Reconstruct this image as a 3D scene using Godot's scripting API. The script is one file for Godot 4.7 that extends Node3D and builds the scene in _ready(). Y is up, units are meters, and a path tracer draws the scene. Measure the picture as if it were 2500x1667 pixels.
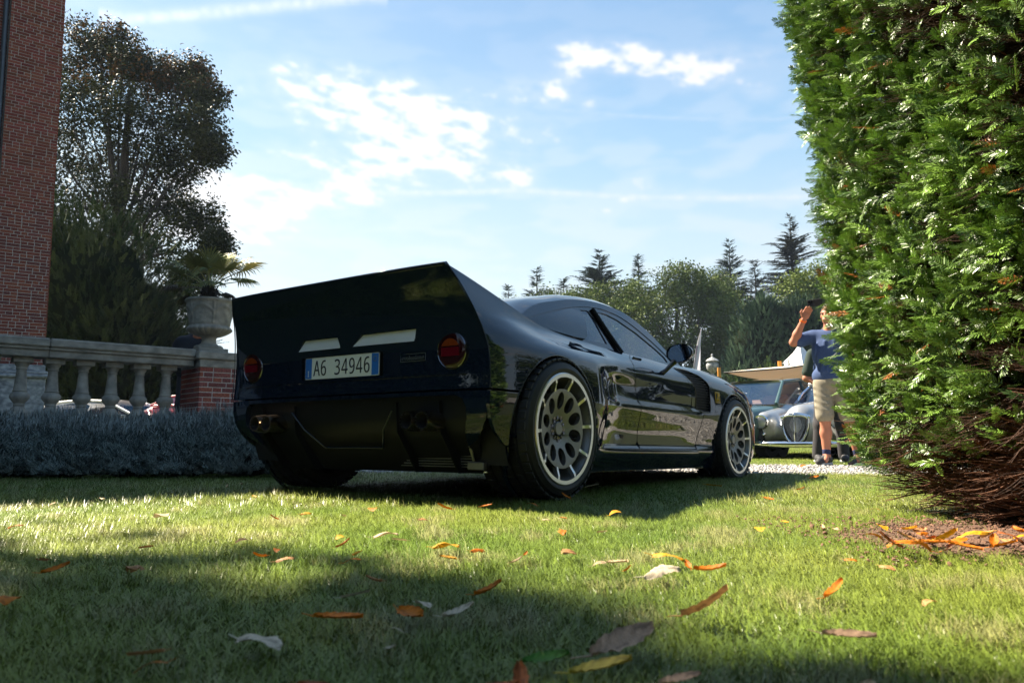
extends Node3D
# A dark blue sports car on a lawn, seen from the grass; every thing is built where it stands. y is up, metres.

var M := {}                       # materials by name
var rng := RandomNumberGenerator.new()
var taken := {}

# ---------------------------------------------------------------- naming and tagging
func numbered(called: String) -> String:
	var k: int = taken.get(called, 0)
	taken[called] = k + 1
	return called if k == 0 else "%s_%03d" % [called, k]

func tag(o: Node, label := "", category := "", group := "", kind := "") -> Node:
	if label: o.set_meta("label", label)
	if category: o.set_meta("category", category)
	if group: o.set_meta("group", group)
	if kind: o.set_meta("kind", kind)
	return o

func thing(called: String, label: String, category: String, at := Vector3.ZERO, turn := 0.0, group := "") -> Node3D:
	var o := Node3D.new()
	o.name = numbered(called)
	add_child(o)
	o.position = at
	o.rotation.y = turn
	tag(o, label, category, group)
	return o

func put(called: String, mesh: Mesh, m: Material, parent: Node = null) -> MeshInstance3D:
	var o := MeshInstance3D.new()
	o.mesh = mesh
	o.material_override = m
	if parent == null:
		o.name = numbered(called)
		add_child(o)
	else:
		var k := 0
		var n := called
		while parent.has_node(n):
			k += 1
			n = "%s_%03d" % [called, k]
		o.name = n
		parent.add_child(o)
	return o

func scatter(called: String, mesh: Mesh, m: Material, buf: PackedFloat32Array, colors: bool, parent: Node = null) -> MultiMeshInstance3D:
	var mm := MultiMesh.new()
	mm.transform_format = MultiMesh.TRANSFORM_3D
	mm.use_colors = colors
	mm.mesh = mesh
	mm.instance_count = buf.size() / (16 if colors else 12)
	mm.buffer = buf
	var o := MultiMeshInstance3D.new()
	o.multimesh = mm
	o.material_override = m
	o.set_meta("kind", "stuff")
	if parent == null:
		o.name = numbered(called)
		add_child(o)
	else:
		var k := 0
		var n := called
		while parent.has_node(n):
			k += 1
			n = "%s_%03d" % [called, k]
		o.name = n
		parent.add_child(o)
	return o

static func row(b: Basis, o: Vector3) -> PackedFloat32Array:
	return PackedFloat32Array([b.x.x, b.y.x, b.z.x, o.x, b.x.y, b.y.y, b.z.y, o.y, b.x.z, b.y.z, b.z.z, o.z])

static func rowc(b: Basis, o: Vector3, c: Color) -> PackedFloat32Array:
	return PackedFloat32Array([b.x.x, b.y.x, b.z.x, o.x, b.x.y, b.y.y, b.z.y, o.y, b.x.z, b.y.z, b.z.z, o.z, c.r, c.g, c.b, 1.0])

# ---------------------------------------------------------------- geometry
class Geo:
	var v := PackedVector3Array()
	var n := PackedVector3Array()
	var uv := PackedVector2Array()
	var c := PackedColorArray()
	var ix := PackedInt32Array()
	var tint := Color.WHITE
	var xf := Transform3D()

	func add(p: Vector3, nn: Vector3, t := Vector2.ZERO) -> int:
		v.append(xf * p)
		n.append((xf.basis * nn).normalized())
		uv.append(t)
		c.append(tint)
		return v.size() - 1

	func face(a: int, b: int, d: int) -> void:   # winds itself after the vertex normals (front faces run clockwise)
		var f := (v[b] - v[a]).cross(v[d] - v[a])
		if f.dot(n[a] + n[b] + n[d]) > 0.0:
			ix.append_array([a, d, b])
		else:
			ix.append_array([a, b, d])

	func tri(a: Vector3, b: Vector3, d: Vector3, out := Vector3.ZERO) -> void:
		var f := (b - a).cross(d - a).normalized()
		if out != Vector3.ZERO and f.dot(out) < 0.0:
			f = -f
		face(add(a, f, Vector2(0, 0)), add(b, f, Vector2(1, 0)), add(d, f, Vector2(1, 1)))

	func quad(a: Vector3, b: Vector3, d: Vector3, e: Vector3, out := Vector3.ZERO) -> void:
		var f := (d - a).cross(e - b).normalized()
		if out != Vector3.ZERO and f.dot(out) < 0.0:
			f = -f
		var i := add(a, f, Vector2(0, 0))
		add(b, f, Vector2(1, 0))
		add(d, f, Vector2(1, 1))
		add(e, f, Vector2(0, 1))
		face(i, i + 1, i + 2)
		face(i, i + 2, i + 3)

	func box(o: Vector3, s: Vector3, bev := 0.0, bs := Basis()) -> void:   # centre, full size, chamfer
		var h := s * 0.5
		var b: float = min(bev, min(h.x, min(h.y, h.z)) * 0.9)
		var q := func(p: Vector3) -> Vector3: return o + bs * p
		for ax in 3:
			for sg in [-1.0, 1.0]:
				var u := (ax + 1) % 3
				var w := (ax + 2) % 3
				var pts := []
				for k in [[-1, -1], [1, -1], [1, 1], [-1, 1]]:
					var p := Vector3.ZERO
					p[ax] = sg * h[ax]
					p[u] = k[0] * (h[u] - b)
					p[w] = k[1] * (h[w] - b)
					pts.append(q.call(p))
				var out := Vector3.ZERO
				out[ax] = sg
				quad(pts[0], pts[1], pts[2], pts[3], bs * out)
		if b <= 0.0:
			return
		for ax in 3:
			var u := (ax + 1) % 3
			var w := (ax + 2) % 3
			for su in [-1.0, 1.0]:
				for sw in [-1.0, 1.0]:
					var pts := []
					for k in [[-1, 0], [1, 0], [1, 1], [-1, 1]]:
						var p := Vector3.ZERO
						p[ax] = k[0] * (h[ax] - b)
						p[u] = su * (h[u] - (b if k[1] else 0.0))
						p[w] = sw * (h[w] - (0.0 if k[1] else b))
						pts.append(q.call(p))
					var out := Vector3.ZERO
					out[u] = su
					out[w] = sw
					quad(pts[0], pts[1], pts[2], pts[3], bs * out)
		for sx in [-1.0, 1.0]:
			for sy in [-1.0, 1.0]:
				for sz in [-1.0, 1.0]:
					var sv := Vector3(sx, sy, sz)
					tri(q.call(sv * Vector3(h.x, h.y - b, h.z - b)), q.call(sv * Vector3(h.x - b, h.y, h.z - b)), q.call(sv * Vector3(h.x - b, h.y - b, h.z)), bs * sv)

	func sheet(p: Array, flip := false, loop := false) -> void:   # smooth surface through rows of points
		var rows := p.size()
		var cols: int = p[0].size()
		var at := v.size()
		for i in rows:
			for j in cols:
				var du: Vector3 = p[mini(i + 1, rows - 1)][j] - p[maxi(i - 1, 0)][j]
				var j1 := (j + 1) % cols if loop and j == cols - 1 else mini(j + 1, cols - 1)
				var j0 := maxi(j - 1, 0)
				if loop and (j == 0 or j == cols - 1):
					j1 = 1
					j0 = cols - 2
				var dv: Vector3 = p[i][j1] - p[i][j0]
				var nn := du.cross(dv)
				if nn.length_squared() < 1e-16:
					du = p[mini(i + 1, rows - 1)][(j + 1) % cols] - p[maxi(i - 1, 0)][(j + 1) % cols]
					var k := clampi(i + (1 if i == 0 else -1), 0, rows - 1)
					dv = p[k][j1] - p[k][j0]
					nn = du.cross(dv)
				add(p[i][j], -nn.normalized() if flip else nn.normalized(), Vector2(float(j) / (cols - 1), float(i) / (rows - 1)))
		for i in rows - 1:
			for j in cols - 1:
				var a := at + i * cols + j
				face(a, a + 1, a + cols + 1)
				face(a, a + cols + 1, a + cols)

	func tube(path: Array, radii, sides := 6, caps := true) -> void:
		var k := path.size()
		var up := Vector3(0.13, 0.2, 1.0)
		var at := v.size()
		for i in k:
			var t: Vector3 = (path[mini(i + 1, k - 1)] - path[maxi(i - 1, 0)]).normalized()
			var s := t.cross(up)
			if s.length() < 0.05:
				s = t.cross(Vector3.RIGHT)
			s = s.normalized()
			up = s.cross(t).normalized()
			var r: float = radii[i] if radii is Array or radii is PackedFloat32Array else radii
			for j in sides + 1:
				var a := TAU * j / sides
				var d := s * cos(a) + up * sin(a)
				add(path[i] + d * r, d, Vector2(float(j) / sides, float(i) / maxi(1, k - 1)))
		for i in k - 1:
			for j in sides:
				var a := at + i * (sides + 1) + j
				face(a, a + 1, a + sides + 2)
				face(a, a + sides + 2, a + sides + 1)
		if caps:
			for e in [0, k - 1]:
				var t: Vector3 = (path[0] - path[1]).normalized() if e == 0 else (path[k - 1] - path[k - 2]).normalized()
				var cc := add(path[e], t)
				var ring := []
				for j in sides:
					v.append(v[at + e * (sides + 1) + j])
					n.append((xf.basis * t).normalized())
					uv.append(Vector2.ZERO)
					c.append(tint)
					ring.append(v.size() - 1)
				for j in sides:
					face(cc, ring[j], ring[(j + 1) % sides])

	func lathe(prof: Array, sides := 24, crease := 35.0) -> void:   # Vector2(radius, y) from bottom to top, round the y axis
		var k := prof.size()
		for i in k - 1:
			var d: Vector2 = prof[i + 1] - prof[i]
			if d.length() < 1e-6:
				continue
			var nf := Vector2(d.y, -d.x).normalized()
			var na := nf
			var nb := nf
			if i > 0:
				var e: Vector2 = prof[i] - prof[i - 1]
				var ne := Vector2(e.y, -e.x).normalized()
				if e.length() > 1e-6 and rad_to_deg(acos(clampf(ne.dot(nf), -1, 1))) < crease:
					na = (ne + nf).normalized()
			if i < k - 2:
				var e: Vector2 = prof[i + 2] - prof[i + 1]
				var ne := Vector2(e.y, -e.x).normalized()
				if e.length() > 1e-6 and rad_to_deg(acos(clampf(ne.dot(nf), -1, 1))) < crease:
					nb = (ne + nf).normalized()
			var at := v.size()
			for j in sides + 1:
				var a := TAU * j / sides
				add(Vector3(prof[i].x * cos(a), prof[i].y, prof[i].x * sin(a)), Vector3(na.x * cos(a), na.y, na.x * sin(a)), Vector2(float(j) / sides, float(i) / k))
				add(Vector3(prof[i + 1].x * cos(a), prof[i + 1].y, prof[i + 1].x * sin(a)), Vector3(nb.x * cos(a), nb.y, nb.x * sin(a)), Vector2(float(j) / sides, float(i + 1) / k))
			for j in sides:
				var a := at + j * 2
				if prof[i].x > 1e-6:
					face(a, a + 1, a + 2)
				if prof[i + 1].x > 1e-6:
					face(a + 1, a + 3, a + 2)

	func plate(poly: PackedVector2Array, z0: float, z1: float, walls := true) -> void:   # an outline in xy drawn out from z0 to z1 (z1 is the front)
		var ids := Geometry2D.triangulate_polygon(poly)
		for zz in [[z0, -1.0], [z1, 1.0]]:
			var at := v.size()
			for p in poly:
				add(Vector3(p.x, p.y, zz[0]), Vector3(0, 0, zz[1]), p)
			for t in range(0, ids.size(), 3):
				face(at + ids[t], at + ids[t + 1], at + ids[t + 2])
		if walls:
			var ccw := not Geometry2D.is_polygon_clockwise(poly)
			for i in poly.size():
				var a := poly[i]
				var b := poly[(i + 1) % poly.size()]
				var d := (b - a).normalized()
				var out := Vector3(d.y, -d.x, 0) if ccw else Vector3(-d.y, d.x, 0)
				quad(Vector3(a.x, a.y, z0), Vector3(b.x, b.y, z0), Vector3(b.x, b.y, z1), Vector3(a.x, a.y, z1), out)

	# a curved panel: the outline (less its holes) laid on the surface that f maps it to; a lip turns inwards along its edge
	func panel(poly: PackedVector2Array, holes: Array, cell: float, f: Callable, inside: Vector3, lip := 0.02, stretch := Vector2(1, 1)) -> void:
		var lo := poly[0]
		var hi := poly[0]
		for p in poly:
			lo = Vector2(minf(lo.x, p.x), minf(lo.y, p.y))
			hi = Vector2(maxf(hi.x, p.x), maxf(hi.y, p.y))
		var cs := Vector2(cell, cell) * stretch
		var nx := int(ceil((hi.x - lo.x) / cs.x))
		var ny := int(ceil((hi.y - lo.y) / cs.y))
		var edge := {}
		for ring in [poly] + holes:
			for i in ring.size():
				var a: Vector2 = ring[i]
				var b: Vector2 = ring[(i + 1) % ring.size()]
				var k := int(ceil((b - a).length() / (minf(cs.x, cs.y) * 0.15))) + 1
				for s in k + 1:
					var p := a.lerp(b, float(s) / k)
					edge[Vector2i(int(floor((p.x - lo.x) / cs.x)), int(floor((p.y - lo.y) / cs.y)))] = true
		var vert := func(p: Vector2) -> int:
			var e := 0.004
			var q: Vector3 = f.call(p)
			var d := ((f.call(p + Vector2(e, 0)) - f.call(p - Vector2(e, 0))) as Vector3).cross(f.call(p + Vector2(0, e)) - f.call(p - Vector2(0, e)))
			if d.dot(q - inside) < 0.0:
				d = -d
			return add(q, d.normalized(), p)
		var grid := {}
		for i in nx:
			for j in ny:
				var a := lo + Vector2(i, j) * cs
				if edge.has(Vector2i(i, j)):
					var sq := PackedVector2Array([a, a + Vector2(cs.x, 0), a + cs, a + Vector2(0, cs.y)])
					var pieces := Geometry2D.intersect_polygons(sq, poly)
					for h in holes:
						var left: Array[PackedVector2Array] = []
						for q in pieces:
							left.append_array(Geometry2D.clip_polygons(q, h))
						pieces = left
					for q in pieces:
						var ids := Geometry2D.triangulate_polygon(q)
						var at := []
						for p in q:
							at.append(vert.call(p))
						for t in range(0, ids.size(), 3):
							face(at[ids[t]], at[ids[t + 1]], at[ids[t + 2]])
				else:
					var mid := a + cs * 0.5
					if not Geometry2D.is_point_in_polygon(mid, poly):
						continue
					var out := false
					for h in holes:
						out = out or Geometry2D.is_point_in_polygon(mid, h)
					if out:
						continue
					var at := []
					for k in [Vector2i(i, j), Vector2i(i + 1, j), Vector2i(i + 1, j + 1), Vector2i(i, j + 1)]:
						if not grid.has(k):
							grid[k] = vert.call(lo + Vector2(k) * cs)
						at.append(grid[k])
					face(at[0], at[1], at[2])
					face(at[0], at[2], at[3])
		if lip > 0.0:
			for ring in [poly] + holes:
				for i in ring.size():
					var a: Vector2 = ring[i]
					var b: Vector2 = ring[(i + 1) % ring.size()]
					var k := maxi(1, int((b - a).length() / (cell * 1.5)))
					for s in k:
						var p0 := a.lerp(b, float(s) / k)
						var p1 := a.lerp(b, float(s + 1) / k)
						var q0: Vector3 = f.call(p0)
						var q1: Vector3 = f.call(p1)
						var m := ((f.call(p0 + Vector2(0.004, 0)) - q0) as Vector3).cross(f.call(p0 + Vector2(0, 0.004)) - q0).normalized()
						if m.dot(q0 - inside) > 0.0:
							m = -m
						quad(q0, q1, q1 + m * lip, q0 + m * lip)

	func ball(o: Vector3, r: Vector3, nu := 12, nv := 8, bs := Basis()) -> void:
		var rows := []
		for i in nv + 1:
			var t := PI * i / nv
			var line := []
			for j in nu + 1:
				var a := TAU * j / nu
				line.append(o + bs * (Vector3(sin(t) * cos(a), cos(t), sin(t) * sin(a)) * r))
			rows.append(line)
		var at := v.size()
		for i in nv + 1:
			for j in nu + 1:
				var d: Vector3 = bs.inverse() * (rows[i][j] - o)
				add(rows[i][j], (bs * (d / (r * r))).normalized(), Vector2(float(j) / nu, float(i) / nv))
		for i in nv:
			for j in nu:
				var a := at + i * (nu + 1) + j
				face(a, a + 1, a + nu + 2)
				face(a, a + nu + 2, a + nu + 1)

	func mesh() -> ArrayMesh:
		var a := []
		a.resize(Mesh.ARRAY_MAX)
		a[Mesh.ARRAY_VERTEX] = v
		a[Mesh.ARRAY_NORMAL] = n
		a[Mesh.ARRAY_TEX_UV] = uv
		a[Mesh.ARRAY_COLOR] = c
		a[Mesh.ARRAY_INDEX] = ix
		var m := ArrayMesh.new()
		m.add_surface_from_arrays(Mesh.PRIMITIVE_TRIANGLES, a)
		return m

# Catmull-Rom through (x, y) pairs given as Vector2, x rising
static func curve(k: Array, x: float) -> float:
	var n := k.size()
	if x <= k[0].x: return k[0].y
	if x >= k[n - 1].x: return k[n - 1].y
	var i := 0
	while i < n - 2 and k[i + 1].x < x:
		i += 1
	var a: Vector2 = k[i]
	var b: Vector2 = k[i + 1]
	var h := b.x - a.x
	var d := (b.y - a.y) / h
	var m0: float = d
	var m1: float = d
	if i > 0:
		var e: float = (a.y - k[i - 1].y) / (a.x - k[i - 1].x)
		m0 = 0.0 if e * d <= 0.0 else 2.0 * e * d / (e + d)
	if i < n - 2:
		var e: float = (k[i + 2].y - b.y) / (k[i + 2].x - b.x)
		m1 = 0.0 if e * d <= 0.0 else 2.0 * e * d / (e + d)
	var t := (x - a.x) / h
	var t2 := t * t
	var t3 := t2 * t
	return (2 * t3 - 3 * t2 + 1) * a.y + (t3 - 2 * t2 + t) * h * m0 + (-2 * t3 + 3 * t2) * b.y + (t3 - t2) * h * m1

static func poly_circle(o: Vector2, r: float, k := 48) -> PackedVector2Array:
	var p := PackedVector2Array()
	for i in k:
		p.append(o + Vector2(cos(TAU * i / k), sin(TAU * i / k)) * r)
	return p

static func pv(a: Array) -> PackedVector2Array:
	var p := PackedVector2Array()
	for i in range(0, a.size(), 2):
		p.append(Vector2(a[i], a[i + 1]))
	return p

static func rounded(k: PackedVector2Array, r: float, seg := 4) -> PackedVector2Array:
	var p := PackedVector2Array()
	var n := k.size()
	for i in n:
		var a := k[(i + n - 1) % n]
		var b := k[i]
		var d := k[(i + 1) % n]
		var rr: float = minf(r, minf((a - b).length(), (d - b).length()) * 0.48)
		var s := b + (a - b).normalized() * rr
		var e := b + (d - b).normalized() * rr
		for t in seg + 1:
			var x := float(t) / seg
			p.append(s.lerp(b, x).lerp(b.lerp(e, x), x))
	return p

func rnd(a: float, b: float) -> float:
	return rng.randf_range(a, b)

func any_dir() -> Vector3:
	while true:
		var d := Vector3(rnd(-1, 1), rnd(-1, 1), rnd(-1, 1))
		if d.length() < 1.0 and d.length() > 0.05:
			return d.normalized()
	return Vector3.UP

static func facing(d: Vector3, roll := 0.0) -> Basis:   # y along d
	var y := d.normalized()
	var x := y.cross(Vector3(0.31, 0.2, 0.93))
	if x.length() < 0.05:
		x = y.cross(Vector3.RIGHT)
	x = x.normalized()
	var z := x.cross(y)
	return Basis(x * cos(roll) + z * sin(roll), y, z * cos(roll) - x * sin(roll))

# ---------------------------------------------------------------- materials
func lin(r: float, g: float, b: float) -> Color:
	return Color(r, g, b).linear_to_srgb()

func mat(called: String, c: Color, rough := 0.6, metal := 0.0, spec := 0.5) -> StandardMaterial3D:
	var m := StandardMaterial3D.new()
	m.resource_name = called
	m.albedo_color = c
	m.roughness = rough
	m.metallic = metal
	m.metallic_specular = spec
	M[called] = m
	return m

func leaf_mat(called: String, rough := 0.5, back := 0.5, tint := Color.WHITE) -> StandardMaterial3D:
	var m := mat(called, tint, rough, 0.0, 0.4)
	m.vertex_color_use_as_albedo = true
	m.cull_mode = BaseMaterial3D.CULL_DISABLED
	m.backlight_enabled = back > 0.0
	m.backlight = Color(back, back, back)
	return m

func noise_tex(size: int, freq: float, oct: int, lo: Color, hi: Color, sd: int, normal := false, bump := 4.0, ramp_mid := 0.5) -> NoiseTexture2D:
	var f := FastNoiseLite.new()
	f.seed = sd
	f.noise_type = FastNoiseLite.TYPE_SIMPLEX_SMOOTH
	f.frequency = freq
	f.fractal_octaves = oct
	var t := NoiseTexture2D.new()
	t.width = size
	t.height = size
	t.seamless = true
	t.noise = f
	t.as_normal_map = normal
	t.bump_strength = bump
	if not normal:
		var g := Gradient.new()
		g.set_color(0, lo)
		g.set_color(1, hi)
		g.set_offset(0, ramp_mid - 0.3)
		g.set_offset(1, ramp_mid + 0.3)
		t.color_ramp = g
	return t

func tri_tex(m: StandardMaterial3D, t: Texture2D, scale: float, rough: Texture2D = null, world := true) -> void:
	m.albedo_texture = t
	m.uv1_triplanar = true
	m.uv1_world_triplanar = world
	m.uv1_scale = Vector3.ONE * scale

# ---------------------------------------------------------------- camera, sky, sun
const SUN_AZ := -58.0
const SUN_EL := 47.0

func camera_and_light() -> void:
	var cam := Camera3D.new()
	cam.name = "camera"
	add_child(cam)
	cam.position = Vector3(0, 0.2835, 0)
	cam.rotation = Vector3(0.12899, 0, 0)
	cam.fov = 48.465
	cam.near = 0.05
	cam.far = 2500.0
	var at := CameraAttributesPhysical.new()
	at.frustum_focal_length = 26.66
	at.frustum_near = 0.05
	at.frustum_far = 2500.0
	at.frustum_focus_distance = 4.6
	at.exposure_aperture = 7.0
	cam.attributes = at
	cam.current = true
	cam.fov = 48.465
	var sun := DirectionalLight3D.new()
	sun.name = "sun"
	add_child(sun)
	var a := deg_to_rad(SUN_AZ)
	var e := deg_to_rad(SUN_EL)
	var to_sun := Vector3(sin(a) * cos(e), sin(e), -cos(a) * cos(e))
	sun.look_at_from_position(to_sun * 50.0, Vector3.ZERO)
	sun.light_energy = 1.6
	sun.light_color = Color(1.0, 0.945, 0.86)
	sun.light_angular_distance = 0.5
	sun.shadow_enabled = true
	var env := Environment.new()
	env.tonemap_mode = Environment.TONE_MAPPER_LINEAR
	env.tonemap_exposure = 3.8
	env.background_mode = Environment.BG_SKY
	env.sky = Sky.new()
	var sm := PanoramaSkyMaterial.new()
	sm.panorama = paint_sky(to_sun)
	env.sky.sky_material = sm
	env.fog_enabled = true
	env.fog_density = 0.0004
	env.fog_light_color = Color(0.80, 0.88, 1.0)
	env.sdfgi_enabled = true
	env.ssao_enabled = true
	env.ssil_enabled = true
	var we := WorldEnvironment.new()
	we.name = "world_environment"
	we.environment = env
	add_child(we)

# air that pales towards the horizon and the sun, wind-torn cumulus and aircraft trails
func paint_sky(to_sun: Vector3) -> Texture2D:
	var w := 2560
	var h := 1280
	var f1 := FastNoiseLite.new()
	f1.seed = 11
	f1.noise_type = FastNoiseLite.TYPE_SIMPLEX_SMOOTH
	f1.frequency = 0.30
	f1.fractal_octaves = 5
	f1.fractal_gain = 0.55
	var f2 := FastNoiseLite.new()
	f2.seed = 5
	f2.frequency = 0.06
	f2.fractal_octaves = 3
	# azimuth, elevation, half width, half height, weight (degrees)
	var banks := [
		[10.7, 27.2, 4.7, 0.75, 1.0], [7.5, 28.0, 2.9, 0.8, 0.9], [14.1, 25.8, 2.3, 0.65, 1.0], [4.4, 27.4, 1.0, 1.1, 0.7], [1.6, 25.9, 2.6, 0.8, 0.75], [3.6, 25.2, 1.0, 0.8, 0.8],
		[-11.9, 24.5, 6.2, 1.7, 0.85], [-6.5, 23.6, 7.6, 1.4, 0.75], [-8.6, 21.2, 2.9, 1.3, 0.95], [-5.3, 21.4, 2.0, 1.1, 0.9], [-11.1, 19.3, 3.6, 1.1, 0.75], [-2.2, 19.7, 2.0, 0.7, 0.9],
		[1.0, 19.8, 1.2, 0.8, 0.9], [-16.8, 20.5, 1.3, 0.45, 0.8], [-14.2, 19.7, 0.9, 0.6, 0.8], [-20.4, 17.0, 3.6, 1.2, 1.2], [-21.0, 15.6, 2.6, 1.4, 1.15], [-17.1, 17.7, 4.8, 0.7, 0.8],
		[5.7, 17.2, 3.0, 0.45, 0.8], [9.2, 17.7, 1.6, 0.6, 0.75], [12.6, 17.6, 0.7, 0.6, 0.7], [19.1, 24.4, 1.3, 0.5, 0.75], [17.5, 26.6, 3.8, 1.0, 0.55], [9.8, 19.1, 0.8, 0.45, 0.7],
		[6.2, 24.6, 0.6, 0.45, 0.6], [-12.3, 18.1, 1.8, 0.6, 0.7], [-24.5, 16.0, 4.0, 2.0, 0.8], [-31.0, 14.0, 6.0, 2.2, 0.6], [-17.0, 15.0, 11.0, 3.0, 0.36], [-9.0, 23.0, 9.0, 3.0, 0.40],
	]
	var trails := [[-28.7, 27.2, -20.6, 29.5, -11.5, 31.4, 0.42, 0.5], [-22.3, 24.2, -1.1, 24.8, 20.2, 22.4, 0.11, 0.22], [-23.3, 17.6, -0.6, 18.6, 24.0, 16.8, 0.26, 0.55]]
	var top := [Vector2(0, 0.50), Vector2(8, 0.46), Vector2(15, 0.375), Vector2(22, 0.245), Vector2(32, 0.165), Vector2(60, 0.10), Vector2(90, 0.075)]
	var gre := [Vector2(0, 0.56), Vector2(8, 0.55), Vector2(15, 0.49), Vector2(22, 0.39), Vector2(32, 0.29), Vector2(60, 0.20), Vector2(90, 0.165)]
	var blu := [Vector2(0, 0.58), Vector2(8, 0.59), Vector2(15, 0.56), Vector2(22, 0.53), Vector2(32, 0.46), Vector2(60, 0.37), Vector2(90, 0.32)]
	var data := PackedFloat32Array()
	data.resize(w * h * 3)
	var cosaz := PackedFloat32Array()
	var sinaz := PackedFloat32Array()
	for x in w:
		var az := (float(x) + 0.5) / w * TAU   # the picture's left edge looks along -z
		cosaz.append(cos(az))
		sinaz.append(sin(az))
	for y in h:
		var el := 90.0 - (float(y) + 0.5) / h * 180.0
		var at := y * w * 3
		if el <= 0.0:
			for x in w:
				data[at] = 0.10
				data[at + 1] = 0.12
				data[at + 2] = 0.07
				at += 3
			continue
		var ce := cos(deg_to_rad(el))
		var se := sin(deg_to_rad(el))
		var base := Vector3(curve(top, el), curve(gre, el), curve(blu, el))
		var near := []
		for b in banks:
			if absf(el - b[1]) < b[3] * 3.0:
				near.append(b)
		var stretch := 1.0 / maxf(0.12, se)
		for x in w:
			var az := wrapf((float(x) + 0.5) / w * 360.0, -180.0, 180.0)
			var d := Vector3(sinaz[x] * ce, se, -cosaz[x] * ce)
			var dot := maxf(0.0, d.dot(to_sun))
			var glow := 0.085 * pow(dot, 3.0) + 0.21 * pow(dot, 10.0) + 0.5 * pow(dot, 90.0)
			var away := pow(0.5 + 0.5 * d.dot(to_sun), 0.9)
			var c := base * Vector3(lerpf(0.40, 1.08, away), lerpf(0.50, 1.05, away), lerpf(0.66, 1.02, away)) + Vector3(1.0, 0.97, 0.92) * glow
			var cl := 0.0
			if absf(az) < 48.0 and el < 42.0:
				var n := -1.0
				var wgt := 0.0
				for b in near:
					var dx: float = (az - b[0]) / b[2]
					if absf(dx) > 3.0: continue
					var dy: float = (el - b[1] + 0.09 * (az - b[0])) / b[3]
					wgt += b[4] * exp(-0.7 * (dx * dx + dy * dy))
				if wgt > 0.03:
					n = f1.get_noise_2d(az * 1.1 + el * 0.6, el * 2.6)
					cl = smoothstep(0.0, 1.0, clampf((minf(wgt, 1.2) * 0.95 - 0.50 + n * 0.85) * 1.25, 0.0, 1.0)) * 0.93
					cl = maxf(cl, clampf(wgt * 0.42 * (0.75 + n * 0.8), 0.0, 0.5))
				for t in trails:
					if az < t[0] - 1.5 or az > t[4] + 1.5: continue
					var u: float = (az - t[0]) / (t[4] - t[0])
					var ly: float = lerpf(lerpf(t[1], t[3], clampf(u * 2, 0, 1)), t[5], clampf(u * 2 - 1, 0, 1)) if true else 0.0
					ly += 0.25 * (1.0 - absf(2.0 * u - 1.0)) * 0.4
					var q: float = absf(el - ly) / t[6]
					if q < 3.0:
						cl = maxf(cl, t[7] * exp(-q * q) * (0.8 + 0.5 * f1.get_noise_2d(az * 3.0, el * 3.0)))
				cl = maxf(cl, clampf(0.10 + 0.5 * f2.get_noise_2d(az * 2.0, el * 7.0), 0.0, 0.22) * clampf((34.0 - el) / 14.0, 0.0, 1.0))
			elif el < 60.0:
				var px := d.x / maxf(0.08, d.y) * 9.0
				var pz := d.z / maxf(0.08, d.y) * 9.0
				var n := f1.get_noise_2d(px, pz * 2.0)
				cl = clampf((f2.get_noise_2d(px * 1.5, pz * 1.5) * 1.3 + n * 0.8 - 0.30) * 1.2, 0.0, 0.8) * clampf((60.0 - el) / 15.0, 0.0, 1.0)
			var white := Vector3(0.565, 0.565, 0.575) * lerpf(0.55, 1.05, away) + Vector3.ONE * glow * 1.2
			c = c.lerp(white, cl)
			data[at] = c.x * 0.52
			data[at + 1] = c.y * 0.52
			data[at + 2] = c.z * 0.52
			at += 3
	var im := Image.create_from_data(w, h, false, Image.FORMAT_RGBF, data.to_byte_array())
	return ImageTexture.create_from_image(im)

# ---------------------------------------------------------------- lawn, gravel path, bare soil, fallen leaves
const PATH := [Vector2(-14, 9.6), Vector2(-6, 8.6), Vector2(-2, 7.95), Vector2(0.5, 7.7), Vector2(2.8, 7.45), Vector2(5.0, 6.9), Vector2(7.0, 5.6), Vector2(8.2, 3.6), Vector2(8.6, 0.0), Vector2(8.6, -8.0)]

func path_dist(p: Vector2) -> float:   # metres from the middle of the gravel path
	var best := 1e9
	for i in PATH.size() - 1:
		var q := Geometry2D.get_closest_point_to_segment(p, PATH[i], PATH[i + 1])
		best = minf(best, p.distance_to(q))
	return best

func on_soil(p: Vector2) -> bool:
	var q := (p - Vector2(1.42, 2.25)) / Vector2(0.46, 0.42)
	return q.length() < 1.0 + 0.18 * sin(p.x * 17.0) * cos(p.y * 13.0)

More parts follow.
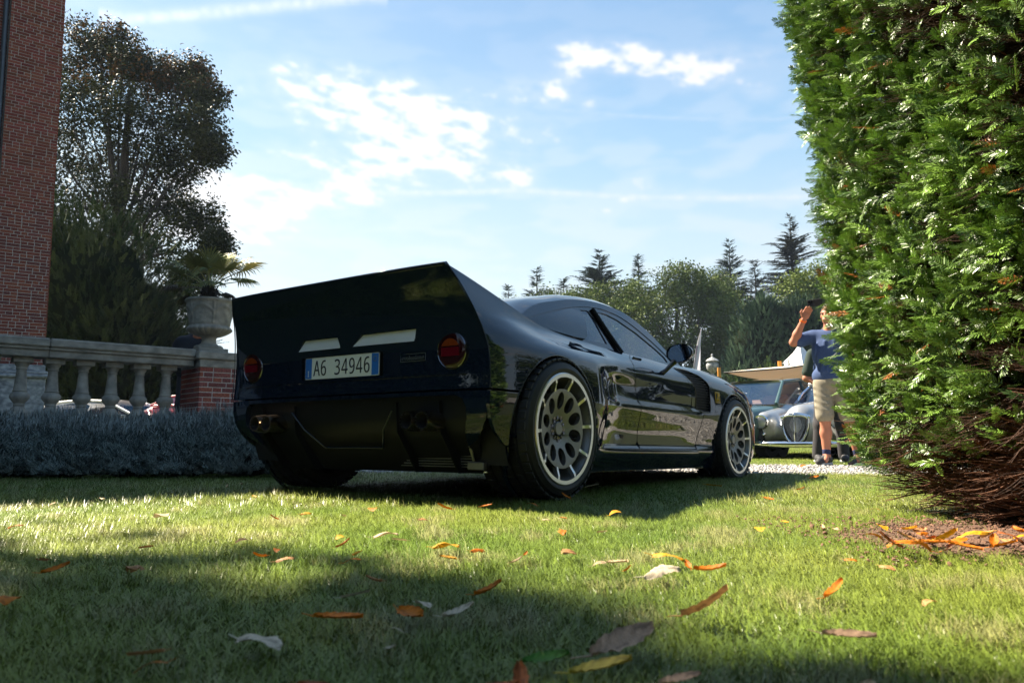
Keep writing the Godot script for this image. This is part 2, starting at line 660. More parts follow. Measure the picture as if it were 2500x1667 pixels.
func blade_clump(seedling: int, count: int, tall: float, spread: float, wide: float) -> ArrayMesh:
	var r := RandomNumberGenerator.new()
	r.seed = seedling
	var g := Geo.new()
	for k in count:
		var o := Vector3(r.randf_range(-spread, spread), -0.004, r.randf_range(-spread, spread))
		var a := r.randf() * TAU
		var lean := r.randf_range(0.25, 1.5)
		var h := tall * r.randf_range(0.5, 1.0)
		var d := Vector3(cos(a), 0, sin(a))
		var s := Vector3(-sin(a + r.randf_range(-0.6, 0.6)), 0, cos(a)).normalized() * wide * r.randf_range(0.6, 1.2)
		var t := r.randf_range(0.75, 1.2)
		g.tint = Color(t, t * r.randf_range(0.94, 1.05), t * r.randf_range(0.7, 1.1))
		if r.randf() < 0.10:
			g.tint = Color(2.2, 1.5, 1.3)
		var pts := []
		for i in 4:
			var u := float(i) / 3.0
			pts.append(o + d * (lean * h * u * u * 0.9) + Vector3.UP * h * u * (1.0 - 0.38 * lean * u))
		var n := (Vector3.UP * 0.9 + d * 0.35).normalized()
		var at := g.v.size()
		for i in 4:
			var w: Vector3 = s * (1.0 - 0.28 * i) if i < 3 else Vector3.ZERO
			g.add(pts[i] - w, n)
			if i < 3: g.add(pts[i] + w, n)
		g.face(at, at + 1, at + 3)
		g.face(at, at + 3, at + 2)
		g.face(at + 2, at + 3, at + 5)
		g.face(at + 2, at + 5, at + 4)
		g.face(at + 4, at + 5, at + 6)
	return g.mesh()

func lawn() -> void:
	var g := Geo.new()
	var step := 20.0
	for i in 40:
		for j in 40:
			var o := Vector3(-400 + step * i, -0.012, -500 + step * j)
			g.quad(o, o + Vector3(step, 0, 0), o + Vector3(step, 0, step), o + Vector3(0, 0, step), Vector3.UP)
	var soil := mat("lawn_ground", Color.WHITE, 0.95)
	tri_tex(soil, noise_tex(512, 0.02, 5, lin(0.030, 0.042, 0.012), lin(0.075, 0.088, 0.028), 21), 0.35)
	tag(put("ground", g.mesh(), soil), "", "", "", "structure")
	# gravel
	g = Geo.new()
	var l := []
	var r := []
	for i in 60:
		var t := float(i) / 59.0 * (PATH.size() - 1)
		var k := mini(int(t), PATH.size() - 2)
		var p: Vector2 = PATH[k].lerp(PATH[k + 1], t - k)
		var d: Vector2 = (PATH[k + 1] - PATH[k]).normalized()
		var n := Vector2(-d.y, d.x) * (1.15 + 0.08 * sin(i * 1.7))
		l.append(Vector3(p.x + n.x, 0.0, -(p.y + n.y)))
		r.append(Vector3(p.x - n.x, 0.0, -(p.y - n.y)))
	g.sheet([l, r])
	var gm := mat("gravel", Color.WHITE, 0.95)
	tri_tex(gm, noise_tex(512, 0.09, 3, lin(0.16, 0.15, 0.135), lin(0.40, 0.385, 0.36), 8), 1.6)
	tag(put("path", g.mesh(), gm), "", "", "", "structure")
	g = Geo.new()
	g.ball(Vector3.ZERO, Vector3(1.0, 0.62, 0.8), 6, 4)
	for i in g.v.size():
		g.v[i] *= 1.0 + 0.25 * sin(g.v[i].x * 5.0 + g.v[i].z * 3.0)
	var peb := mat("pebble", Color.WHITE, 0.9)
	peb.vertex_color_use_as_albedo = true
	var buf := PackedFloat32Array()
	for k in 26000:
		var p := Vector2(rnd(-3.5, 6.0), rnd(6.1, 9.6))
		if path_dist(p) > 1.17 + rnd(-0.12, 0.15):
			continue
		var s := rnd(0.006, 0.017)
		var t := rnd(0.16, 0.55)
		buf.append_array(rowc(facing(any_dir(), rnd(0, 6)).scaled(Vector3.ONE * s), Vector3(p.x, s * 0.3, -p.y), Color(t, t * 0.96, t * 0.9)))
	tag(scatter("gravel", g.mesh(), peb, buf, true), "loose grey gravel on the path beyond the car's front wheel", "gravel")
	# bare earth under the hedge
	g = Geo.new()
	var rim := []
	for k in 49:
		var a := TAU * k / 48.0
		var q := Vector2(cos(a) * 0.50, sin(a) * 0.46) * (1.0 + 0.12 * sin(a * 5.0) + 0.06 * sin(a * 11.0))
		rim.append(Vector3(1.42 + q.x, -0.004, -2.25 - q.y))
	var mid := []
	var half := []
	for k in 49:
		mid.append(Vector3(1.42, 0.012, -2.25))
		half.append(Vector3(1.42, 0.014, -2.25).lerp(rim[k], 0.55) + Vector3(0, rnd(0, 0.008) if k < 48 else 0.0, 0))
	half[48] = half[0]
	g.sheet([mid, half, rim])
	var sm := mat("bare_soil", Color.WHITE, 0.95)
	tri_tex(sm, noise_tex(512, 0.05, 5, lin(0.055, 0.028, 0.016), lin(0.17, 0.095, 0.055), 33), 2.2)
	tag(put("soil", g.mesh(), sm), "", "", "", "structure")
	g = Geo.new()
	g.ball(Vector3.ZERO, Vector3(1.0, 0.5, 0.6), 5, 3)
	buf = PackedFloat32Array()
	for k in 5200:
		var p := Vector2(rnd(0.80, 1.95), rnd(1.70, 2.80))
		if not on_soil(p) and rng.randf() > 0.22: continue
		var s := rnd(0.0015, 0.006) * (2.0 if k % 40 == 0 else 1.0)
		var t := rnd(0.5, 1.4)
		buf.append_array(rowc(facing(any_dir(), rnd(0, 6)).scaled(Vector3(s, s, s * rnd(1, 3))), Vector3(p.x, 0.012, -p.y), Color(0.13 * t, 0.066 * t, 0.038 * t)))
	tag(scatter("soil_crumbs", g.mesh(), peb, buf, true), "brown crumbs of earth and needles under the hedge", "debris")
	grass()
	leaves()

func grass() -> void:
	var gm := leaf_mat("grass_blade", 0.36, 0.7)
	var patch := FastNoiseLite.new()
	patch.seed = 9
	patch.frequency = 0.7
	patch.fractal_octaves = 3
	var near: Array[PackedFloat32Array] = [PackedFloat32Array(), PackedFloat32Array(), PackedFloat32Array()]
	var mesh := [blade_clump(1, 17, 0.050, 0.036, 0.0013), blade_clump(2, 15, 0.058, 0.038, 0.0017), blade_clump(3, 22, 0.050, 0.075, 0.0026)]
	for zone in [[0.55, 1.6, 2500, 0], [1.6, 3.2, 1900, 0], [3.2, 6.5, 620, 1], [6.5, 12.0, 230, 2], [12.0, 30.0, 40, 3]]:
		var d0: float = zone[0]
		var d1: float = zone[1]
		var w1: float = d1 * 0.74 + 1.0
		var count := int(2.0 * w1 * (d1 - d0) * zone[2])
		for k in count:
			var d := rnd(d0, d1)
			var x := rnd(-w1, w1)
			if absf(x) > d * 0.74 + 0.8: continue
			var p := Vector2(x, d)
			if d > 5.0 and path_dist(p) < 1.1: continue
			var e := ((p - Vector2(1.42, 2.25)) / Vector2(0.50, 0.46)).length()
			if on_soil(p) and rng.randf() > clampf((e - 0.62) * 1.3, 0.02, 0.6): continue
			if x > 1.5 and d < 3.3 and rng.randf() > 0.2: continue
			var n := patch.get_noise_2d(x, d)
			var n2 := patch.get_noise_2d(x * 4.0 + 50.0, d * 4.0)
			var t := clampf(0.5 + n * 0.9, 0.0, 1.0)
			var c := Color(0.150, 0.235, 0.036).lerp(Color(0.280, 0.335, 0.066), t) * rnd(0.75, 1.2)
			if n2 > 0.32: c = c.lerp(Color(0.42, 0.38, 0.20), 0.5)
			var s := rnd(0.7, 1.15) * (1.0 + 0.35 * n2)
			if rng.randf() < 0.02: s *= 1.5
			var b := Basis(Vector3.UP, rnd(0, TAU)).scaled(Vector3(1, s, 1) * (1.0 if zone[3] < 3 else 2.2))
			near[0 if zone[3] == 0 else 1 if zone[3] == 1 else 2].append_array(rowc(b, Vector3(x, -0.008, -d), c))
	for i in 3:
		tag(scatter("grass", mesh[i], gm, near[i], true), ["short lawn grass in the foreground, part sunlit and part shaded", "short lawn grass round and under the dark blue car", "mown grass beyond the gravel and by the parked cars"][i], "grass")

func leaf_mesh(kind: int) -> ArrayMesh:
	var g := Geo.new()
	var rows := []
	var nu := 15
	for i in nu:
		var t := float(i) / (nu - 1)
		var w := 0.205 * pow(sin(PI * clampf(t * 0.93 + 0.03, 0, 1)), 0.8) * (1.0 + 0.10 * sin(t * 23.0 + kind) + 0.06 * sin(t * 51.0))
		var ln := []
		for j in 7:
			var s := float(j) / 3.0 - 1.0
			var p := Vector3(s * w * (1.0 + 0.10 * sin(t * 37.0 + s * 5.0 + kind)), 0.012 * sin(t * 40.0 + absf(s) * 6.0) + 0.02 * absf(s), t - 0.5)
			match kind:
				0:   # arched over
					p.y = 0.11 * sin(PI * t) - 0.05 * s * s + 0.03 * sin(s * 3 + t * 7)
				1:   # curled up along its sides
					p.y += 0.05 * s * s + 0.05 * t * t
					p.x *= 0.85
				2:   # twisted
					var a := (t - 0.5) * 1.1
					p = Vector3(s * w * cos(a), s * w * sin(a) + 0.12 * sin(PI * t), t - 0.5)
				3:   # folded and rearing
					p = Vector3(s * w * 0.7, 0.10 * absf(s) + 0.30 * t * t + 0.01 * sin(t * 30.0), (t - 0.5) * 0.9)
			ln.append(p)
		rows.append(ln)
	g.sheet(rows)
	for i in nu:
		for j in 7:
			var q := 1.0 - 0.30 * absf(sin(i * 1.9 + absf(j - 3) * 0.9))
			if j == 3: q = 0.72
			if sin(i * 12.9 + j * 7.7 + kind * 3.1) > 0.86: q *= 0.5
			g.c[i * 7 + j] = Color(q, q * 0.95, q * 0.9)
	g.tube([rows[0][3] + Vector3(0.0, 0.0, 0.02), rows[0][3] + Vector3(0.01, 0.03, -0.12), rows[0][3] + Vector3(0.04, 0.04, -0.26)], [0.012, 0.009, 0.008], 4)
	return g.mesh()

func leaf_label(hue: String, x: float, d: float, size: float, lit: bool) -> String:
	var across := x / d
	var spots := [[-0.51, "at far left"], [-0.34, "below the lavender"], [-0.265, "below left tail lamp"], [-0.16, "below the number plate"], [-0.04, "below right tail lamp"], [0.09, "below the car's rear wheel"], [0.215, "below the car's door"], [0.325, "below the car's front wheel"], [0.46, "below the person"], [9.0, "below the hedge"]]
	var where := ""
	for s in spots:
		if across < s[0]:
			where = s[1]
			break
	var depth := "in shade beside the car" if d > 3.2 and not lit else "at the far side of sunlit grass" if d > 2.45 else "in the middle of the sunlit grass" if d > 1.9 else "at the near side of the sunlit grass" if lit else "in shade by the sunlit edge" if d > 1.2 else "in dark foreground grass"
	return "%s%s leaf %s, %s" % ["tiny " if size < 0.046 else "small " if size < 0.061 else "large " if size > 0.09 else "", hue, depth, where]

func leaves() -> void:
	var hue := {"o": ["orange", 0.80, 0.255, 0.014], "y": ["golden yellow", 0.90, 0.48, 0.022], "p": ["pale straw", 0.85, 0.68, 0.44], "b": ["brown", 0.72, 0.40, 0.18], "c": ["cream", 0.88, 0.82, 0.66], "t": ["tan", 0.66, 0.47, 0.33], "r": ["russet", 0.45, 0.145, 0.045], "g": ["yellow-green", 0.55, 0.50, 0.09], "n": ["fresh green", 0.075, 0.26, 0.03]}
	var mats := {}
	for k in hue:
		var h = hue[k]
		var m := mat("leaf_" + k, lin(h[1], h[2], h[3]), 0.6, 0.0, 0.3)
		m.cull_mode = BaseMaterial3D.CULL_DISABLED
		m.vertex_color_use_as_albedo = true
		m.backlight_enabled = true
		m.backlight = Color(0.5, 0.5, 0.5)
		tri_tex(m, noise_tex(128, 0.03, 4, Color(0.78, 0.74, 0.68), Color(1, 1, 1), k.unicode_at(0)), 9.0, null, false)
		mats[k] = m
	var meshes := [leaf_mesh(0), leaf_mesh(1), leaf_mesh(2), leaf_mesh(3)]
	var special := {
		"-0.32 1": "large cream leaf arched over the shaded grass at lower left", "-0.26 1.3": "broad cream leaf lying at the edge of the shade", "-0.08 1.15": "cream leaf standing on edge in shaded grass, right of the folded one",
		"0.29 1.17": "large brown leaf across the shade edge below the bright upright one", "0.44 1.03": "long tan leaf tilted in the dark grass at lower right", "0.14 0.99": "largest leaf, tan and pinkish, lying flat in the dark foreground",
		"0.1 0.89": "long yellow-green leaf lying in dark foreground grass", "0.04 0.93": "only fresh green leaf, in dark foreground grass", "0.38 1.51": "bright orange leaf rearing upright in the sunlit grass",
		"0.34 1.7": "golden leaf lying just above the arched cream one", "0.29 1.51": "cream leaf arched over another in the sunlit grass", "0.54 1.31": "orange leaf standing upright at the shade edge on the right",
		"1.12 4.27": "long yellow leaf lying in the car's shadow by the front wheel", "0.44 4.23": "cream leaf propped beside the car's rear wheel", "-0.16 1.87": "large golden leaf bowed over the sunlit grass",
		"-0.25 1.13": "long orange leaf lying in shade left of the folded cream one", "-0.02 0.82": "russet leaf at the bottom edge left of the green leaf", "-0.21 0.84": "small round russet leaf at the bottom edge, left of centre", "0.18 0.85": "ragged tan leaf at the bottom edge right of the green leaf",
	}
	var spots := "-1.48 2.31 o 0.06;-0.88 1.87 o 0.05;-1.17 2.58 p 0.12;-0.78 2.54 o 0.05;-0.72 2.7 y 0.06;-0.57 2.62 p 0.07;-0.51 2.83 o 0.1;-0.25 2.87 o 0.09;-0.29 2.51 b 0.05;-0.1 3.02 o 0.07;-0.45 2.04 y 0.07;-0.41 1.89 o 0.07;-0.34 2.09 p 0.1;-0.29 2 p 0.06;-0.55 1.82 o 0.05;-0.55 1.7 o 0.07;-0.49 1.68 b 0.06;-0.35 1.76 y 0.07;-0.34 1.66 o 0.06;-0.16 1.87 y 0.11;-0.08 1.8 o 0.08;-0.14 1.7 y 0.07;-0.69 1.98 b 0.06;-0.89 1.52 o 0.08;-0.75 1.55 b 0.1;-1 1.66 b 0.08;-0.8 1.25 o 0.09;-0.25 1.42 b 0.06;-0.26 1.3 c 0.075;-0.15 1.16 o 0.1;-0.14 1.23 c 0.06;-0.04 1.31 o 0.09;-0.08 1.15 c 0.08;-0.25 1.13 o 0.11;-0.16 1.07 c 0.045;-0.15 0.98 c 0.03;-0.32 1 c 0.12;-0.44 0.95 b 0.08;-0.41 0.9 o 0.06;-0.21 0.84 r 0.05;-0.02 0.82 r 0.09;-1.17 3.5 y 0.07;-1.58 4.49 p 0.07;-1.58 4.27 p 0.05;-1.79 3.37 p 0.07;-1.86 3.13 p 0.05"
	spots += ";0.08 3.07 o 0.07;0.24 3.43 o 0.08;0.11 2.51 p 0.04;0.17 2.56 o 0.05;0.36 2.7 y 0.09;1.12 4.27 y 0.13;0.44 4.23 c 0.12;1.12 3.37 o 0.08;1.35 2.87 o 0.05;1.49 3.98 o 0.07;0.14 2.17 o 0.07;0.25 2.17 p 0.06;0.71 2.22 y 0.09;0.9 2.25 p 0.06;0.94 2.25 p 0.05;0.86 2.44 y 0.05;1.09 2.28 y 0.07;0.01 1.65 p 0.05;0.13 1.77 b 0.09;0.34 1.7 y 0.105;0.29 1.51 c 0.115;0.36 1.59 o 0.05;0.38 1.51 o 0.1;0.22 1.63 p 0.09;0.18 1.62 p 0.05;0.23 1.55 o 0.04;0.73 1.68 o 0.04;0.54 1.31 o 0.085;0.66 1.24 b 0.06;0.29 1.17 b 0.13;0.44 1.03 t 0.1;0.14 0.99 t 0.15;0.1 0.89 g 0.11;0.01 0.84 r 0.07;0.18 0.85 t 0.08;0.37 0.83 p 0.05;0.04 0.93 n 0.085;0.03 1.76 o 0.03;0.76 1.58 b 0.05;2.06 5.24 o 0.12;2.72 7.13 o 0.2"
	var k := 0
	for e in spots.split(";"):
		var f := e.split(" ")
		var x := float(f[0])
		var d := float(f[1])
		var size := float(f[3]) * 0.66
		var c := f[2]
		var lit := d > 1.45 - 0.5 * x and not (d > 3.3 and x < 0.3)
		var o := put("fallen_leaf", meshes[k % 4 if c != "n" else 1], mats[c])
		var yaw := rnd(0, TAU)
		var pitch := rnd(-0.25, 0.25)
		var kind := k % 4
		if special.has("%s %s" % [f[0], f[1]]):
			var lb: String = special["%s %s" % [f[0], f[1]]]
			kind = 0 if "arched" in lb or "bowed" in lb else 3 if "upright" in lb or "edge in" in lb else 1
			o.mesh = meshes[kind]
			yaw = PI / 2 + rnd(-0.5, 0.5)
			tag(o, lb, "leaf", "fallen leaves on the lawn")
		else:
			tag(o, leaf_label(hue[c][0], x, d, float(f[3]), lit), "leaf", "fallen leaves on the lawn")
		o.transform = Transform3D((Basis(Vector3.UP, yaw) * Basis(Vector3.RIGHT, pitch) * Basis(Vector3.BACK, rnd(-0.3, 0.3))).scaled_local(Vector3(1.25, 1, 1) * size), Vector3(x, 0.025 + 0.06 * size, -d))
		k += 1
	var pile := "0.93 1.99;1.09 2.13;1.12 2.13;0.94 1.87;0.95 1.82;1.04 1.93;1.03 1.89;1.21 2.04;1.26 2.06;1.16 1.87;1.06 1.82;1.27 1.97;0.94 1.89;1.08 1.93;1.01 1.97;1.09 2.06;1.07 1.87;0.91 1.87;1.17 1.85;1.32 2.0;1.22 1.92;1.36 2.08"
	for e in pile.split(";"):
		var f := e.split(" ")
		var c: String = ["o", "o", "r", "o", "y", "b"][k % 6]
		var o := put("fallen_leaf", meshes[[3, 1, 0, 2][k % 4]], mats[c])
		tag(o, "%s %s leaf in the %s part of the drift under the hedge" % [["curled", "flat", "bowed", "twisted"][k % 4], hue[c][0], "outermost" if float(f[0]) < 0.98 else "middle" if float(f[0]) < 1.15 else "deepest"], "leaf", "leaves drifted under the hedge")
		o.transform = Transform3D((Basis(Vector3.UP, rnd(0, TAU)) * Basis(Vector3.RIGHT, rnd(-0.5, 0.3))).scaled_local(Vector3(1.3, 1, 1) * rnd(0.05, 0.085)), Vector3(float(f[0]), 0.035, -float(f[1])))
		k += 1

# ---------------------------------------------------------------- brick tower, balustrade, pier, urn, palm, lavender
const ALONG := Vector3(0.755, 0, -0.656)     # the balustrade runs away to the right
const FRONT := Vector3(0.656, 0, 0.755)      # towards the lawn

var brick_mats := []
var brick_mesh := {}

func brick_of(l: float, h: float, d: float) -> ArrayMesh:
	var key := "%.3f %.3f %.3f" % [l, h, d]
	if not brick_mesh.has(key):
		var g := Geo.new()
		g.box(Vector3.ZERO, Vector3(l, h, d), 0.003)
		brick_mesh[key] = g.mesh()
	return brick_mesh[key]

# courses of bricks on a plane: o is the lower left corner, u runs along, n points out of the wall; singly up to "most", the rest as one part
func brickwork(parent: Node3D, o: Vector3, u: Vector3, n: Vector3, wide: float, high: float, course: float, most: int, keep_right := true) -> int:
	var cells := []
	var rows := int(floor(high / course + 0.01))
	for r in rows:
		var x := 0.0
		var turn := rng.randi() % 3
		x = [-0.055, -0.11, -0.165][turn]
		var y := (r + 0.5) * course
		var stretch := r % 2 == 0
		while x < wide:
			var l := 0.205 if (stretch and rng.randf() < 0.8) or rng.randf() < 0.25 else 0.098
			var x0 := maxf(x, 0.0)
			var x1 := minf(x + l, wide)
			if x1 - x0 > 0.02:
				cells.append([x0, x1, y])
			x += l + 0.011
	cells.sort_custom(func(a, b): return a[2] < b[2])
	var b := Basis(u, Vector3.UP, n)
	var rest := PackedFloat32Array()
	var made := 0
	for c in cells:
		var l: float = snappedf(c[1] - c[0], 0.004)
		var at: Vector3 = o + u * ((c[0] + c[1]) * 0.5) + Vector3.UP * (c[2] + rnd(-0.001, 0.001)) + n * (rnd(-0.002, 0.002))
		var bb := b * Basis(Vector3.BACK, rnd(-0.008, 0.008))
		if made < most:
			var q := put("brick", brick_of(l, course - 0.011, 0.03), brick_mats[rng.randi() % brick_mats.size()], parent)
			q.transform = parent.transform.affine_inverse() * Transform3D(bb, at)
			made += 1
		else:
			var t := rnd(0.65, 1.2)
			rest.append_array(rowc(parent.transform.basis.inverse() * bb.scaled_local(Vector3(l, course - 0.011, 0.03)), parent.transform.affine_inverse() * at, Color(0.43 * t, 0.125 * t * rnd(0.85, 1.2), 0.088 * t)))
	if rest.size():
		var g := Geo.new()
		g.box(Vector3.ZERO, Vector3.ONE, 0.04)
		scatter("brick", g.mesh(), M.brick_rest, rest, true, parent)
	return made

func masonry() -> void:
	for k in 5:
		var c: Array = [[0.37, 0.110, 0.078], [0.31, 0.092, 0.072], [0.43, 0.135, 0.083], [0.26, 0.090, 0.078], [0.37, 0.125, 0.100]][k]
		var m := mat("brick_%d" % k, lin(c[0], c[1], c[2]), 0.88, 0.0, 0.3)
		tri_tex(m, noise_tex(256, 0.05, 4, Color(0.62, 0.62, 0.62), Color(1, 1, 1), 40 + k), 4.0)
		brick_mats.append(m)
	var rest := mat("brick_rest", Color.WHITE, 0.88, 0.0, 0.3)
	rest.vertex_color_use_as_albedo = true
	tri_tex(rest, noise_tex(256, 0.05, 4, Color(0.62, 0.62, 0.62), Color(1, 1, 1), 47), 4.0)
	var mortar := mat("mortar", Color.WHITE, 0.95)
	tri_tex(mortar, noise_tex(256, 0.06, 4, lin(0.36, 0.33, 0.29), lin(0.58, 0.54, 0.49), 50), 3.0)
	var stone := mat("sandstone", Color.WHITE, 0.9)
	tri_tex(stone, noise_tex(1024, 0.008, 6, lin(0.16, 0.15, 0.125), lin(0.36, 0.335, 0.275), 51), 0.9)
	stone.normal_enabled = true
	stone.normal_texture = noise_tex(512, 0.05, 4, Color.BLACK, Color.WHITE, 52, true, 3.0)
	stone.normal_scale = 0.5
	var pale := mat("worn_limestone", Color.WHITE, 0.9)
	tri_tex(pale, noise_tex(1024, 0.012, 6, lin(0.16, 0.17, 0.18), lin(0.46, 0.47, 0.47), 53), 0.8)
	var roofm := mat("roof_slate", lin(0.06, 0.062, 0.07), 0.7)
	var zinc := mat("zinc_pipe", lin(0.09, 0.10, 0.115), 0.45, 0.4)

	# --- the tower and the taller wing that throws its shade over the foreground
	var tb := Vector3(-8.581, 0, -13.9)
	var tower := thing("brick_tower", "red brick corner tower rising past the top of the picture at left", "building", tb)
	var bs := Basis(ALONG, Vector3.UP, FRONT)
	var wall := Geo.new()
	var box_at := func(x0: float, x1: float, y0: float, y1: float, z0: float, z1: float, gg: Geo, bev: float) -> void:
		gg.box(bs * Vector3((x0 + x1) * 0.5, (y0 + y1) * 0.5, (z0 + z1) * 0.5), Vector3(x1 - x0, y1 - y0, z1 - z0), bev, bs)
	box_at.call(-0.86, -0.012, 1.63, 9.6, -2.0, -0.001, wall, 0.0)
	box_at.call(-2.3, -0.86, 1.63, 9.6, -2.0, -0.139, wall, 0.0)
	put("wall", wall.mesh(), mortar, tower)
	var made := brickwork(tower, tb + bs * Vector3(-0.86, 1.64, -0.010), ALONG, FRONT, 0.86, 7.9, 0.0595, 300)
	brickwork(tower, tb + bs * Vector3(-2.3, 1.64, -0.148), ALONG, FRONT, 1.43, 7.9, 0.0595, 0)
	brickwork(tower, tb + bs * Vector3(-0.010, 1.64, 0.0), -FRONT, ALONG, 2.0, 7.9, 0.0595, 0)
	var g := Geo.new()
	box_at.call(-2.3, 0.03, 0.0, 1.40, -2.0, 0.04, g, 0.01)
	put("stone_base", g.mesh(), pale, tower)
	g = Geo.new()
	box_at.call(-2.3, 0.10, 1.40, 1.47, -2.0, 0.10, g, 0.02)
	box_at.call(-2.3, 0.06, 1.47, 1.53, -2.0, 0.07, g, 0.015)
	box_at.call(-2.3, 0.02, 1.53, 1.64, -2.0, 0.02, g, 0.01)
	put("stone_moulding", g.mesh(), pale, tower)
	g = Geo.new()
	g.tube([bs * Vector3(-0.93, 0.3, -0.08), bs * Vector3(-0.93, 6, -0.08), bs * Vector3(-0.93, 9.5, -0.08)], 0.045, 10)
	put("downpipe", g.mesh(), zinc, tower)
	for h in [2.6, 4.6, 6.6, 8.6]:
		g = Geo.new()
		g.xf = Transform3D(Basis(), bs * Vector3(-0.93, h, -0.08))
		g.lathe([Vector2(0.046, -0.02), Vector2(0.053, -0.018), Vector2(0.053, 0.018), Vector2(0.046, 0.02)], 12)
		put("pipe_clamp", g.mesh(), zinc, tower)
	g = Geo.new()
	box_at.call(-2.3, 0.2, 9.6, 9.8, -2.2, 0.2, g, 0.03)
	put("roof", g.mesh(), roofm, tower)
	tower.transform.basis = Basis(FRONT, 0.0192)   # it leans a little, as old towers do
	var wing := thing("brick_house", "tall main block of the brick house, left of its corner tower", "building", tb + bs * Vector3(-2.35, 0, 0))
	g = Geo.new()
	box_at.call(-4.9, 0.0, 0.0, 13.5, -3.0, -0.15, g, 0.0)
	put("wall", g.mesh(), mortar, wing)
	brickwork(wing, wing.position + bs * Vector3(-4.9, 0.0, -0.147), ALONG, FRONT, 4.9, 13.4, 0.0595, 0)
	g = Geo.new()
	box_at.call(-5.1, 0.1, 13.5, 13.8, -3.2, 0.05, g, 0.05)
	put("roof", g.mesh(), roofm, wing)
	# --- pier
	var pc := Vector3(-3.677, 0, -8.9)     # its front left corner
	var pier := thing("balustrade_pier", "square red brick pier with stone cap at the end of the balustrade", "pier", pc)
	var S := 0.66
	var core := Geo.new()
	var pbox := func(m: float, y0: float, y1: float, gg: Geo, bev: float) -> void:
		gg.box(bs * Vector3(S * 0.5, (y0 + y1) * 0.5, -S * 0.5), Vector3(S + 2 * m, y1 - y0, S + 2 * m), bev, bs)
	pbox.call(-0.003, 0.0, 1.14, core, 0.0)
	put("core", core.mesh(), mortar, pier)
	brickwork(pier, pc + bs * Vector3(0, 0.545, -0.012), ALONG, FRONT, S, 0.595, 0.0595, 70)
	brickwork(pier, pc + bs * Vector3(0.012, 0.545, -S), FRONT, -ALONG, S, 0.595, 0.0595, 70)
	brickwork(pier, pc + bs * Vector3(S - 0.012, 0.545, 0), -FRONT, ALONG, S, 0.595, 0.0595, 0)
	brickwork(pier, pc + bs * Vector3(0, 0.04, -0.012), ALONG, FRONT, S, 0.37, 0.0595, 30)
	brickwork(pier, pc + bs * Vector3(0.012, 0.04, -S), FRONT, -ALONG, S, 0.37, 0.0595, 30)
	g = Geo.new()
	pbox.call(0.025, 0.41, 0.543, g, 0.008)
	put("base_stone", g.mesh(), stone, pier)
	g = Geo.new()
	pbox.call(0.008, 1.138, 1.232, g, 0.006)
	put("neck_stone", g.mesh(), stone, pier)
	g = Geo.new()
	pbox.call(0.035, 1.232, 1.325, g, 0.012)
	put("cap_stone", g.mesh(), stone, pier)

	# --- balustrade
	var bal := thing("stone_balustrade", "weathered stone balustrade running left from the brick pier", "balustrade", pc)
	var L := 6.0
	var rail := Geo.new()
	var rb := func(x0: float, x1: float, y0: float, y1: float, f: float, k: float, gg: Geo, bev: float) -> void:
		gg.box(bs * Vector3((x0 + x1) * 0.5, (y0 + y1) * 0.5, -(f + k) * 0.5), Vector3(x1 - x0, y1 - y0, k - f), bev, bs)
	for k in 4:
		g = Geo.new()
		rb.call(-0.035 - 1.5 * (k + 1) + 0.003, -0.035 - 1.5 * k, 1.255, 1.348, 0.05, 0.47, g, 0.014)
		rb.call(-0.035 - 1.5 * (k + 1) + 0.003, -0.035 - 1.5 * k, 1.222, 1.256, 0.075, 0.445, g, 0.010)
		rb.call(-0.035 - 1.5 * (k + 1) + 0.003, -0.035 - 1.5 * k, 1.148, 1.224, 0.10, 0.42, g, 0.008)
		put("hand_rail", g.mesh(), stone, bal)
		g = Geo.new()
		rb.call(-0.03 - 1.5 * (k + 1) + 0.003, -0.03 - 1.5 * k, 0.41, 0.528, 0.04, 0.48, g, 0.010)
		put("plinth", g.mesh(), stone, bal)
	g = Geo.new()
	rb.call(-L, 0.0, 0.0, 0.41, 0.092, 0.44, g, 0.0)
	put("base_wall", g.mesh(), mortar, bal)
	brickwork(bal, pc + bs * Vector3(-3.2, 0.05, -0.09), ALONG, FRONT, 3.2, 0.36, 0.0595, 120)
	var bg := Geo.new()
	var prof := [Vector2(0.0, 0.0), Vector2(0.088, 0.0), Vector2(0.088, 0.05), Vector2(0.078, 0.062), Vector2(0.062, 0.085), Vector2(0.048, 0.105), Vector2(0.054, 0.112), Vector2(0.054, 0.124), Vector2(0.049, 0.13)]
	for k in 15:
		var t := float(k) / 14.0
		prof.append(Vector2(0.049 + 0.044 * sin(PI * pow(t, 1.25)) * (1.0 - 0.25 * t) + 0.012 * t, 0.132 + 0.125 * t))
	prof.append_array([Vector2(0.068, 0.258), Vector2(0.070, 0.266), Vector2(0.064, 0.274), Vector2(0.062, 0.278), Vector2(0.045, 0.485), Vector2(0.052, 0.49), Vector2(0.054, 0.500), Vector2(0.049, 0.508), Vector2(0.051, 0.520), Vector2(0.062, 0.532), Vector2(0.070, 0.555), Vector2(0.070, 0.560), Vector2(0.0, 0.560)])
	bg.lathe(prof, 28, 40)
	bg.box(Vector3(0, 0.022, 0), Vector3(0.20, 0.044, 0.20), 0.006)
	bg.box(Vector3(0, 0.590, 0), Vector3(0.185, 0.062, 0.185), 0.006)
	var bm := bg.mesh()
	for k in 18:
		var x := -0.297 - 0.2895 * k
		var o := put("baluster", bm, stone, bal)
		o.transform = Transform3D(bs * Basis(Vector3.UP, PI * 0.5 * (k % 4)), bs * Vector3(x, 0.528, -0.26))

	# --- urn
	var uc := pc + bs * Vector3(S * 0.30, 1.325, -S * 0.5)
	var urn := thing("stone_urn", "carved stone garden urn with gadrooned bowl on the brick pier", "urn", uc)
	g = Geo.new()
	g.box(Vector3(0, 0.032, 0), Vector3(0.36, 0.064, 0.36), 0.006, bs)
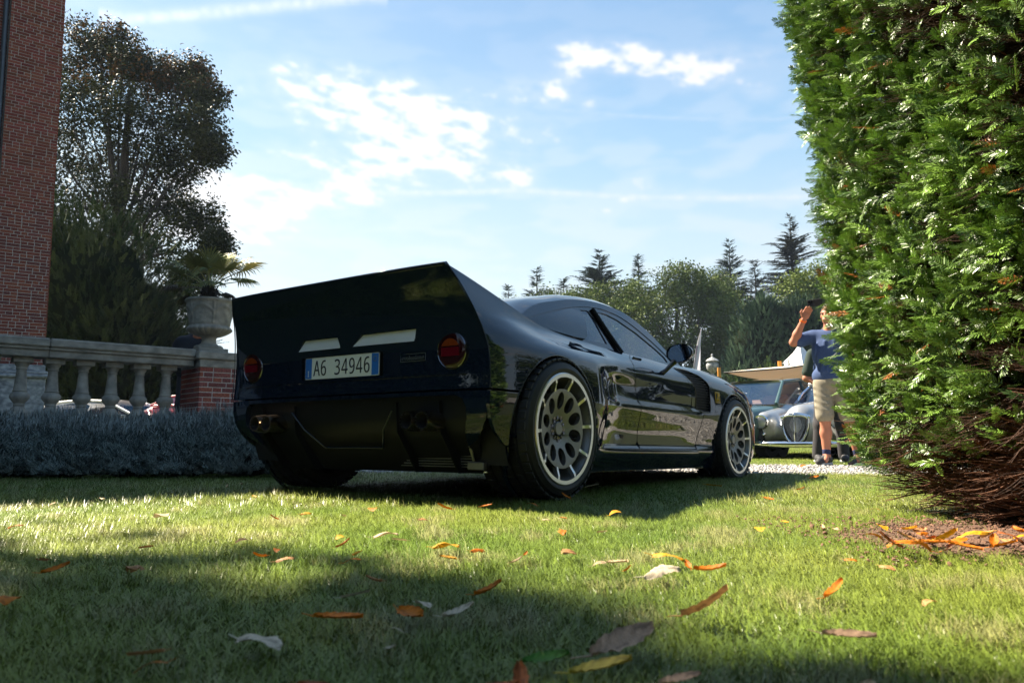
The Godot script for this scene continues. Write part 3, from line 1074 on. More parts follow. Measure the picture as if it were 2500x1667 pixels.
	put("urn_plinth", g.mesh(), stone, urn)
	g = Geo.new()
	g.lathe([Vector2(0.165, 0.064), Vector2(0.172, 0.075), Vector2(0.168, 0.095), Vector2(0.15, 0.105), Vector2(0.115, 0.115), Vector2(0.092, 0.135), Vector2(0.082, 0.165), Vector2(0.086, 0.20), Vector2(0.10, 0.215), Vector2(0.135, 0.222), Vector2(0.0, 0.222)], 36)
	put("urn_foot", g.mesh(), stone, urn)
	# bowl: swollen lobes below, a carved drum above, a lip
	g = Geo.new()
	var rows := []
	for i in 44:
		var t := float(i) / 43.0
		var y := 0.216 + 0.46 * t
		var ln := []
		for j in 241:
			var a := TAU * j / 240.0
			var r := 0.0
			if t < 0.27:
				var q := t / 0.27
				r = 0.11 + 0.165 * pow(sin(PI * 0.5 * minf(1.0, q * 1.18)), 0.8) - 0.03 * maxf(0.0, q - 0.7) / 0.3
				r *= 0.955 + 0.045 * pow(absf(sin(a * 11.0)), 0.55)
			elif t < 0.31:
				r = 0.236
			elif t < 0.90:
				var q := (t - 0.31) / 0.59
				r = 0.240 + 0.022 * q + 0.02 * q * q
				# garlands, fruit and ribbons in low relief
				var seg := fposmod(a * 6.0 / TAU, 1.0) - 0.5
				var drop := 0.30 + 1.7 * seg * seg
				r += 0.014 * exp(-pow((q - (0.86 - drop * 0.75 + 0.18)) / 0.085, 2.0)) * (0.75 + 0.25 * sin(a * 90.0 + q * 60.0))
				r += 0.012 * exp(-pow((q - 0.42) / 0.17, 2.0) - pow(seg / 0.16, 2.0)) * (0.5 + 0.5 * sin(seg * 90.0) * sin(q * 46.0))
				r += 0.010 * exp(-pow((absf(seg) - 0.5) / 0.045, 2.0)) * clampf(1.2 - q * 0.3, 0, 1)
			else:
				var q := (t - 0.90) / 0.10
				r = 0.284 + 0.020 * sin(PI * clampf(q, 0, 1))
			ln.append(Vector3(cos(a) * r, y, sin(a) * r))
		rows.append(ln)
	g.sheet(rows, true, true)
	put("urn_bowl", g.mesh(), stone, urn)
	g = Geo.new()
	g.lathe([Vector2(0.284, 0.676), Vector2(0.262, 0.676), Vector2(0.255, 0.62), Vector2(0.0, 0.62)], 48)
	put("urn_rim", g.mesh(), stone, urn)

	palm(uc + Vector3(0, 0.60, 0))
	lavender(pc)
	# the terrace behind the balustrade
	g = Geo.new()
	g.box(pc + bs * Vector3(-3.2, 0.18, -1.9), Vector3(6.4, 0.36, 2.9), 0.0, bs)
	tag(put("terrace", g.mesh(), stone), "", "", "", "structure")

func palm(o: Vector3) -> void:
	var bark := mat("palm_fibre", lin(0.05, 0.038, 0.028), 0.95)
	var green := leaf_mat("palm_leaf", 0.45, 0.5)
	var p := thing("fan_palm", "small fan palm with spiky fronds growing in the stone urn", "palm", o)
	var g := Geo.new()
	g.tube([Vector3(0, 0, 0), Vector3(-0.02, 0.10, 0), Vector3(-0.03, 0.20, 0), Vector3(-0.03, 0.26, 0)], [0.12, 0.10, 0.075, 0.045], 12)
	for k in 170:
		var y := rnd(0.0, 0.24)
		var a := rnd(0, TAU)
		var r := lerpf(0.115, 0.06, y / 0.24)
		var q := Vector3(cos(a) * r - 0.02, y, sin(a) * r)
		g.tube([q, q + Vector3(cos(a) * 0.03, 0.045, sin(a) * 0.03)], [0.009, 0.003], 4)
	put("trunk", g.mesh(), bark, p)
	# direction in which each stem leaves, its length, how far the fan droops
	var spec := [[-178, 42, 0.42, 0.30], [-150, 20, 0.36, 0.25], [170, 4, 0.40, 0.2], [-120, 55, 0.34, 0.30], [-95, 72, 0.36, 0.30], [-60, 66, 0.36, 0.32], [-35, 50, 0.42, 0.34], [-8, 36, 0.47, 0.34], [8, 16, 0.40, 0.27], [35, 40, 0.38, 0.30], [75, 60, 0.35, 0.30], [110, 50, 0.36, 0.28], [140, 30, 0.36, 0.28], [-160, -14, 0.30, 0.18], [60, 8, 0.30, 0.2], [-20, -10, 0.22, 0.14], [20, -16, 0.2, 0.13]]
	for s in spec:
		var a := deg_to_rad(s[0])
		var e := deg_to_rad(s[1])
		var d := Vector3(cos(a) * cos(e), sin(e), sin(a) * cos(e))
		var b := Vector3(-0.03, 0.22, 0)
		var tip: Vector3 = b + d * s[2] + Vector3.DOWN * 0.03
		g = Geo.new()
		var tone := rnd(0.8, 1.2)
		var col := Color(0.20, 0.25, 0.09).lerp(Color(0.38, 0.32, 0.12), rng.randf() * 0.7) * tone
		if s[1] < 5 and s[0] != 8: col = Color(0.10, 0.085, 0.06)
		g.tint = col
		g.tube([b, b.lerp(tip, 0.5) + Vector3.UP * 0.02, tip], [0.010, 0.007, 0.005], 5)
		var out := (d + Vector3.DOWN * 0.25).normalized()
		var across := out.cross(Vector3.UP).normalized()
		var nn := across.cross(out).normalized()
		for k in 25:
			var f := deg_to_rad(-118.0 + 236.0 * k / 24.0)
			var rr: float = s[3] * (0.82 + 0.18 * cos(f)) * rnd(0.92, 1.06)
			var dir := (out * cos(f) + across * sin(f)).normalized()
			var sd := (across * cos(f) - out * sin(f)).normalized()
			var w := 0.011
			var up := nn * 0.006
			var q0: Vector3 = tip
			var q1: Vector3 = tip + dir * rr * 0.55 + nn * 0.02
			var q2: Vector3 = tip + dir * rr * 0.82 + nn * 0.01 + Vector3.DOWN * 0.012
			var q3: Vector3 = tip + dir * rr + Vector3.DOWN * rnd(0.02, 0.07)
			g.tint = col * rnd(0.8, 1.25)
			for e2 in [-1.0, 1.0]:
				var n2: Vector3 = (nn + sd * e2 * 0.5).normalized()
				var i := g.add(q0, n2)
				g.add(q1 - up, n2)
				g.add(q1 + sd * w * e2 + up, n2)
				g.add(q2 - up * 0.5, n2)
				g.add(q2 + sd * w * 0.7 * e2 + up * 0.5, n2)
				g.add(q3, n2)
				g.face(i, i + 1, i + 2)
				g.face(i + 1, i + 3, i + 4)
				g.face(i + 1, i + 4, i + 2)
				g.face(i + 3, i + 5, i + 4)
		put("frond", g.mesh(), green, p)

func lavender(pc: Vector3) -> void:
	var lm := leaf_mat("lavender_leaf", 0.7, 0.25)
	var g := Geo.new()
	for k in 18:
		var a := rnd(0, TAU)
		var e := rnd(0.5, 1.45)
		var d := Vector3(cos(a) * cos(e), sin(e), sin(a) * cos(e))
		var o := Vector3(0, rnd(0, 0.05), 0)
		var l := rnd(0.018, 0.042)
		var s := d.cross(any_dir()).normalized() * 0.0019
		var t := rnd(0.75, 1.25)
		g.tint = Color(t, t, t)
		var n := (d * 0.3 + Vector3.UP + any_dir() * 0.4).normalized()
		var i := g.add(o, n)
		g.add(o + d * l * 0.5 + s, n)
		g.add(o + d * l * 0.5 - s, n)
		g.add(o + d * l, n)
		g.face(i, i + 1, i + 2)
		g.face(i + 1, i + 3, i + 2)
	var sprig := g.mesh()
	var twig := mat("lavender_twig", lin(0.05, 0.045, 0.04), 0.9)
	var proto: Node3D = null
	var spots := []
	var ordinal := ["first", "second", "third", "fourth", "fifth", "sixth", "seventh", "eighth"]
	var words := []
	for q in [[8, "front"], [7, "middle"], [5, "back"]]:
		for k in q[0]:
			words.append("lavender bush, %s from the left in the %s row before the balustrade" % [ordinal[k], q[1]])
	for k in 8:
		spots.append(Vector2(-4.55 + 0.42 * k, 5.55 + 0.06 * k))
	for k in 7:
		spots.append(Vector2(-4.75 + 0.45 * k, 6.15 + 0.12 * k))
	for k in 5:
		spots.append(Vector2(-4.7 + 0.46 * k, 6.85 + 0.22 * k))
	for p in spots:
		var b: Node3D
		if proto == null:
			b = thing("lavender_bush", "grey-green lavender bush in the row before the balustrade", "lavender", Vector3.ZERO, 0.0, "lavender bushes along the balustrade")
			proto = b
			var buf := PackedFloat32Array()
			g = Geo.new()
			for k in 2300:
				var a := rnd(0, TAU)
				var e := acos(rnd(0.0, 1.0))
				var d := Vector3(cos(a) * sin(e), cos(e), sin(a) * sin(e))
				var r := rnd(0.55, 1.0) * (0.9 + 0.16 * sin(a * 5.0 + e * 4.0))
				var q := Vector3(d.x * 0.36, 0.04 + d.y * 0.36, d.z * 0.36) * r
				var t := rnd(0.7, 1.25)
				buf.append_array(rowc(facing(d + Vector3.UP * 0.9 + any_dir() * 0.5, rnd(0, 6)).scaled(Vector3.ONE * rnd(0.8, 1.25)), q, Color(0.22, 0.265, 0.225) * t))
				if k % 4 == 0:
					g.tube([Vector3(d.x * 0.03, 0, d.z * 0.03), q * 0.6 + Vector3.UP * 0.02, q + d * 0.02], [0.004, 0.003, 0.0015], 4, false)
			for k in 200:
				var a := rnd(0, TAU)
				var r := sqrt(rng.randf())
				var t := rnd(0.9, 1.5)
				buf.append_array(rowc(facing(Vector3(cos(a) * r * 0.5, 1.0, sin(a) * r * 0.5) + any_dir() * 0.3, rnd(0, 6)).scaled(Vector3(0.9, rnd(1.6, 2.6), 0.9)), Vector3(cos(a) * r * 0.33, 0.30 + 0.10 * sqrt(1.0 - r * r * 0.9), sin(a) * r * 0.33), Color(0.25, 0.275, 0.245) * t))
			scatter("foliage", sprig, lm, buf, true, b)
			put("stems", g.mesh(), twig, b)
		else:
			b = proto.duplicate()
			b.name = numbered("lavender_bush")
			add_child(b)
		b.set_meta("label", words[spots.find(p)])
		b.position = Vector3(p.x + rnd(-0.06, 0.06), 0, -p.y + rnd(-0.06, 0.06))
		b.rotation.y = rnd(0, TAU)
		var s := rnd(0.9, 1.15)
		b.scale = Vector3(s, s * rnd(0.80, 1.0), s)

# ---------------------------------------------------------------- trees and hedge
func leaf_clump(sd: int, count: int, reach: float, size: float) -> ArrayMesh:
	var r := RandomNumberGenerator.new()
	r.seed = sd
	var g := Geo.new()
	for k in count:
		var d := Vector3(r.randf_range(-1, 1), r.randf_range(-0.8, 0.8), r.randf_range(-1, 1))
		var o := d * reach
		var a := Vector3(r.randf_range(-1, 1), r.randf_range(-0.7, 0.5), r.randf_range(-1, 1)).normalized()
		var b := a.cross(Vector3(r.randf_range(-0.5, 0.5), 1, r.randf_range(-0.5, 0.5))).normalized()
		var n := b.cross(a).normalized()
		if n.y < 0: n = -n
		var l := size * r.randf_range(0.7, 1.25)
		var t := r.randf_range(0.7, 1.3)
		g.tint = Color(t, t, t * r.randf_range(0.8, 1.1))
		var i := g.add(o, n)
		g.add(o + a * l * 0.5 + b * l * 0.32 + n * l * 0.08, (n + b * 0.3).normalized())
		g.add(o + a * l * 0.5 - b * l * 0.32 + n * l * 0.08, (n - b * 0.3).normalized())
		g.add(o + a * l, n)
		g.face(i, i + 1, i + 2)
		g.face(i + 1, i + 3, i + 2)
	return g.mesh()

func broadleaf(called: String, label: String, pos: Vector3, lobes: Array, clump: Mesh, lm: Material, count: int, dark: Color, light: Color, gaps: float, trunk_r: float, limbs: int, group := "", tips := Color(0, 0, 0), freq := 0.42) -> Node3D:
	var t := thing(called, label, "tree", pos, 0.0, group)
	var g := Geo.new()
	var top: Vector3 = lobes[0][0]
	var path := [Vector3.ZERO, Vector3(0.1, top.y * 0.25, 0), Vector3(-0.05, top.y * 0.5, 0.1), top * Vector3(0.4, 0.85, 0.4), top * Vector3(0.7, 1.1, 0.7)]
	g.tube(path, [trunk_r * 1.25, trunk_r, trunk_r * 0.8, trunk_r * 0.5, trunk_r * 0.2], 10, false)
	put("trunk", g.mesh(), M.bark, t)
	g = Geo.new()
	for k in limbs:
		var lb: Array = lobes[k % lobes.size()]
		var d := any_dir()
		d.y = d.y * 0.8 + 0.15
		var e: Vector3 = lb[0] + d * lb[1] * rnd(0.55, 0.95)
		var s: float = clampf(0.25 + 0.6 * (e.y / (top.y * 1.5)) * rnd(0.6, 1.0), 0.22, 0.95)
		var o: Vector3 = path[1].lerp(path[3], s)
		var m := o.lerp(e, 0.5) + Vector3.UP * rnd(0.0, 0.25) * o.distance_to(e) * 0.5 + any_dir() * 0.25
		var q := []
		for i in 6:
			var u := float(i) / 5.0
			q.append(o.lerp(m, u).lerp(m.lerp(e, u), u) + any_dir() * 0.06)
		var r0 := trunk_r * rnd(0.18, 0.34)
		g.tube(q, [r0, r0 * 0.8, r0 * 0.6, r0 * 0.42, r0 * 0.28, r0 * 0.12], 6, false)
		for j in 5:
			var b: Vector3 = q[2 + j % 4]
			var f: Vector3 = b + (any_dir() + (e - o).normalized() * 0.7 + Vector3.UP * 0.1).normalized() * rnd(0.5, 1.2) * lb[1].x * 0.5
			g.tube([b, b.lerp(f, 0.5) + any_dir() * 0.1, f], [r0 * 0.35, r0 * 0.2, r0 * 0.06], 4, false)
	put("limbs", g.mesh(), M.bark, t)
	var nz := FastNoiseLite.new()
	nz.seed = count
	nz.frequency = freq
	nz.fractal_octaves = 3
	var buf := PackedFloat32Array()
	var made := 0
	var tries := 0
	while made < count and tries < count * 6:
		tries += 1
		var lb: Array = lobes[rng.randi() % lobes.size()]
		var d := any_dir()
		var r := pow(rng.randf(), 0.45) * (1.0 + 0.30 * nz.get_noise_3dv(d * (3.0 / freq) + lb[0] * 3.0))
		var p: Vector3 = lb[0] + d * lb[1] * r
		var n := nz.get_noise_3dv(p + pos)
		if n < gaps: continue
		made += 1
		var c := dark.lerp(light, clampf(0.45 + n + rnd(-0.25, 0.25), 0, 1)) * rnd(0.75, 1.25)
		if tips.r > 0.0 and r > 0.72 and p.y > top.y + 1.2 and rng.randf() < 0.40: c = c.lerp(tips, 0.8)
		buf.append_array(rowc(Basis(any_dir(), rnd(0, TAU)).scaled(Vector3.ONE * rnd(0.75, 1.3)), p, c))
	scatter("crown", clump, lm, buf, true, t)
	return t

func spray_mesh(droop: float) -> ArrayMesh:   # a flat fan of conifer twigs, about a metre long, along +x
	var g := Geo.new()
	var r := RandomNumberGenerator.new()
	r.seed = 77
	for k in 26:
		var u := float(k) / 25.0
		var o := Vector3(u, -droop * u * u, 0)
		for s in [-1.0, 1.0]:
			var l := 0.34 * (1.0 - 0.7 * u) * r.randf_range(0.6, 1.1)
			var d := Vector3(0.75, r.randf_range(-0.45, 0.10), s * 0.8).normalized()
			var w := Vector3(-d.z, 0.3 * r.randf_range(-1, 1), d.x) * 0.028
			var t := r.randf_range(0.7, 1.3)
			g.tint = Color(t, t, t)
			var n := (Vector3.UP + Vector3(r.randf_range(-0.5, 0.5), 0, r.randf_range(-0.5, 0.5))).normalized()
			var i := g.add(o, n)
			g.add(o + d * l * 0.55 + w, n)
			g.add(o + d * l * 0.55 - w, n)
			g.add(o + d * l, n)
			g.face(i, i + 1, i + 2)
			g.face(i + 1, i + 3, i + 2)
	return g.mesh()

func conifer(called: String, label: String, pos: Vector3, high: float, wide_: float, low: float, spray: Mesh, lm: Material, dark: Color, light: Color, rough: float, group := "") -> Node3D:
	var t := thing(called, label, "conifer", pos, 0.0, group)
	var g := Geo.new()
	g.tube([Vector3.ZERO, Vector3(0.05, high * 0.5, 0), Vector3(0, high, 0)], [high * 0.022, high * 0.013, 0.02], 8, false)
	put("trunk", g.mesh(), M.bark, t)
	var buf := PackedFloat32Array()
	var y := low
	while y < high:
		var f := (y - low) / (high - low)
		var n := 4 + int(rnd(0, 3))
		for k in n:
			var a := rnd(0, TAU)
			var y_ := y + rnd(-0.35, 0.35)
			var l := (wide_ * 1.25 * pow(1.0 - f, 0.75) + 0.3) * rnd(1.0 - rough, 1.0 + rough * 0.4)
			var tilt := lerpf(-0.30, 0.55, f) + rnd(-0.15, 0.15)
			var d := Vector3(cos(a) * cos(tilt), sin(tilt), sin(a) * cos(tilt))
			var steps := maxi(1, int(l / 0.55))
			for j in steps:
				var u := (j + 0.35) / steps
				var o := Vector3(0, minf(y_, high), 0) + d * l * u * 0.8 + Vector3.DOWN * 0.10 * l * u * u
				var s := clampf(l * 0.6, 0.45, 1.25) * rnd(0.8, 1.25)
				for sd in [-1, 0, 1]:
					var aa: float = a + sd * 0.75 * (1.0 - u * 0.4) + rnd(-0.2, 0.2)
					var dd := Vector3(cos(aa) * cos(tilt), sin(tilt), sin(aa) * cos(tilt)).normalized()
					var zz := dd.cross(Vector3.UP).normalized()
					var c := dark.lerp(light, rng.randf()) * rnd(0.75, 1.25)
					buf.append_array(rowc(Basis(dd, zz.cross(dd), zz).scaled(Vector3.ONE * s * (1.0 if sd == 0 else 0.75)), o, c))
		y += rnd(0.14, 0.30) * (0.6 + 0.6 * (1.0 - f)) * clampf(high / 12.0, 0.6, 1.2)
	scatter("crown", spray, lm, buf, true, t)
	return t

func dense_shrub(called: String, label: String, category: String, pos: Vector3, lobes: Array, spray: Mesh, lm: Material, count: int, dark: Color, light: Color, size: float, up: float, group := "") -> Node3D:
	var t := thing(called, label, category, pos, 0.0, group)
	var g := Geo.new()
	var nz := FastNoiseLite.new()
	nz.seed = count
	nz.frequency = 0.55
	nz.fractal_octaves = 3
	for lb in lobes:
		g.tube([Vector3(lb[0].x * 0.4, 0, lb[0].z * 0.4), lb[0] * Vector3(0.8, 0.5, 0.8), lb[0], lb[0] + Vector3.UP * lb[1].y * 0.7], [0.16, 0.13, 0.09, 0.03], 7, false)
		for k in 10:
			var e: Vector3 = lb[0] + any_dir() * lb[1] * 0.8
			g.tube([lb[0] * Vector3(0.8, 0.5, 0.8), lb[0].lerp(e, 0.5), e], [0.05, 0.03, 0.01], 5, false)
	put("trunk", g.mesh(), M.bark, t)
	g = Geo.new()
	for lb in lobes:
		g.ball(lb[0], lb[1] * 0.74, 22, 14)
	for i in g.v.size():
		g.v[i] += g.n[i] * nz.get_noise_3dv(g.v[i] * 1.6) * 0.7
	put("dark_core", g.mesh(), M.inner_dark, t)  # added solid dark lumps closing the gaps, in place of shaded branches
	var buf := PackedFloat32Array()
	for k in count:
		var lb: Array = lobes[rng.randi() % lobes.size()]
		var d := any_dir()
		var r := rnd(0.72, 1.02) + 0.16 * nz.get_noise_3dv(d * 5.0 * lb[1].x)
		if k % 4 == 0: r *= rnd(0.4, 0.95)
		var p: Vector3 = lb[0] + d * lb[1] * r
		if p.y < 0.05: continue
		var out: Vector3 = ((d / lb[1]).normalized() + Vector3.UP * up + any_dir() * 0.55).normalized()
		var zz: Vector3 = out.cross(any_dir()).normalized()
		var n := nz.get_noise_3dv(p * 1.6)
		var c := dark.lerp(light, clampf(0.45 + n * 1.1 + rnd(-0.2, 0.2), 0, 1)) * rnd(0.8, 1.2)
		buf.append_array(rowc(Basis(out, zz.cross(out), zz).scaled(Vector3.ONE * size * rnd(0.7, 1.25)), p, c))
	scatter("crown", spray, lm, buf, true, t)
	return t

func trees() -> void:
	var bark := mat("bark", Color.WHITE, 0.95)
	tri_tex(bark, noise_tex(256, 0.05, 4, lin(0.035, 0.028, 0.022), lin(0.095, 0.08, 0.065), 61), 1.5)
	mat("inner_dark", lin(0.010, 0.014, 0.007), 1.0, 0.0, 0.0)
	var broad := leaf_mat("broad_leaf", 0.5, 0.45)
	broad.metallic_specular = 0.2
	var needle := leaf_mat("needle_leaf", 0.85, 0.3)
	needle.metallic_specular = 0.15
	var fine := leaf_clump(1, 14, 0.34, 0.15)
	var small := leaf_clump(2, 14, 0.30, 0.125)
	var coarse := leaf_clump(3, 16, 0.55, 0.30)
	var spray := spray_mesh(0.25)
	var feather := spray_mesh(0.05)
	# copper beech behind the balustrade, seen against the light
	var lobes := []
	for e in "0.9 12.9 1.6 1.30;-2.8 17.4 -1.2 1.18;-0.7 16.6 -0.0 0.97;-2.1 16.0 -1.8 1.46;0.8 15.3 0.8 0.95;-1.2 13.3 1.6 1.38;0.9 15.9 -1.2 1.01;2.6 15.4 -0.0 0.81;1.0 14.6 -1.8 1.29;3.6 14.0 0.8 0.66;3.7 12.3 1.6 0.95;-0.1 12.2 -1.2 1.43;2.2 11.5 -0.0 1.05;-2.8 12.2 -1.8 1.55;3.9 11.8 0.8 0.63;0.3 9.3 1.6 1.30;1.2 10.2 -1.2 1.10;3.2 9.2 -0.0 0.89;0.1 8.7 -1.8 1.29;4.2 7.9 0.8 0.60;3.8 6.7 1.6 0.84;2.0 6.3 -1.2 0.81;-3.5 15.5 -0.0 1.46;-3.6 10.0 0.8 1.6;-2.2 8.6 1.6 1.3;-1.0 7.4 0.4 1.3;-4.8 13.5 -1.8 1.72".split(";"):
		var f := e.split_floats(" ")
		lobes.append([Vector3(f[0], f[1], f[2]), Vector3(f[3] * 1.15, f[3], f[3] * 1.25)])
	broadleaf("copper_beech", "tall copper beech with browning leaves between the tower and the urn", Vector3(-16.0, 0, -30.0), lobes, small, broad, 7200, Color(0.026, 0.032, 0.017), Color(0.085, 0.090, 0.034), -0.05, 0.32, 30, "", Color(0.20, 0.095, 0.030), 1.1)
	# dark yew dome in front of it
	dense_shrub("yew_bush", "large dark dome-shaped yew behind the balustrade", "yew", Vector3(-14.0, 0, -23.0), [[Vector3(0.2, 3.4, 0), Vector3(4.3, 4.2, 2.8)], [Vector3(2.2, 1.9, 0.4), Vector3(2.4, 3.0, 2.2)], [Vector3(-3.2, 3.2, 0.2), Vector3(3.2, 4.0, 2.6)], [Vector3(0.9, 1.3, 1.2), Vector3(3.1, 2.2, 1.6)]], feather, needle, 24000, Color(0.020, 0.034, 0.014), Color(0.052, 0.074, 0.030), 0.34, 0.6)
	dense_shrub("laurel_shrub", "dark low shrub behind the urn's brick pier", "shrub", Vector3(-8.6, 0, -25.5), [[Vector3(0, 1.1, 0), Vector3(1.6, 1.7, 1.2)], [Vector3(1.9, 0.9, 0), Vector3(1.5, 1.3, 1.0)], [Vector3(3.4, 0.7, 0), Vector3(1.4, 1.0, 1.0)]], feather, needle, 4500, Color(0.014, 0.026, 0.010), Color(0.05, 0.07, 0.022), 0.28, 0.7)
	var row_ := "trees along the far edge of the lawn"
	var g1 := Color(0.055, 0.085, 0.020)
	var g2 := Color(0.140, 0.185, 0.045)
	broadleaf("oak_tree", "broad oak at the middle of the tree line, widest crown beyond the car roof", Vector3(11.0, 0, -50), [[Vector3(0, 8.4, 0), Vector3(3.6, 3.4, 3.2)], [Vector3(-2.8, 8.0, 0.5), Vector3(2.4, 2.8, 2.2)], [Vector3(2.7, 8.2, 0.4), Vector3(2.4, 2.9, 2.2)], [Vector3(0.3, 10.5, 0), Vector3(2.2, 1.5, 2.0)], [Vector3(-0.5, 5.4, 1), Vector3(3.4, 2.2, 2.2)], [Vector3(2.6, 4.6, 0.5), Vector3(2.2, 2.0, 1.6)], [Vector3(-3.0, 4.6, 0.5), Vector3(2.2, 2.2, 1.6)]], fine, broad, 4600, g1, g2, -0.24, 0.34, 26, row_)
	broadleaf("oak_tree", "lighter oak directly above the car's roof line", Vector3(6.2, 0, -52), [[Vector3(0, 8.2, 0), Vector3(2.8, 3.0, 2.4)], [Vector3(-2.2, 8.2, 0.4), Vector3(2.0, 2.4, 1.8)], [Vector3(1.5, 9.5, 0), Vector3(1.9, 1.8, 1.6)], [Vector3(0.4, 4.8, 0.6), Vector3(3.0, 2.4, 2.0)]], fine, broad, 3200, g1, g2, -0.26, 0.28, 20, row_)
	broadleaf("oak_tree", "rounded oak left of the spreading fir, above the rear of the roof", Vector3(2.7, 0, -56), [[Vector3(0, 8.6, 0), Vector3(2.7, 3.0, 2.2)], [Vector3(-1.8, 8.2, 0), Vector3(1.9, 2.4, 1.6)], [Vector3(2.1, 9.0, 0), Vector3(1.7, 2.0, 1.5)]], fine, broad, 2400, g1, g2 * 0.9, -0.26, 0.26, 16, row_)
	broadleaf("oak_tree", "farthest left crown of the tree line, beside the spoiler's flank", Vector3(-0.6, 0, -58), [[Vector3(0, 8.4, 0), Vector3(2.3, 2.7, 2.0)], [Vector3(1.2, 8.9, 0), Vector3(1.5, 1.9, 1.3)]], fine, broad, 1600, g1, g2, -0.26, 0.26, 12, row_)
	broadleaf("oak_tree", "oak with gaps in its crown between the broad oak and the tall dark fir", Vector3(15.6, 0, -55), [[Vector3(0, 8.0, 0), Vector3(2.5, 3.4, 2.2)], [Vector3(-0.6, 10.8, 0), Vector3(1.7, 1.8, 1.5)], [Vector3(0.8, 5.0, 0), Vector3(2.4, 2.4, 2.0)]], fine, broad, 2100, g1 * 0.8, g2 * 0.7, -0.12, 0.26, 16, row_)
	broadleaf("maple_tree", "yellow-green broadleaf tree in front of the tall dark fir, beside the hedge", Vector3(17.2, 0, -44), [[Vector3(0, 7.6, 0), Vector3(2.2, 3.0, 2.0)], [Vector3(1.6, 8.4, 0), Vector3(1.9, 2.4, 1.8)], [Vector3(-1.0, 5.4, 0.6), Vector3(1.8, 2.2, 1.6)], [Vector3(1.5, 4.6, 0.6), Vector3(2.4, 2.6, 1.8)]], fine, broad, 3200, Color(0.07, 0.11, 0.024), Color(0.19, 0.235, 0.055), -0.25, 0.24, 18, row_)
	# limes left of the camera: their crowns shade the foreground
	for e in [[-12.4, 5.55, 0.0], [-13.8, 3.1, -0.6], [-15.4, 0.5, 0.4], [-17.0, -2.1, 0.0]]:
		broadleaf("lime_tree", "tall lime outside the picture at left, shading the foreground lawn", Vector3(e[0], 0, -e[1]), [[Vector3(0, 9.0, 0), Vector3(2.9, 3.2, 2.9)], [Vector3(0.2, 5.2, 0), Vector3(2.8, 2.6, 2.8)], [Vector3(0, 12.6 + e[2], 0), Vector3(2.8, 3.0, 2.8)], [Vector3(0.1, 15.6 + e[2], 0), Vector3(2.5, 2.6, 2.5)], [Vector3(-0.1, 18.0 + e[2], 0), Vector3(1.9, 1.9, 1.9)]], coarse, broad, 9500, g1 * 0.8, g2 * 0.7, -0.9, 0.4, 14, "limes left of the lawn")
	for e in [[-14.5, 10.0], [-16.0, 5.4], [-17.6, 0.8], [-19.2, -3.8], [-19.5, -8.6]]:  # unseen shrubs added so the tail mirrors dark leaves instead of sky
		dense_shrub("laurel_shrub", "laurel bank added outside the picture at left to darken the car reflections", "shrub", Vector3(e[0], 0, -e[1]), [[Vector3(0, 2.0, 0), Vector3(1.6, 2.8, 2.4)], [Vector3(-0.6, 1.6, 2.0), Vector3(1.5, 2.2, 1.8)], [Vector3(0.3, 1.5, -2.0), Vector3(1.5, 2.1, 1.8)]], feather, needle, 1500, Color(0.016, 0.030, 0.011), Color(0.05, 0.075, 0.024), 0.55, 0.5, "laurels added left of the lawn")
	for e in [[27.0, 46.0], [34.0, 38.0], [41.0, 28.0], [44.0, 14.0], [40.0, 0.0], [33.0, -14.0], [21.0, -22.0], [8.0, -25.0], [-4.0, -24.0], [-14.0, -20.0], [-21.0, -13.0], [-25.0, -4.0]]:
		broadleaf("oak_tree", "oak outside the picture that closes the garden behind the camera", Vector3(e[0], 0, -e[1]), [[Vector3(0, 8.6, 0), Vector3(4.4, 4.4, 4.4)], [Vector3(-2.6, 6.4, 0.5), Vector3(3.2, 3.4, 3.2)], [Vector3(2.6, 6.2, 0.5), Vector3(3.2, 3.4, 3.2)], [Vector3(0, 3.2, 1), Vector3(4.4, 3.0, 3.4)]], coarse, broad, 1500, g1 * 0.8, g2 * 0.7, -0.5, 0.3, 10, "oaks outside the picture")
	var f1 := Color(0.018, 0.034, 0.016)
	var f2 := Color(0.055, 0.078, 0.036)
	conifer("fir_tree", "tall dark fir rising highest beside the hedge", Vector3(21.9, 0, -58), 17.6, 3.3, 4.0, spray, needle, Color(0.02, 0.026, 0.014), Color(0.075, 0.072, 0.038), 0.45, "firs in the tree line")
	conifer("fir_tree", "wide spreading fir above the car's windscreen pillar, tip near the roof", Vector3(7.3, 0, -62), 15.8, 3.6, 5.0, spray, needle, f1, f2, 0.25, "firs in the tree line")
	conifer("fir_tree", "small pointed fir tip just right of the spreading fir", Vector3(10.9, 0, -64), 16.0, 2.2, 6.0, spray, needle, f1, f2, 0.25, "firs in the tree line")
	conifer("fir_tree", "slender spire-shaped fir behind the right side of the broad oak", Vector3(18.8, 0, -64), 17.2, 2.6, 5.0, spray, needle, f1, f2, 0.2, "firs in the tree line")
	conifer("fir_tree", "thin open fir between the slender spire and the tallest fir", Vector3(19.8, 0, -60.5), 14.6, 2.8, 3.0, spray, needle, Color(0.02, 0.03, 0.018), Color(0.06, 0.07, 0.035), 0.5, "firs in the tree line")
	conifer("fir_tree", "bushy dark conifer behind the rounded oak", Vector3(2.0, 0, -60), 13.9, 2.6, 4.0, spray, needle, f1, f2, 0.4, "firs in the tree line")
	conifer("fir_tree", "ragged conifer between the rounded oak and the spreading fir", Vector3(4.2, 0, -60.5), 13.3, 2.2, 4.0, spray, needle, f1, f2 * 1.1, 0.5, "firs in the tree line")
	conifer("fir_tree", "leftmost small conifer tip beside the spoiler's flank", Vector3(-0.3, 0, -59), 12.2, 2.0, 4.0, spray, needle, f1, f2, 0.3, "firs in the tree line")
	var c1 := Color(0.026, 0.048, 0.030)
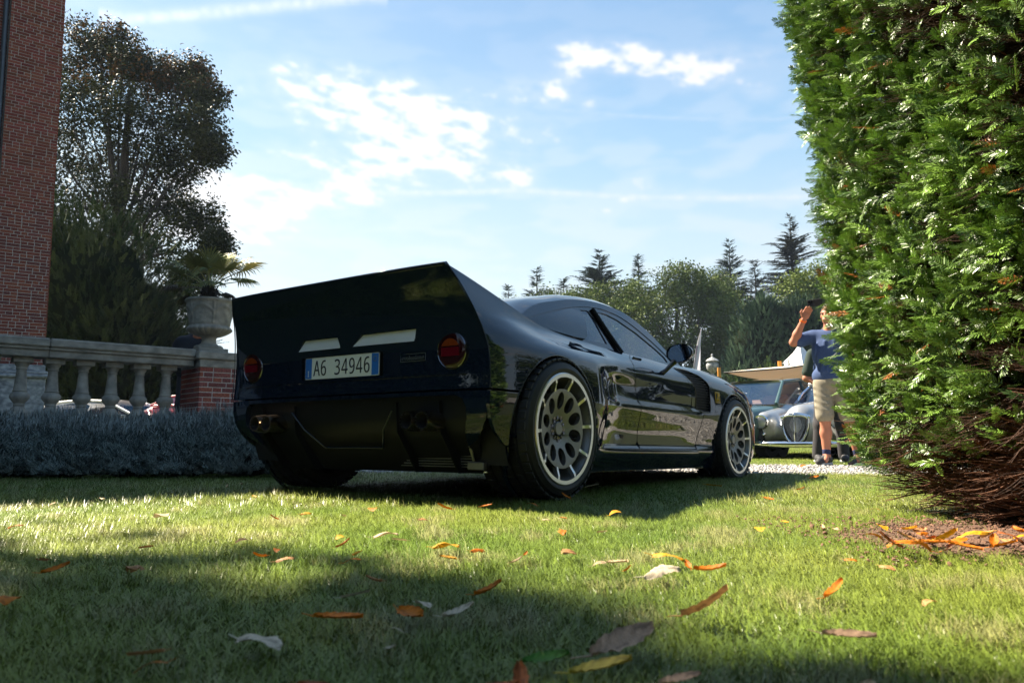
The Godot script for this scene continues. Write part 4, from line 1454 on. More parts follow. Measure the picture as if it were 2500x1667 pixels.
	var c2 := Color(0.072, 0.115, 0.062)
	dense_shrub("cypress_tree", "blue-green feathery cypress left of the canopy", "cypress", Vector3(12.7, 0, -39.0), [[Vector3(0, 3.2, 0), Vector3(1.8, 4.4, 1.5)], [Vector3(0.4, 5.8, 0), Vector3(1.0, 2.0, 0.9)], [Vector3(-0.9, 2.2, 0.4), Vector3(1.4, 2.8, 1.2)]], feather, needle, 7000, c1 * 1.3, c2 * 1.3, 0.30, 1.3, "cypresses behind the parked cars")
	dense_shrub("cypress_tree", "third cypress, farther back between the oak and the bright maple", "cypress", Vector3(16.0, 0, -43.0), [[Vector3(0, 3.0, 0), Vector3(1.7, 4.2, 1.5)], [Vector3(0.9, 2.4, 0), Vector3(1.5, 3.2, 1.2)]], feather, needle, 5000, c1 * 1.1, c2 * 1.05, 0.34, 1.2, "cypresses behind the parked cars")
	dense_shrub("cypress_tree", "darker cypress behind the white tent and the man's elbow", "cypress", Vector3(15.3, 0, -38.6), [[Vector3(0, 3.2, 0), Vector3(2.1, 4.5, 1.6)], [Vector3(-0.6, 5.5, 0), Vector3(1.0, 2.1, 0.9)], [Vector3(1.6, 3.0, 0.2), Vector3(1.5, 3.5, 1.2)]], feather, needle, 7000, c1 * 1.1, c2 * 1.1, 0.30, 1.2, "cypresses behind the parked cars")
	dense_shrub("green_shrub", "low light-green shrub at the foot of the cypresses", "shrub", Vector3(8.3, 0, -27.5), [[Vector3(0, 1.0, 0), Vector3(1.3, 1.5, 1.0)], [Vector3(1.4, 1.2, 0), Vector3(1.2, 1.7, 1.0)], [Vector3(-1.4, 0.9, 0.2), Vector3(1.3, 1.3, 0.9)]], feather, needle, 1700, Color(0.03, 0.055, 0.018), Color(0.105, 0.15, 0.04), 0.35, 0.7)
	dense_shrub("green_shrub", "dark shrub at the tree line beyond the car's bonnet", "shrub", Vector3(5.0, 0, -44), [[Vector3(0, 1.6, 0), Vector3(3.0, 2.6, 1.5)], [Vector3(3.4, 1.5, 0), Vector3(2.4, 2.4, 1.4)], [Vector3(-3.0, 1.4, 0), Vector3(2.4, 2.2, 1.2)]], feather, needle, 1500, Color(0.022, 0.04, 0.016), Color(0.07, 0.10, 0.03), 0.6, 0.6)
	dense_shrub("green_shrub", "dark hedge of shrubs seen between the balusters", "shrub", Vector3(-14.0, 0, -30), [[Vector3(0, 1.4, 0), Vector3(4.0, 2.2, 1.4)], [Vector3(5.0, 1.2, 0), Vector3(3.0, 1.9, 1.2)]], feather, needle, 1500, Color(0.02, 0.034, 0.014), Color(0.05, 0.075, 0.024), 0.6, 0.6)

func yew_shoot(sd: int, pairs: int, long: float) -> ArrayMesh:   # a shoot along +y, its needles spread in two ranks along x
	var r := RandomNumberGenerator.new()
	r.seed = sd
	var g := Geo.new()
	g.tint = Color(1.0, 0.8, 0.6)
	g.tube([Vector3.ZERO, Vector3(0, long * 0.5, 0.003), Vector3(0, long, 0.008)], [0.0011, 0.0009, 0.0005], 3, false)
	for k in pairs:
		var u := (k + 0.6) / pairs
		for s in [-1.0, 1.0]:
			var l := 0.027 * sin(PI * (0.16 + 0.72 * u)) * r.randf_range(0.85, 1.15)
			var a := lerpf(1.25, 0.45, u) + r.randf_range(-0.15, 0.15)
			var d := Vector3(s * sin(a), cos(a), r.randf_range(0.0, 0.35)).normalized()
			var w := Vector3(0, 0, 1).cross(d).normalized() * 0.0018
			var o := Vector3(0, long * u, 0.008 * u * u)
			var t := r.randf_range(0.75, 1.2) * (1.0 + 0.35 * u)
			g.tint = Color(t, t, t * 0.95)
			var n := (Vector3(0, 0, 1) + Vector3(r.randf_range(-0.35, 0.35), r.randf_range(-0.35, 0.35), 0)).normalized()
			var bend := Vector3(0, 0, -0.0025)
			var i := g.add(o, n)
			g.add(o + d * l * 0.3 + w, n)
			g.add(o + d * l * 0.3 - w, n)
			g.add(o + d * l * 0.8 + w * 0.9 + bend, n)
			g.add(o + d * l * 0.8 - w * 0.9 + bend, n)
			g.add(o + d * l + bend * 1.6, n)
			g.face(i, i + 1, i + 2)
			g.face(i + 1, i + 3, i + 4)
			g.face(i + 1, i + 4, i + 2)
			g.face(i + 3, i + 5, i + 4)
	return g.mesh()

func hedge_x(h: float) -> float:
	return curve([Vector2(0.0, 1.58), Vector2(0.12, 1.53), Vector2(0.19, 1.485), Vector2(0.4, 1.435), Vector2(0.67, 1.405), Vector2(1.1, 1.375), Vector2(1.58, 1.345), Vector2(2.2, 1.25), Vector2(2.9, 1.17)], h)

# a point of the clipped face: s runs from behind the camera to the far end and round it, h is the height, depth goes in
func hedge_pt(s: float, h: float, depth: float) -> Array:
	var x := hedge_x(h)
	if s < 3.05:
		return [Vector3(x + depth, h, -s), Vector3(-1, 0.0, 0.1).normalized()]
	var a := (s - 3.05) / 0.30
	if a < PI / 2:
		var n := Vector3(-cos(a), 0, -sin(a))
		return [Vector3(x + 0.30, h, -3.05) + n * (0.30 - depth), n]
	return [Vector3(x + 0.30 + (s - 3.05 - 0.471), h, -3.35 + depth), Vector3(0, 0, -1)]

func hedge() -> void:
	var yew := thing("yew_hedge", "tall clipped yew hedge with bare brown twigs along its foot, at right", "hedge", Vector3.ZERO)
	var leafm := leaf_mat("yew_needle", 0.36, 0.45)
	leafm.metallic_specular = 0.5
	var twig := mat("yew_twig", Color.WHITE, 0.85)
	twig.vertex_color_use_as_albedo = true
	var nz := FastNoiseLite.new()
	nz.seed = 19
	nz.frequency = 1.6
	nz.fractal_octaves = 3
	# the dead brown inside: an added dark core sheet that blocks light
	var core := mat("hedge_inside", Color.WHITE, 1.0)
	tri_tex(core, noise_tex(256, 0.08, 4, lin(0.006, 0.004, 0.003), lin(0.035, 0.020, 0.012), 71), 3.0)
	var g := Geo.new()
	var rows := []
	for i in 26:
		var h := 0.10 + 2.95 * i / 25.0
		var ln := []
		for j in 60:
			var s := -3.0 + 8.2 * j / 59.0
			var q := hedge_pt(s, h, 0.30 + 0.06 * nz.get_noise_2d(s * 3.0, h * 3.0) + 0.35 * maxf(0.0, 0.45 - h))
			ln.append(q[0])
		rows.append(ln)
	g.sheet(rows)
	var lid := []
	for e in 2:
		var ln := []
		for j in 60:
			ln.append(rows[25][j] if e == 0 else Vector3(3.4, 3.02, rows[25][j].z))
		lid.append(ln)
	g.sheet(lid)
	put("dark_core", g.mesh(), core, yew)
	# shoots
	var shoots := [yew_shoot(1, 11, 0.070), yew_shoot(2, 15, 0.095), yew_shoot(3, 8, 0.045)]
	var bufs: Array[PackedFloat32Array] = [PackedFloat32Array(), PackedFloat32Array(), PackedFloat32Array()]
	for k in 70000:
		var s := rnd(-2.5, 4.6)
		var h := 0.12 + 2.9 * rng.randf()
		if s < 1.4 and rng.randf() > 0.22: continue
		if s > 3.6 and rng.randf() > 0.6: continue
		if s < 1.3 and h > 2.3: continue
		# bare, shaded hollows grow towards the near end; the foot is bare as well
		var n := nz.get_noise_2d(s * 1.1, h * 1.3)
		var full := smoothstep(-0.30, 0.22, nz.get_noise_2d(s * 0.55 + 7.0, h * 0.6) + (s - 2.05) * 0.75) * 0.90 + 0.22
		var foot := smoothstep(0.10, 0.46, h + 0.20 * (s - 2.9) + 0.12 * n)
		if rng.randf() > clampf(full + n * 0.55, 0.04, 1.0) * foot: continue
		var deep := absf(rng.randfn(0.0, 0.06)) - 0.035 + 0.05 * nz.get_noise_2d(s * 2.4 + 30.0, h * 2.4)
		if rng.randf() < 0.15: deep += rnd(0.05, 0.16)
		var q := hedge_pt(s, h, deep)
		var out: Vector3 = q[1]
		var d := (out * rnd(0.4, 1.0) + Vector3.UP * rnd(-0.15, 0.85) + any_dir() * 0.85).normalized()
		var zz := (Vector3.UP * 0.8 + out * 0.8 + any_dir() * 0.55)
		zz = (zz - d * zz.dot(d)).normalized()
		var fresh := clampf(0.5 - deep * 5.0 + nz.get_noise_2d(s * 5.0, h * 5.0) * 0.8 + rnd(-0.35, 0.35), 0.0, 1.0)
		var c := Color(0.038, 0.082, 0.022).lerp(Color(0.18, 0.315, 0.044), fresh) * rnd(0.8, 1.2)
		if rng.randf() < 0.012: c = Color(0.30, 0.10, 0.02)
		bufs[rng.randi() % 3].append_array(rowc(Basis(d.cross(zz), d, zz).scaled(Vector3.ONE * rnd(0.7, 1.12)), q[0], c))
	for k in 3:
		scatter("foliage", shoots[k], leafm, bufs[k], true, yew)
	# brown twigs inside and the long bare ones sweeping out of the foot
	g = Geo.new()
	for k in 5:
		var pts := []
		var w := rnd(-0.3, 0.3)
		for i in 7:
			var u := i / 6.0
			pts.append(Vector3(w * u * u + 0.03 * sin(u * 9.0 + k), u, 0.06 * sin(u * 7.0 + k)) + Vector3((k - 2) * 0.03, 0, 0))
		g.tube(pts, [0.010, 0.009, 0.008, 0.007, 0.0055, 0.004, 0.0025], 5, false)
		if k % 2 == 0:
			g.tube([pts[3], pts[3] + Vector3(0.14, 0.20, 0.05), pts[3] + Vector3(0.2, 0.42, 0.02)], [0.005, 0.004, 0.002], 4, false)
	var tw := g.mesh()
	g = Geo.new()
	g.tube([Vector3.ZERO, Vector3(0.02, 0.3, 0.01), Vector3(-0.02, 0.6, 0.03), Vector3(0.05, 0.85, 0.0), Vector3(0.09, 1.0, 0.02)], [0.013, 0.011, 0.009, 0.007, 0.004], 5, false)
	g.tube([Vector3(-0.01, 0.5, 0.02), Vector3(-0.12, 0.7, 0.03), Vector3(-0.17, 0.9, 0.05)], [0.007, 0.005, 0.003], 4, false)
	var one := g.mesh()
	var buf := PackedFloat32Array()
	var buf2 := PackedFloat32Array()
	for k in 2300:
		var s := rnd(1.2, 2.95)
		var h := 0.2 + 2.6 * rng.randf()
		var q := hedge_pt(s, h, rnd(0.16, 0.34))
		var d: Vector3 = (q[1] * 0.9 + any_dir() * 0.8 + Vector3.UP * 0.15).normalized()
		var t := rnd(0.5, 1.25)
		buf.append_array(rowc(facing(d, rnd(0, 6)).scaled(Vector3(0.30, rnd(0.14, 0.26), 0.30)), q[0], Color(0.075 * t, 0.036 * t, 0.020 * t)))
	for k in 1500:
		var s := rnd(1.2, 3.25)
		var low := rng.randf()
		var h := 0.03 + 0.34 * low * low
		if s > 2.95: h += 0.05
		var q := hedge_pt(s, h, rnd(0.05, 0.34) + 0.06 * (1.0 - low))
		var d: Vector3 = (q[1] * 0.9 + Vector3(0, rnd(-0.12, 0.25), 0) + Vector3(0, 0, rnd(-0.9, 0.9)) + any_dir() * 0.25).normalized()
		var t := rnd(0.55, 1.35)
		buf2.append_array(rowc(facing(d, rnd(0, 6)).scaled(Vector3(0.30, rnd(0.14, 0.32), 0.30)), q[0] + Vector3(0.10, 0, 0), Color(0.14 * t, 0.064 * t, 0.033 * t)))
	scatter("twigs", tw, twig, buf, true, yew)
	scatter("bare_twigs", one, twig, buf2, true, yew)
	g = Geo.new()
	for k in 14:
		var s := rnd(1.2, 3.0)
		var q := hedge_pt(s, 0.0, 0.4)
		var p: Vector3 = q[0]
		g.tube([p, p + Vector3(-0.05, 0.4, rnd(-0.1, 0.1)), p + Vector3(-0.12, 1.0, rnd(-0.2, 0.2)), p + Vector3(-0.2, 2.0, rnd(-0.3, 0.3))], [0.03, 0.022, 0.016, 0.006], 6, false)
	put("stems", g.mesh(), M.bark, yew)

# ---------------------------------------------------------------- smooth bodies: a field of rounded limbs meshed with surface nets
# prims: ["cap", a, b, ra, rb] tapered limb; ["ell", o, radii]; ["box", o, half, round]
func blob(prims: Array, k: float, cell: float, g: Geo, to := Transform3D()) -> void:
	var lo := Vector3.ONE * 1e9
	var hi := -lo
	var boxes := []
	for p in prims:
		var a := Vector3.ZERO
		var b := Vector3.ZERO
		match p[0]:
			"cap":
				var r: float = maxf(p[3], p[4])
				a = Vector3(minf(p[1].x, p[2].x), minf(p[1].y, p[2].y), minf(p[1].z, p[2].z)) - Vector3.ONE * r
				b = Vector3(maxf(p[1].x, p[2].x), maxf(p[1].y, p[2].y), maxf(p[1].z, p[2].z)) + Vector3.ONE * r
			_:
				a = p[1] - p[2]
				b = p[1] + p[2]
		var pad := Vector3.ONE * (k + cell * 2.5)
		boxes.append([a - pad, b + pad])
		lo = Vector3(minf(lo.x, a.x), minf(lo.y, a.y), minf(lo.z, a.z))
		hi = Vector3(maxf(hi.x, b.x), maxf(hi.y, b.y), maxf(hi.z, b.z))
	lo -= Vector3.ONE * (cell * 3.0)
	hi += Vector3.ONE * (cell * 3.0)
	var nx := int((hi.x - lo.x) / cell) + 1
	var ny := int((hi.y - lo.y) / cell) + 1
	var nz := int((hi.z - lo.z) / cell) + 1
	var f := PackedFloat32Array()
	f.resize(nx * ny * nz)
	f.fill(9.0)
	for q in prims.size():
		var p: Array = prims[q]
		var kind: String = p[0]
		var i0 := maxi(0, int((boxes[q][0].x - lo.x) / cell))
		var i1 := mini(nx - 1, int((boxes[q][1].x - lo.x) / cell) + 1)
		var j0 := maxi(0, int((boxes[q][0].y - lo.y) / cell))
		var j1 := mini(ny - 1, int((boxes[q][1].y - lo.y) / cell) + 1)
		var k0 := maxi(0, int((boxes[q][0].z - lo.z) / cell))
		var k1 := mini(nz - 1, int((boxes[q][1].z - lo.z) / cell) + 1)
		var pa: Vector3 = p[1]
		var pb: Vector3 = p[2]
		var ab := pb - pa
		var len2 := maxf(1e-9, ab.length_squared())
		var rmin := 1.0 if kind == "cap" else minf(pb.x, minf(pb.y, pb.z))
		for kk in range(k0, k1 + 1):
			for jj in range(j0, j1 + 1):
				var at := (kk * ny + jj) * nx + i0
				for ii in range(i0, i1 + 1):
					var x := lo + Vector3(ii, jj, kk) * cell
					var d := 0.0
					if kind == "cap":
						var t := clampf((x - pa).dot(ab) / len2, 0.0, 1.0)
						d = (x - pa - ab * t).length() - lerpf(p[3], p[4], t)
					elif kind == "ell":
						var e := (x - pa) / pb
						var l := e.length()
						var l2 := (e / pb).length()
						d = l * (l - 1.0) / maxf(l2, 1e-6)
					else:
						var e := (x - pa).abs() - pb + Vector3.ONE * float(p[3])
						d = Vector3(maxf(e.x, 0), maxf(e.y, 0), maxf(e.z, 0)).length() + minf(0.0, maxf(e.x, maxf(e.y, e.z))) - float(p[3])
					var o := f[at]
					var h := maxf(k - absf(o - d), 0.0) / k
					f[at] = minf(o, d) - h * h * k * 0.25
					at += 1
	var ids := {}
	var off := [0, 1, nx, nx + 1, nx * ny, nx * ny + 1, nx * ny + nx, nx * ny + nx + 1]
	var edges := [[0, 1], [2, 3], [4, 5], [6, 7], [0, 2], [1, 3], [4, 6], [5, 7], [0, 4], [1, 5], [2, 6], [3, 7]]
	var pos := [Vector3(0, 0, 0), Vector3(1, 0, 0), Vector3(0, 1, 0), Vector3(1, 1, 0), Vector3(0, 0, 1), Vector3(1, 0, 1), Vector3(0, 1, 1), Vector3(1, 1, 1)]
	for kk in nz - 1:
		for jj in ny - 1:
			var row_at := (kk * ny + jj) * nx
			for ii in nx - 1:
				var at := row_at + ii
				if absf(f[at]) > cell * 2.2: continue
				var inside := 0
				for c in 8:
					if f[at + off[c]] < 0.0: inside += 1
				if inside == 0 or inside == 8: continue
				var s := Vector3.ZERO
				var m := 0
				for e in edges:
					var u := f[at + off[e[0]]]
					var w := f[at + off[e[1]]]
					if (u < 0.0) != (w < 0.0):
						s += pos[e[0]].lerp(pos[e[1]], u / (u - w))
						m += 1
				s /= m
				var gx := (f[at + off[1]] + f[at + off[3]] + f[at + off[5]] + f[at + off[7]]) - (f[at] + f[at + off[2]] + f[at + off[4]] + f[at + off[6]])
				var gy := (f[at + off[2]] + f[at + off[3]] + f[at + off[6]] + f[at + off[7]]) - (f[at] + f[at + off[1]] + f[at + off[4]] + f[at + off[5]])
				var gz := (f[at + off[4]] + f[at + off[5]] + f[at + off[6]] + f[at + off[7]]) - (f[at] + f[at + off[1]] + f[at + off[2]] + f[at + off[3]])
				ids[at] = g.add(to * (lo + (Vector3(ii, jj, kk) + s) * cell), to.basis * Vector3(gx, gy, gz).normalized())
	var nxy := nx * ny
	for at in ids.keys():
		for ax in 3:
			var st: int = [1, nx, nxy][ax]
			if (f[at] < 0.0) == (f[at + st] < 0.0): continue
			var u: int = [nx, nxy, 1][ax]
			var w: int = [nxy, 1, nx][ax]
			if ids.has(at - u) and ids.has(at - w) and ids.has(at - u - w):
				g.face(ids[at], ids[at - u], ids[at - u - w])
				g.face(ids[at], ids[at - u - w], ids[at - w])

func blob_mesh(prims: Array, k: float, cell: float) -> ArrayMesh:
	var g := Geo.new()
	blob(prims, k, cell, g)
	return g.mesh()

# ---------------------------------------------------------------- people
func hand_prims(wrist: Vector3, to: Vector3, palm_n: Vector3, curl: float, thumb: float) -> Array:
	var d := to.normalized()
	var n := palm_n.normalized()
	var s := d.cross(n).normalized()
	var out := []
	out.append(["cap", wrist, wrist + d * 0.045, 0.026, 0.030])
	for i in 4:
		var f := (i - 1.5) * 0.021
		var base := wrist + d * 0.085 + s * f
		out.append(["cap", wrist + d * 0.03 + s * f * 0.8, base, 0.018, 0.012])
		var l: float = [0.036, 0.043, 0.040, 0.030][i]
		var p := base
		var dir := d
		for j in 3:
			dir = (dir * cos(curl) + n * sin(curl)).normalized()
			var nn := (n * cos(curl) - d * sin(curl)).normalized()
			var q: Vector3 = p + dir * l * [1.0, 0.65, 0.5][j]
			out.append(["cap", p, q, 0.0095, 0.0085])
			p = q
			n = nn if false else n
	var tb := wrist + d * 0.03 + s * thumb * 0.03
	var t1 := tb + (d * 0.7 + s * thumb * 0.7 + n * 0.25).normalized() * 0.045
	out.append(["cap", tb, t1, 0.013, 0.011])
	out.append(["cap", t1, t1 + (d * 0.9 + s * thumb * 0.1 + n * 0.5).normalized() * 0.032, 0.011, 0.009])
	return out

func head_prims(o: Vector3, look: Vector3) -> Array:
	var z := look.normalized()
	var x := Vector3.UP.cross(z).normalized()
	var at := func(a: float, b: float, c: float) -> Vector3: return o + x * a + Vector3.UP * b + z * c
	return [["ell", at.call(0, 0.03, -0.01), Vector3(0.076, 0.105, 0.092)], ["ell", at.call(0, -0.055, 0.035), Vector3(0.055, 0.062, 0.058)], ["cap", at.call(0, 0.0, 0.088), at.call(0, -0.022, 0.108), 0.009, 0.015], ["cap", at.call(-0.02, -0.058, 0.082), at.call(0.02, -0.058, 0.082), 0.010, 0.010], ["ell", at.call(0.078, -0.005, -0.005), Vector3(0.014, 0.030, 0.02)], ["ell", at.call(-0.078, -0.005, -0.005), Vector3(0.014, 0.030, 0.02)], ["cap", at.call(-0.045, 0.022, 0.072), at.call(0.045, 0.022, 0.072), 0.014, 0.014]]

func face_of(p: Node3D, o: Vector3, look: Vector3, hair: Material, dark: Material) -> void:
	var z := look.normalized()
	var x := Vector3.UP.cross(z).normalized()
	var g := Geo.new()
	for s in [-1.0, 1.0]:
		g.ball(o + x * 0.031 * s + Vector3.UP * 0.004 + z * 0.082, Vector3(0.012, 0.008, 0.008), 8, 6)
	put("eyes", g.mesh(), dark, p)
	put("hair", blob_mesh([["ell", o + Vector3.UP * 0.055 - z * 0.022, Vector3(0.083, 0.090, 0.092)], ["ell", o - z * 0.055 + Vector3.DOWN * 0.01, Vector3(0.074, 0.075, 0.055)]], 0.02, 0.008), hair, p)

func people() -> void:
	var skin := mat("skin", lin(0.42, 0.175, 0.105), 0.55, 0.0, 0.4)
	skin.subsurf_scatter_enabled = true
	skin.subsurf_scatter_strength = 0.05
	var navy := mat("navy_cotton", Color.WHITE, 0.9)
	tri_tex(navy, noise_tex(128, 0.1, 4, lin(0.030, 0.058, 0.145), lin(0.045, 0.085, 0.20), 81), 6.0)
	var khaki := mat("khaki_cotton", Color.WHITE, 0.92)
	tri_tex(khaki, noise_tex(128, 0.1, 4, lin(0.22, 0.195, 0.14), lin(0.31, 0.28, 0.21), 82), 6.0)
	var green := mat("bottle_green_cotton", lin(0.016, 0.034, 0.026), 0.9)
	var slate := mat("dark_grey_cloth", lin(0.032, 0.030, 0.034), 0.9)
	var hood := mat("black_jacket", lin(0.010, 0.012, 0.018), 0.8)
	var sock := mat("navy_sock", lin(0.02, 0.028, 0.085), 0.95)
	var shoe := mat("dark_trainer", lin(0.022, 0.022, 0.025), 0.7)
	var sole := mat("pale_sole", lin(0.42, 0.42, 0.40), 0.7)
	var lace := mat("white_lace", lin(0.6, 0.6, 0.6), 0.8)
	var hair := mat("brown_hair", lin(0.035, 0.02, 0.012), 0.7)
	var band := mat("orange_band", lin(0.85, 0.15, 0.01), 0.5)
	var eye := mat("dark_eye", lin(0.01, 0.008, 0.006), 0.2)
	# --- the man photographing; x to the right of the picture, z towards the camera
	var p := thing("person", "person in navy T-shirt and khaki shorts holding up a phone beside the hedge", "person", Vector3(3.54, 0, -8.4), -0.55)
	var look := Vector3(-0.25, 0.05, 1.0)
	var head := Vector3(0.02, 1.66, 0.04)
	var arm := [Vector3(-0.185, 1.43, 0.0), Vector3(-0.355, 1.375, 0.10), Vector3(-0.215, 1.615, 0.20)]
	var arm2 := [Vector3(0.205, 1.43, 0.0), Vector3(0.33, 1.36, 0.12), Vector3(0.13, 1.60, 0.22)]
	var leg := [Vector3(-0.085, 0.92, 0), Vector3(-0.075, 0.50, 0.03), Vector3(-0.085, 0.10, -0.01)]
	var leg2 := [Vector3(0.10, 0.92, 0), Vector3(0.16, 0.50, -0.05), Vector3(0.22, 0.10, -0.14)]
	var prims := [["ell", Vector3(0, 1.02, 0), Vector3(0.16, 0.16, 0.11)], ["ell", Vector3(0.01, 1.28, 0), Vector3(0.17, 0.22, 0.11)], ["cap", Vector3(0.01, 1.44, 0), head + Vector3(0, -0.06, -0.02), 0.065, 0.056], ["cap", arm[0], arm2[0], 0.06, 0.06]]
	for a in [arm, arm2]:
		prims.append(["cap", a[0], a[1], 0.052, 0.043])
		prims.append(["cap", a[1], a[1].lerp(a[2], 0.35), 0.044, 0.044])
		prims.append(["cap", a[1].lerp(a[2], 0.35), a[2], 0.044, 0.028])
	for l in [leg, leg2]:
		prims.append(["cap", l[0], l[1], 0.088, 0.056])
		prims.append(["cap", l[1], l[1].lerp(l[2], 0.35) + Vector3(0, 0, -0.012), 0.054, 0.060])
		prims.append(["cap", l[1].lerp(l[2], 0.35) + Vector3(0, 0, -0.012), l[2], 0.060, 0.037])
		prims.append(["cap", l[2], l[2] + Vector3(0, -0.04, 0.10), 0.036, 0.03])
	var g := Geo.new()
	blob(prims, 0.03, 0.013, g)
	blob(head_prims(head, look), 0.022, 0.006, g)
	blob(hand_prims(arm[2], Vector3(0.45, 0.85, 0.10), Vector3(0.35, -0.15, 1.0), 0.55, -1.0), 0.010, 0.0048, g)
	blob(hand_prims(arm2[2], Vector3(-0.45, 0.85, 0.10), Vector3(-0.35, -0.15, 1.0), 0.55, 1.0), 0.010, 0.0048, g)
	put("body", g.mesh(), skin, p)
	face_of(p, head, look, hair, eye)
	var tee := [["ell", Vector3(0.0, 0.99, 0), Vector3(0.195, 0.13, 0.135)], ["ell", Vector3(0.01, 1.25, 0.005), Vector3(0.195, 0.25, 0.135)], ["cap", Vector3(-0.13, 1.43, 0), Vector3(0.15, 1.43, 0), 0.082, 0.082]]
	for a in [arm, arm2]:
		tee.append(["cap", a[0] + Vector3(0, 0.005, 0), a[0].lerp(a[1], 0.62), 0.076, 0.078])
	for i in 7:   # folds
		tee.append(["cap", Vector3(-0.15 + 0.045 * i, 1.05 + 0.03 * sin(i * 2.0), 0.128), Vector3(-0.12 + 0.05 * i, 1.32 + 0.04 * cos(i * 3.0), 0.122), 0.010, 0.005])
	put("shirt", blob_mesh(tee, 0.035, 0.012), navy, p)
	var sh := [["ell", Vector3(0.01, 0.92, 0), Vector3(0.18, 0.13, 0.13)]]
	for l in [leg, leg2]:
		sh.append(["cap", l[0] + Vector3(0, -0.02, 0), l[0].lerp(l[1], 0.86), 0.105, 0.098])
		for i in 4:
			sh.append(["cap", l[0].lerp(l[1], 0.2 + 0.17 * i) + Vector3(-0.08, 0.03, 0.06), l[0].lerp(l[1], 0.25 + 0.17 * i) + Vector3(0.05, 0.0, 0.095), 0.011, 0.007])
	put("shorts", blob_mesh(sh, 0.03, 0.012), khaki, p)
	for l in [leg, leg2]:
		var sk := [["cap", l[2] + Vector3(0, 0.0, 0), l[2] + (l[1] - l[2]) * 0.17, 0.041, 0.044]]
		put("sock", blob_mesh(sk, 0.02, 0.008), sock, p)
		trainers(p, l[2], Vector3(-0.35, 0, 1.0), shoe, sole, lace)
	g = Geo.new()
	var wr: Vector3 = arm[1].lerp(arm[2], 0.93)
	g.xf = Transform3D(facing(arm[2] - arm[1]), wr)
	g.lathe([Vector2(0.034, -0.012), Vector2(0.037, -0.012), Vector2(0.037, 0.012), Vector2(0.034, 0.012)], 20)
	put("wristband", g.mesh(), band, p)
	var ph := thing("phone", "black phone held up sideways by the person in navy", "phone", p.position + Vector3(-0.215, 1.775, 0.20))
	ph.rotation.y = -0.7
	g = Geo.new()
	g.box(Vector3.ZERO, Vector3(0.158, 0.078, 0.010), 0.004)
	put("case", g.mesh(), M.satin_black, ph)
	g = Geo.new()
	g.box(Vector3(-0.052, 0.014, 0.006), Vector3(0.034, 0.034, 0.004), 0.003)
	put("camera_bump", g.mesh(), M.gloss_black, ph)
	# --- the second man, half hidden
	p = thing("person", "person in dark green T-shirt and grey trousers behind the one photographing", "person", Vector3(4.02, 0, -9.6))
	head = Vector3(0.02, 1.60, 0.0)
	arm = [Vector3(-0.19, 1.36, 0.0), Vector3(-0.275, 1.06, -0.02), Vector3(-0.12, 0.94, 0.14)]
	arm2 = [Vector3(0.19, 1.36, 0.0), Vector3(0.28, 1.06, -0.02), Vector3(0.12, 0.94, 0.14)]
	leg = [Vector3(-0.09, 0.86, 0), Vector3(-0.15, 0.47, 0.03), Vector3(-0.19, 0.09, 0.0)]
	leg2 = [Vector3(0.09, 0.86, 0), Vector3(0.12, 0.47, 0.03), Vector3(0.14, 0.09, 0.0)]
	prims = [["ell", Vector3(0, 1.0, 0), Vector3(0.15, 0.2, 0.11)], ["ell", Vector3(0, 1.22, 0), Vector3(0.16, 0.2, 0.11)], ["cap", Vector3(0, 1.36, 0), head + Vector3(0, -0.06, -0.02), 0.065, 0.056]]
	for a in [arm, arm2]:
		prims.append(["cap", a[0], a[1], 0.052, 0.042])
		prims.append(["cap", a[1], a[2], 0.042, 0.028])
	for l in [leg, leg2]:
		prims.append(["cap", l[0], l[1], 0.085, 0.055])
		prims.append(["cap", l[1], l[2], 0.055, 0.036])
	g = Geo.new()
	blob(prims, 0.03, 0.014, g)
	blob(head_prims(head, Vector3(-0.6, 0, 1)), 0.022, 0.007, g)
	for a in [arm, arm2]:
		blob(hand_prims(a[2], a[2] - a[1] + Vector3(0, 0.05, 0), Vector3(0, -0.3, -1), 0.4, signf(a[2].x)), 0.010, 0.006, g)
	put("body", g.mesh(), skin, p)
	face_of(p, head, Vector3(-0.6, 0, 1), hair, eye)
	tee = [["ell", Vector3(0, 0.95, 0), Vector3(0.18, 0.12, 0.13)], ["ell", Vector3(0, 1.18, 0.0), Vector3(0.19, 0.24, 0.13)], ["cap", Vector3(-0.13, 1.36, 0), Vector3(0.13, 1.36, 0), 0.08, 0.08]]
	for a in [arm, arm2]:
		tee.append(["cap", a[0], a[0].lerp(a[1], 0.75), 0.076, 0.074])
	put("shirt", blob_mesh(tee, 0.035, 0.014), green, p)
	sh = [["ell", Vector3(0, 0.86, 0), Vector3(0.175, 0.13, 0.125)]]
	for l in [leg, leg2]:
		sh.append(["cap", l[0], l[1], 0.10, 0.078])
		sh.append(["cap", l[1], l[2], 0.078, 0.066])
	put("trousers", blob_mesh(sh, 0.03, 0.014), slate, p)
	for l in [leg, leg2]:
		trainers(p, l[2], Vector3(-0.2, 0, 1.0), shoe, sole, lace)
	# --- someone in a black jacket behind the urn
	p = thing("person", "person in a black hooded jacket bending behind the urn", "person", Vector3(-4.42, 0.36, -10.4))
	head = Vector3(0.13, 1.44, 0.05)
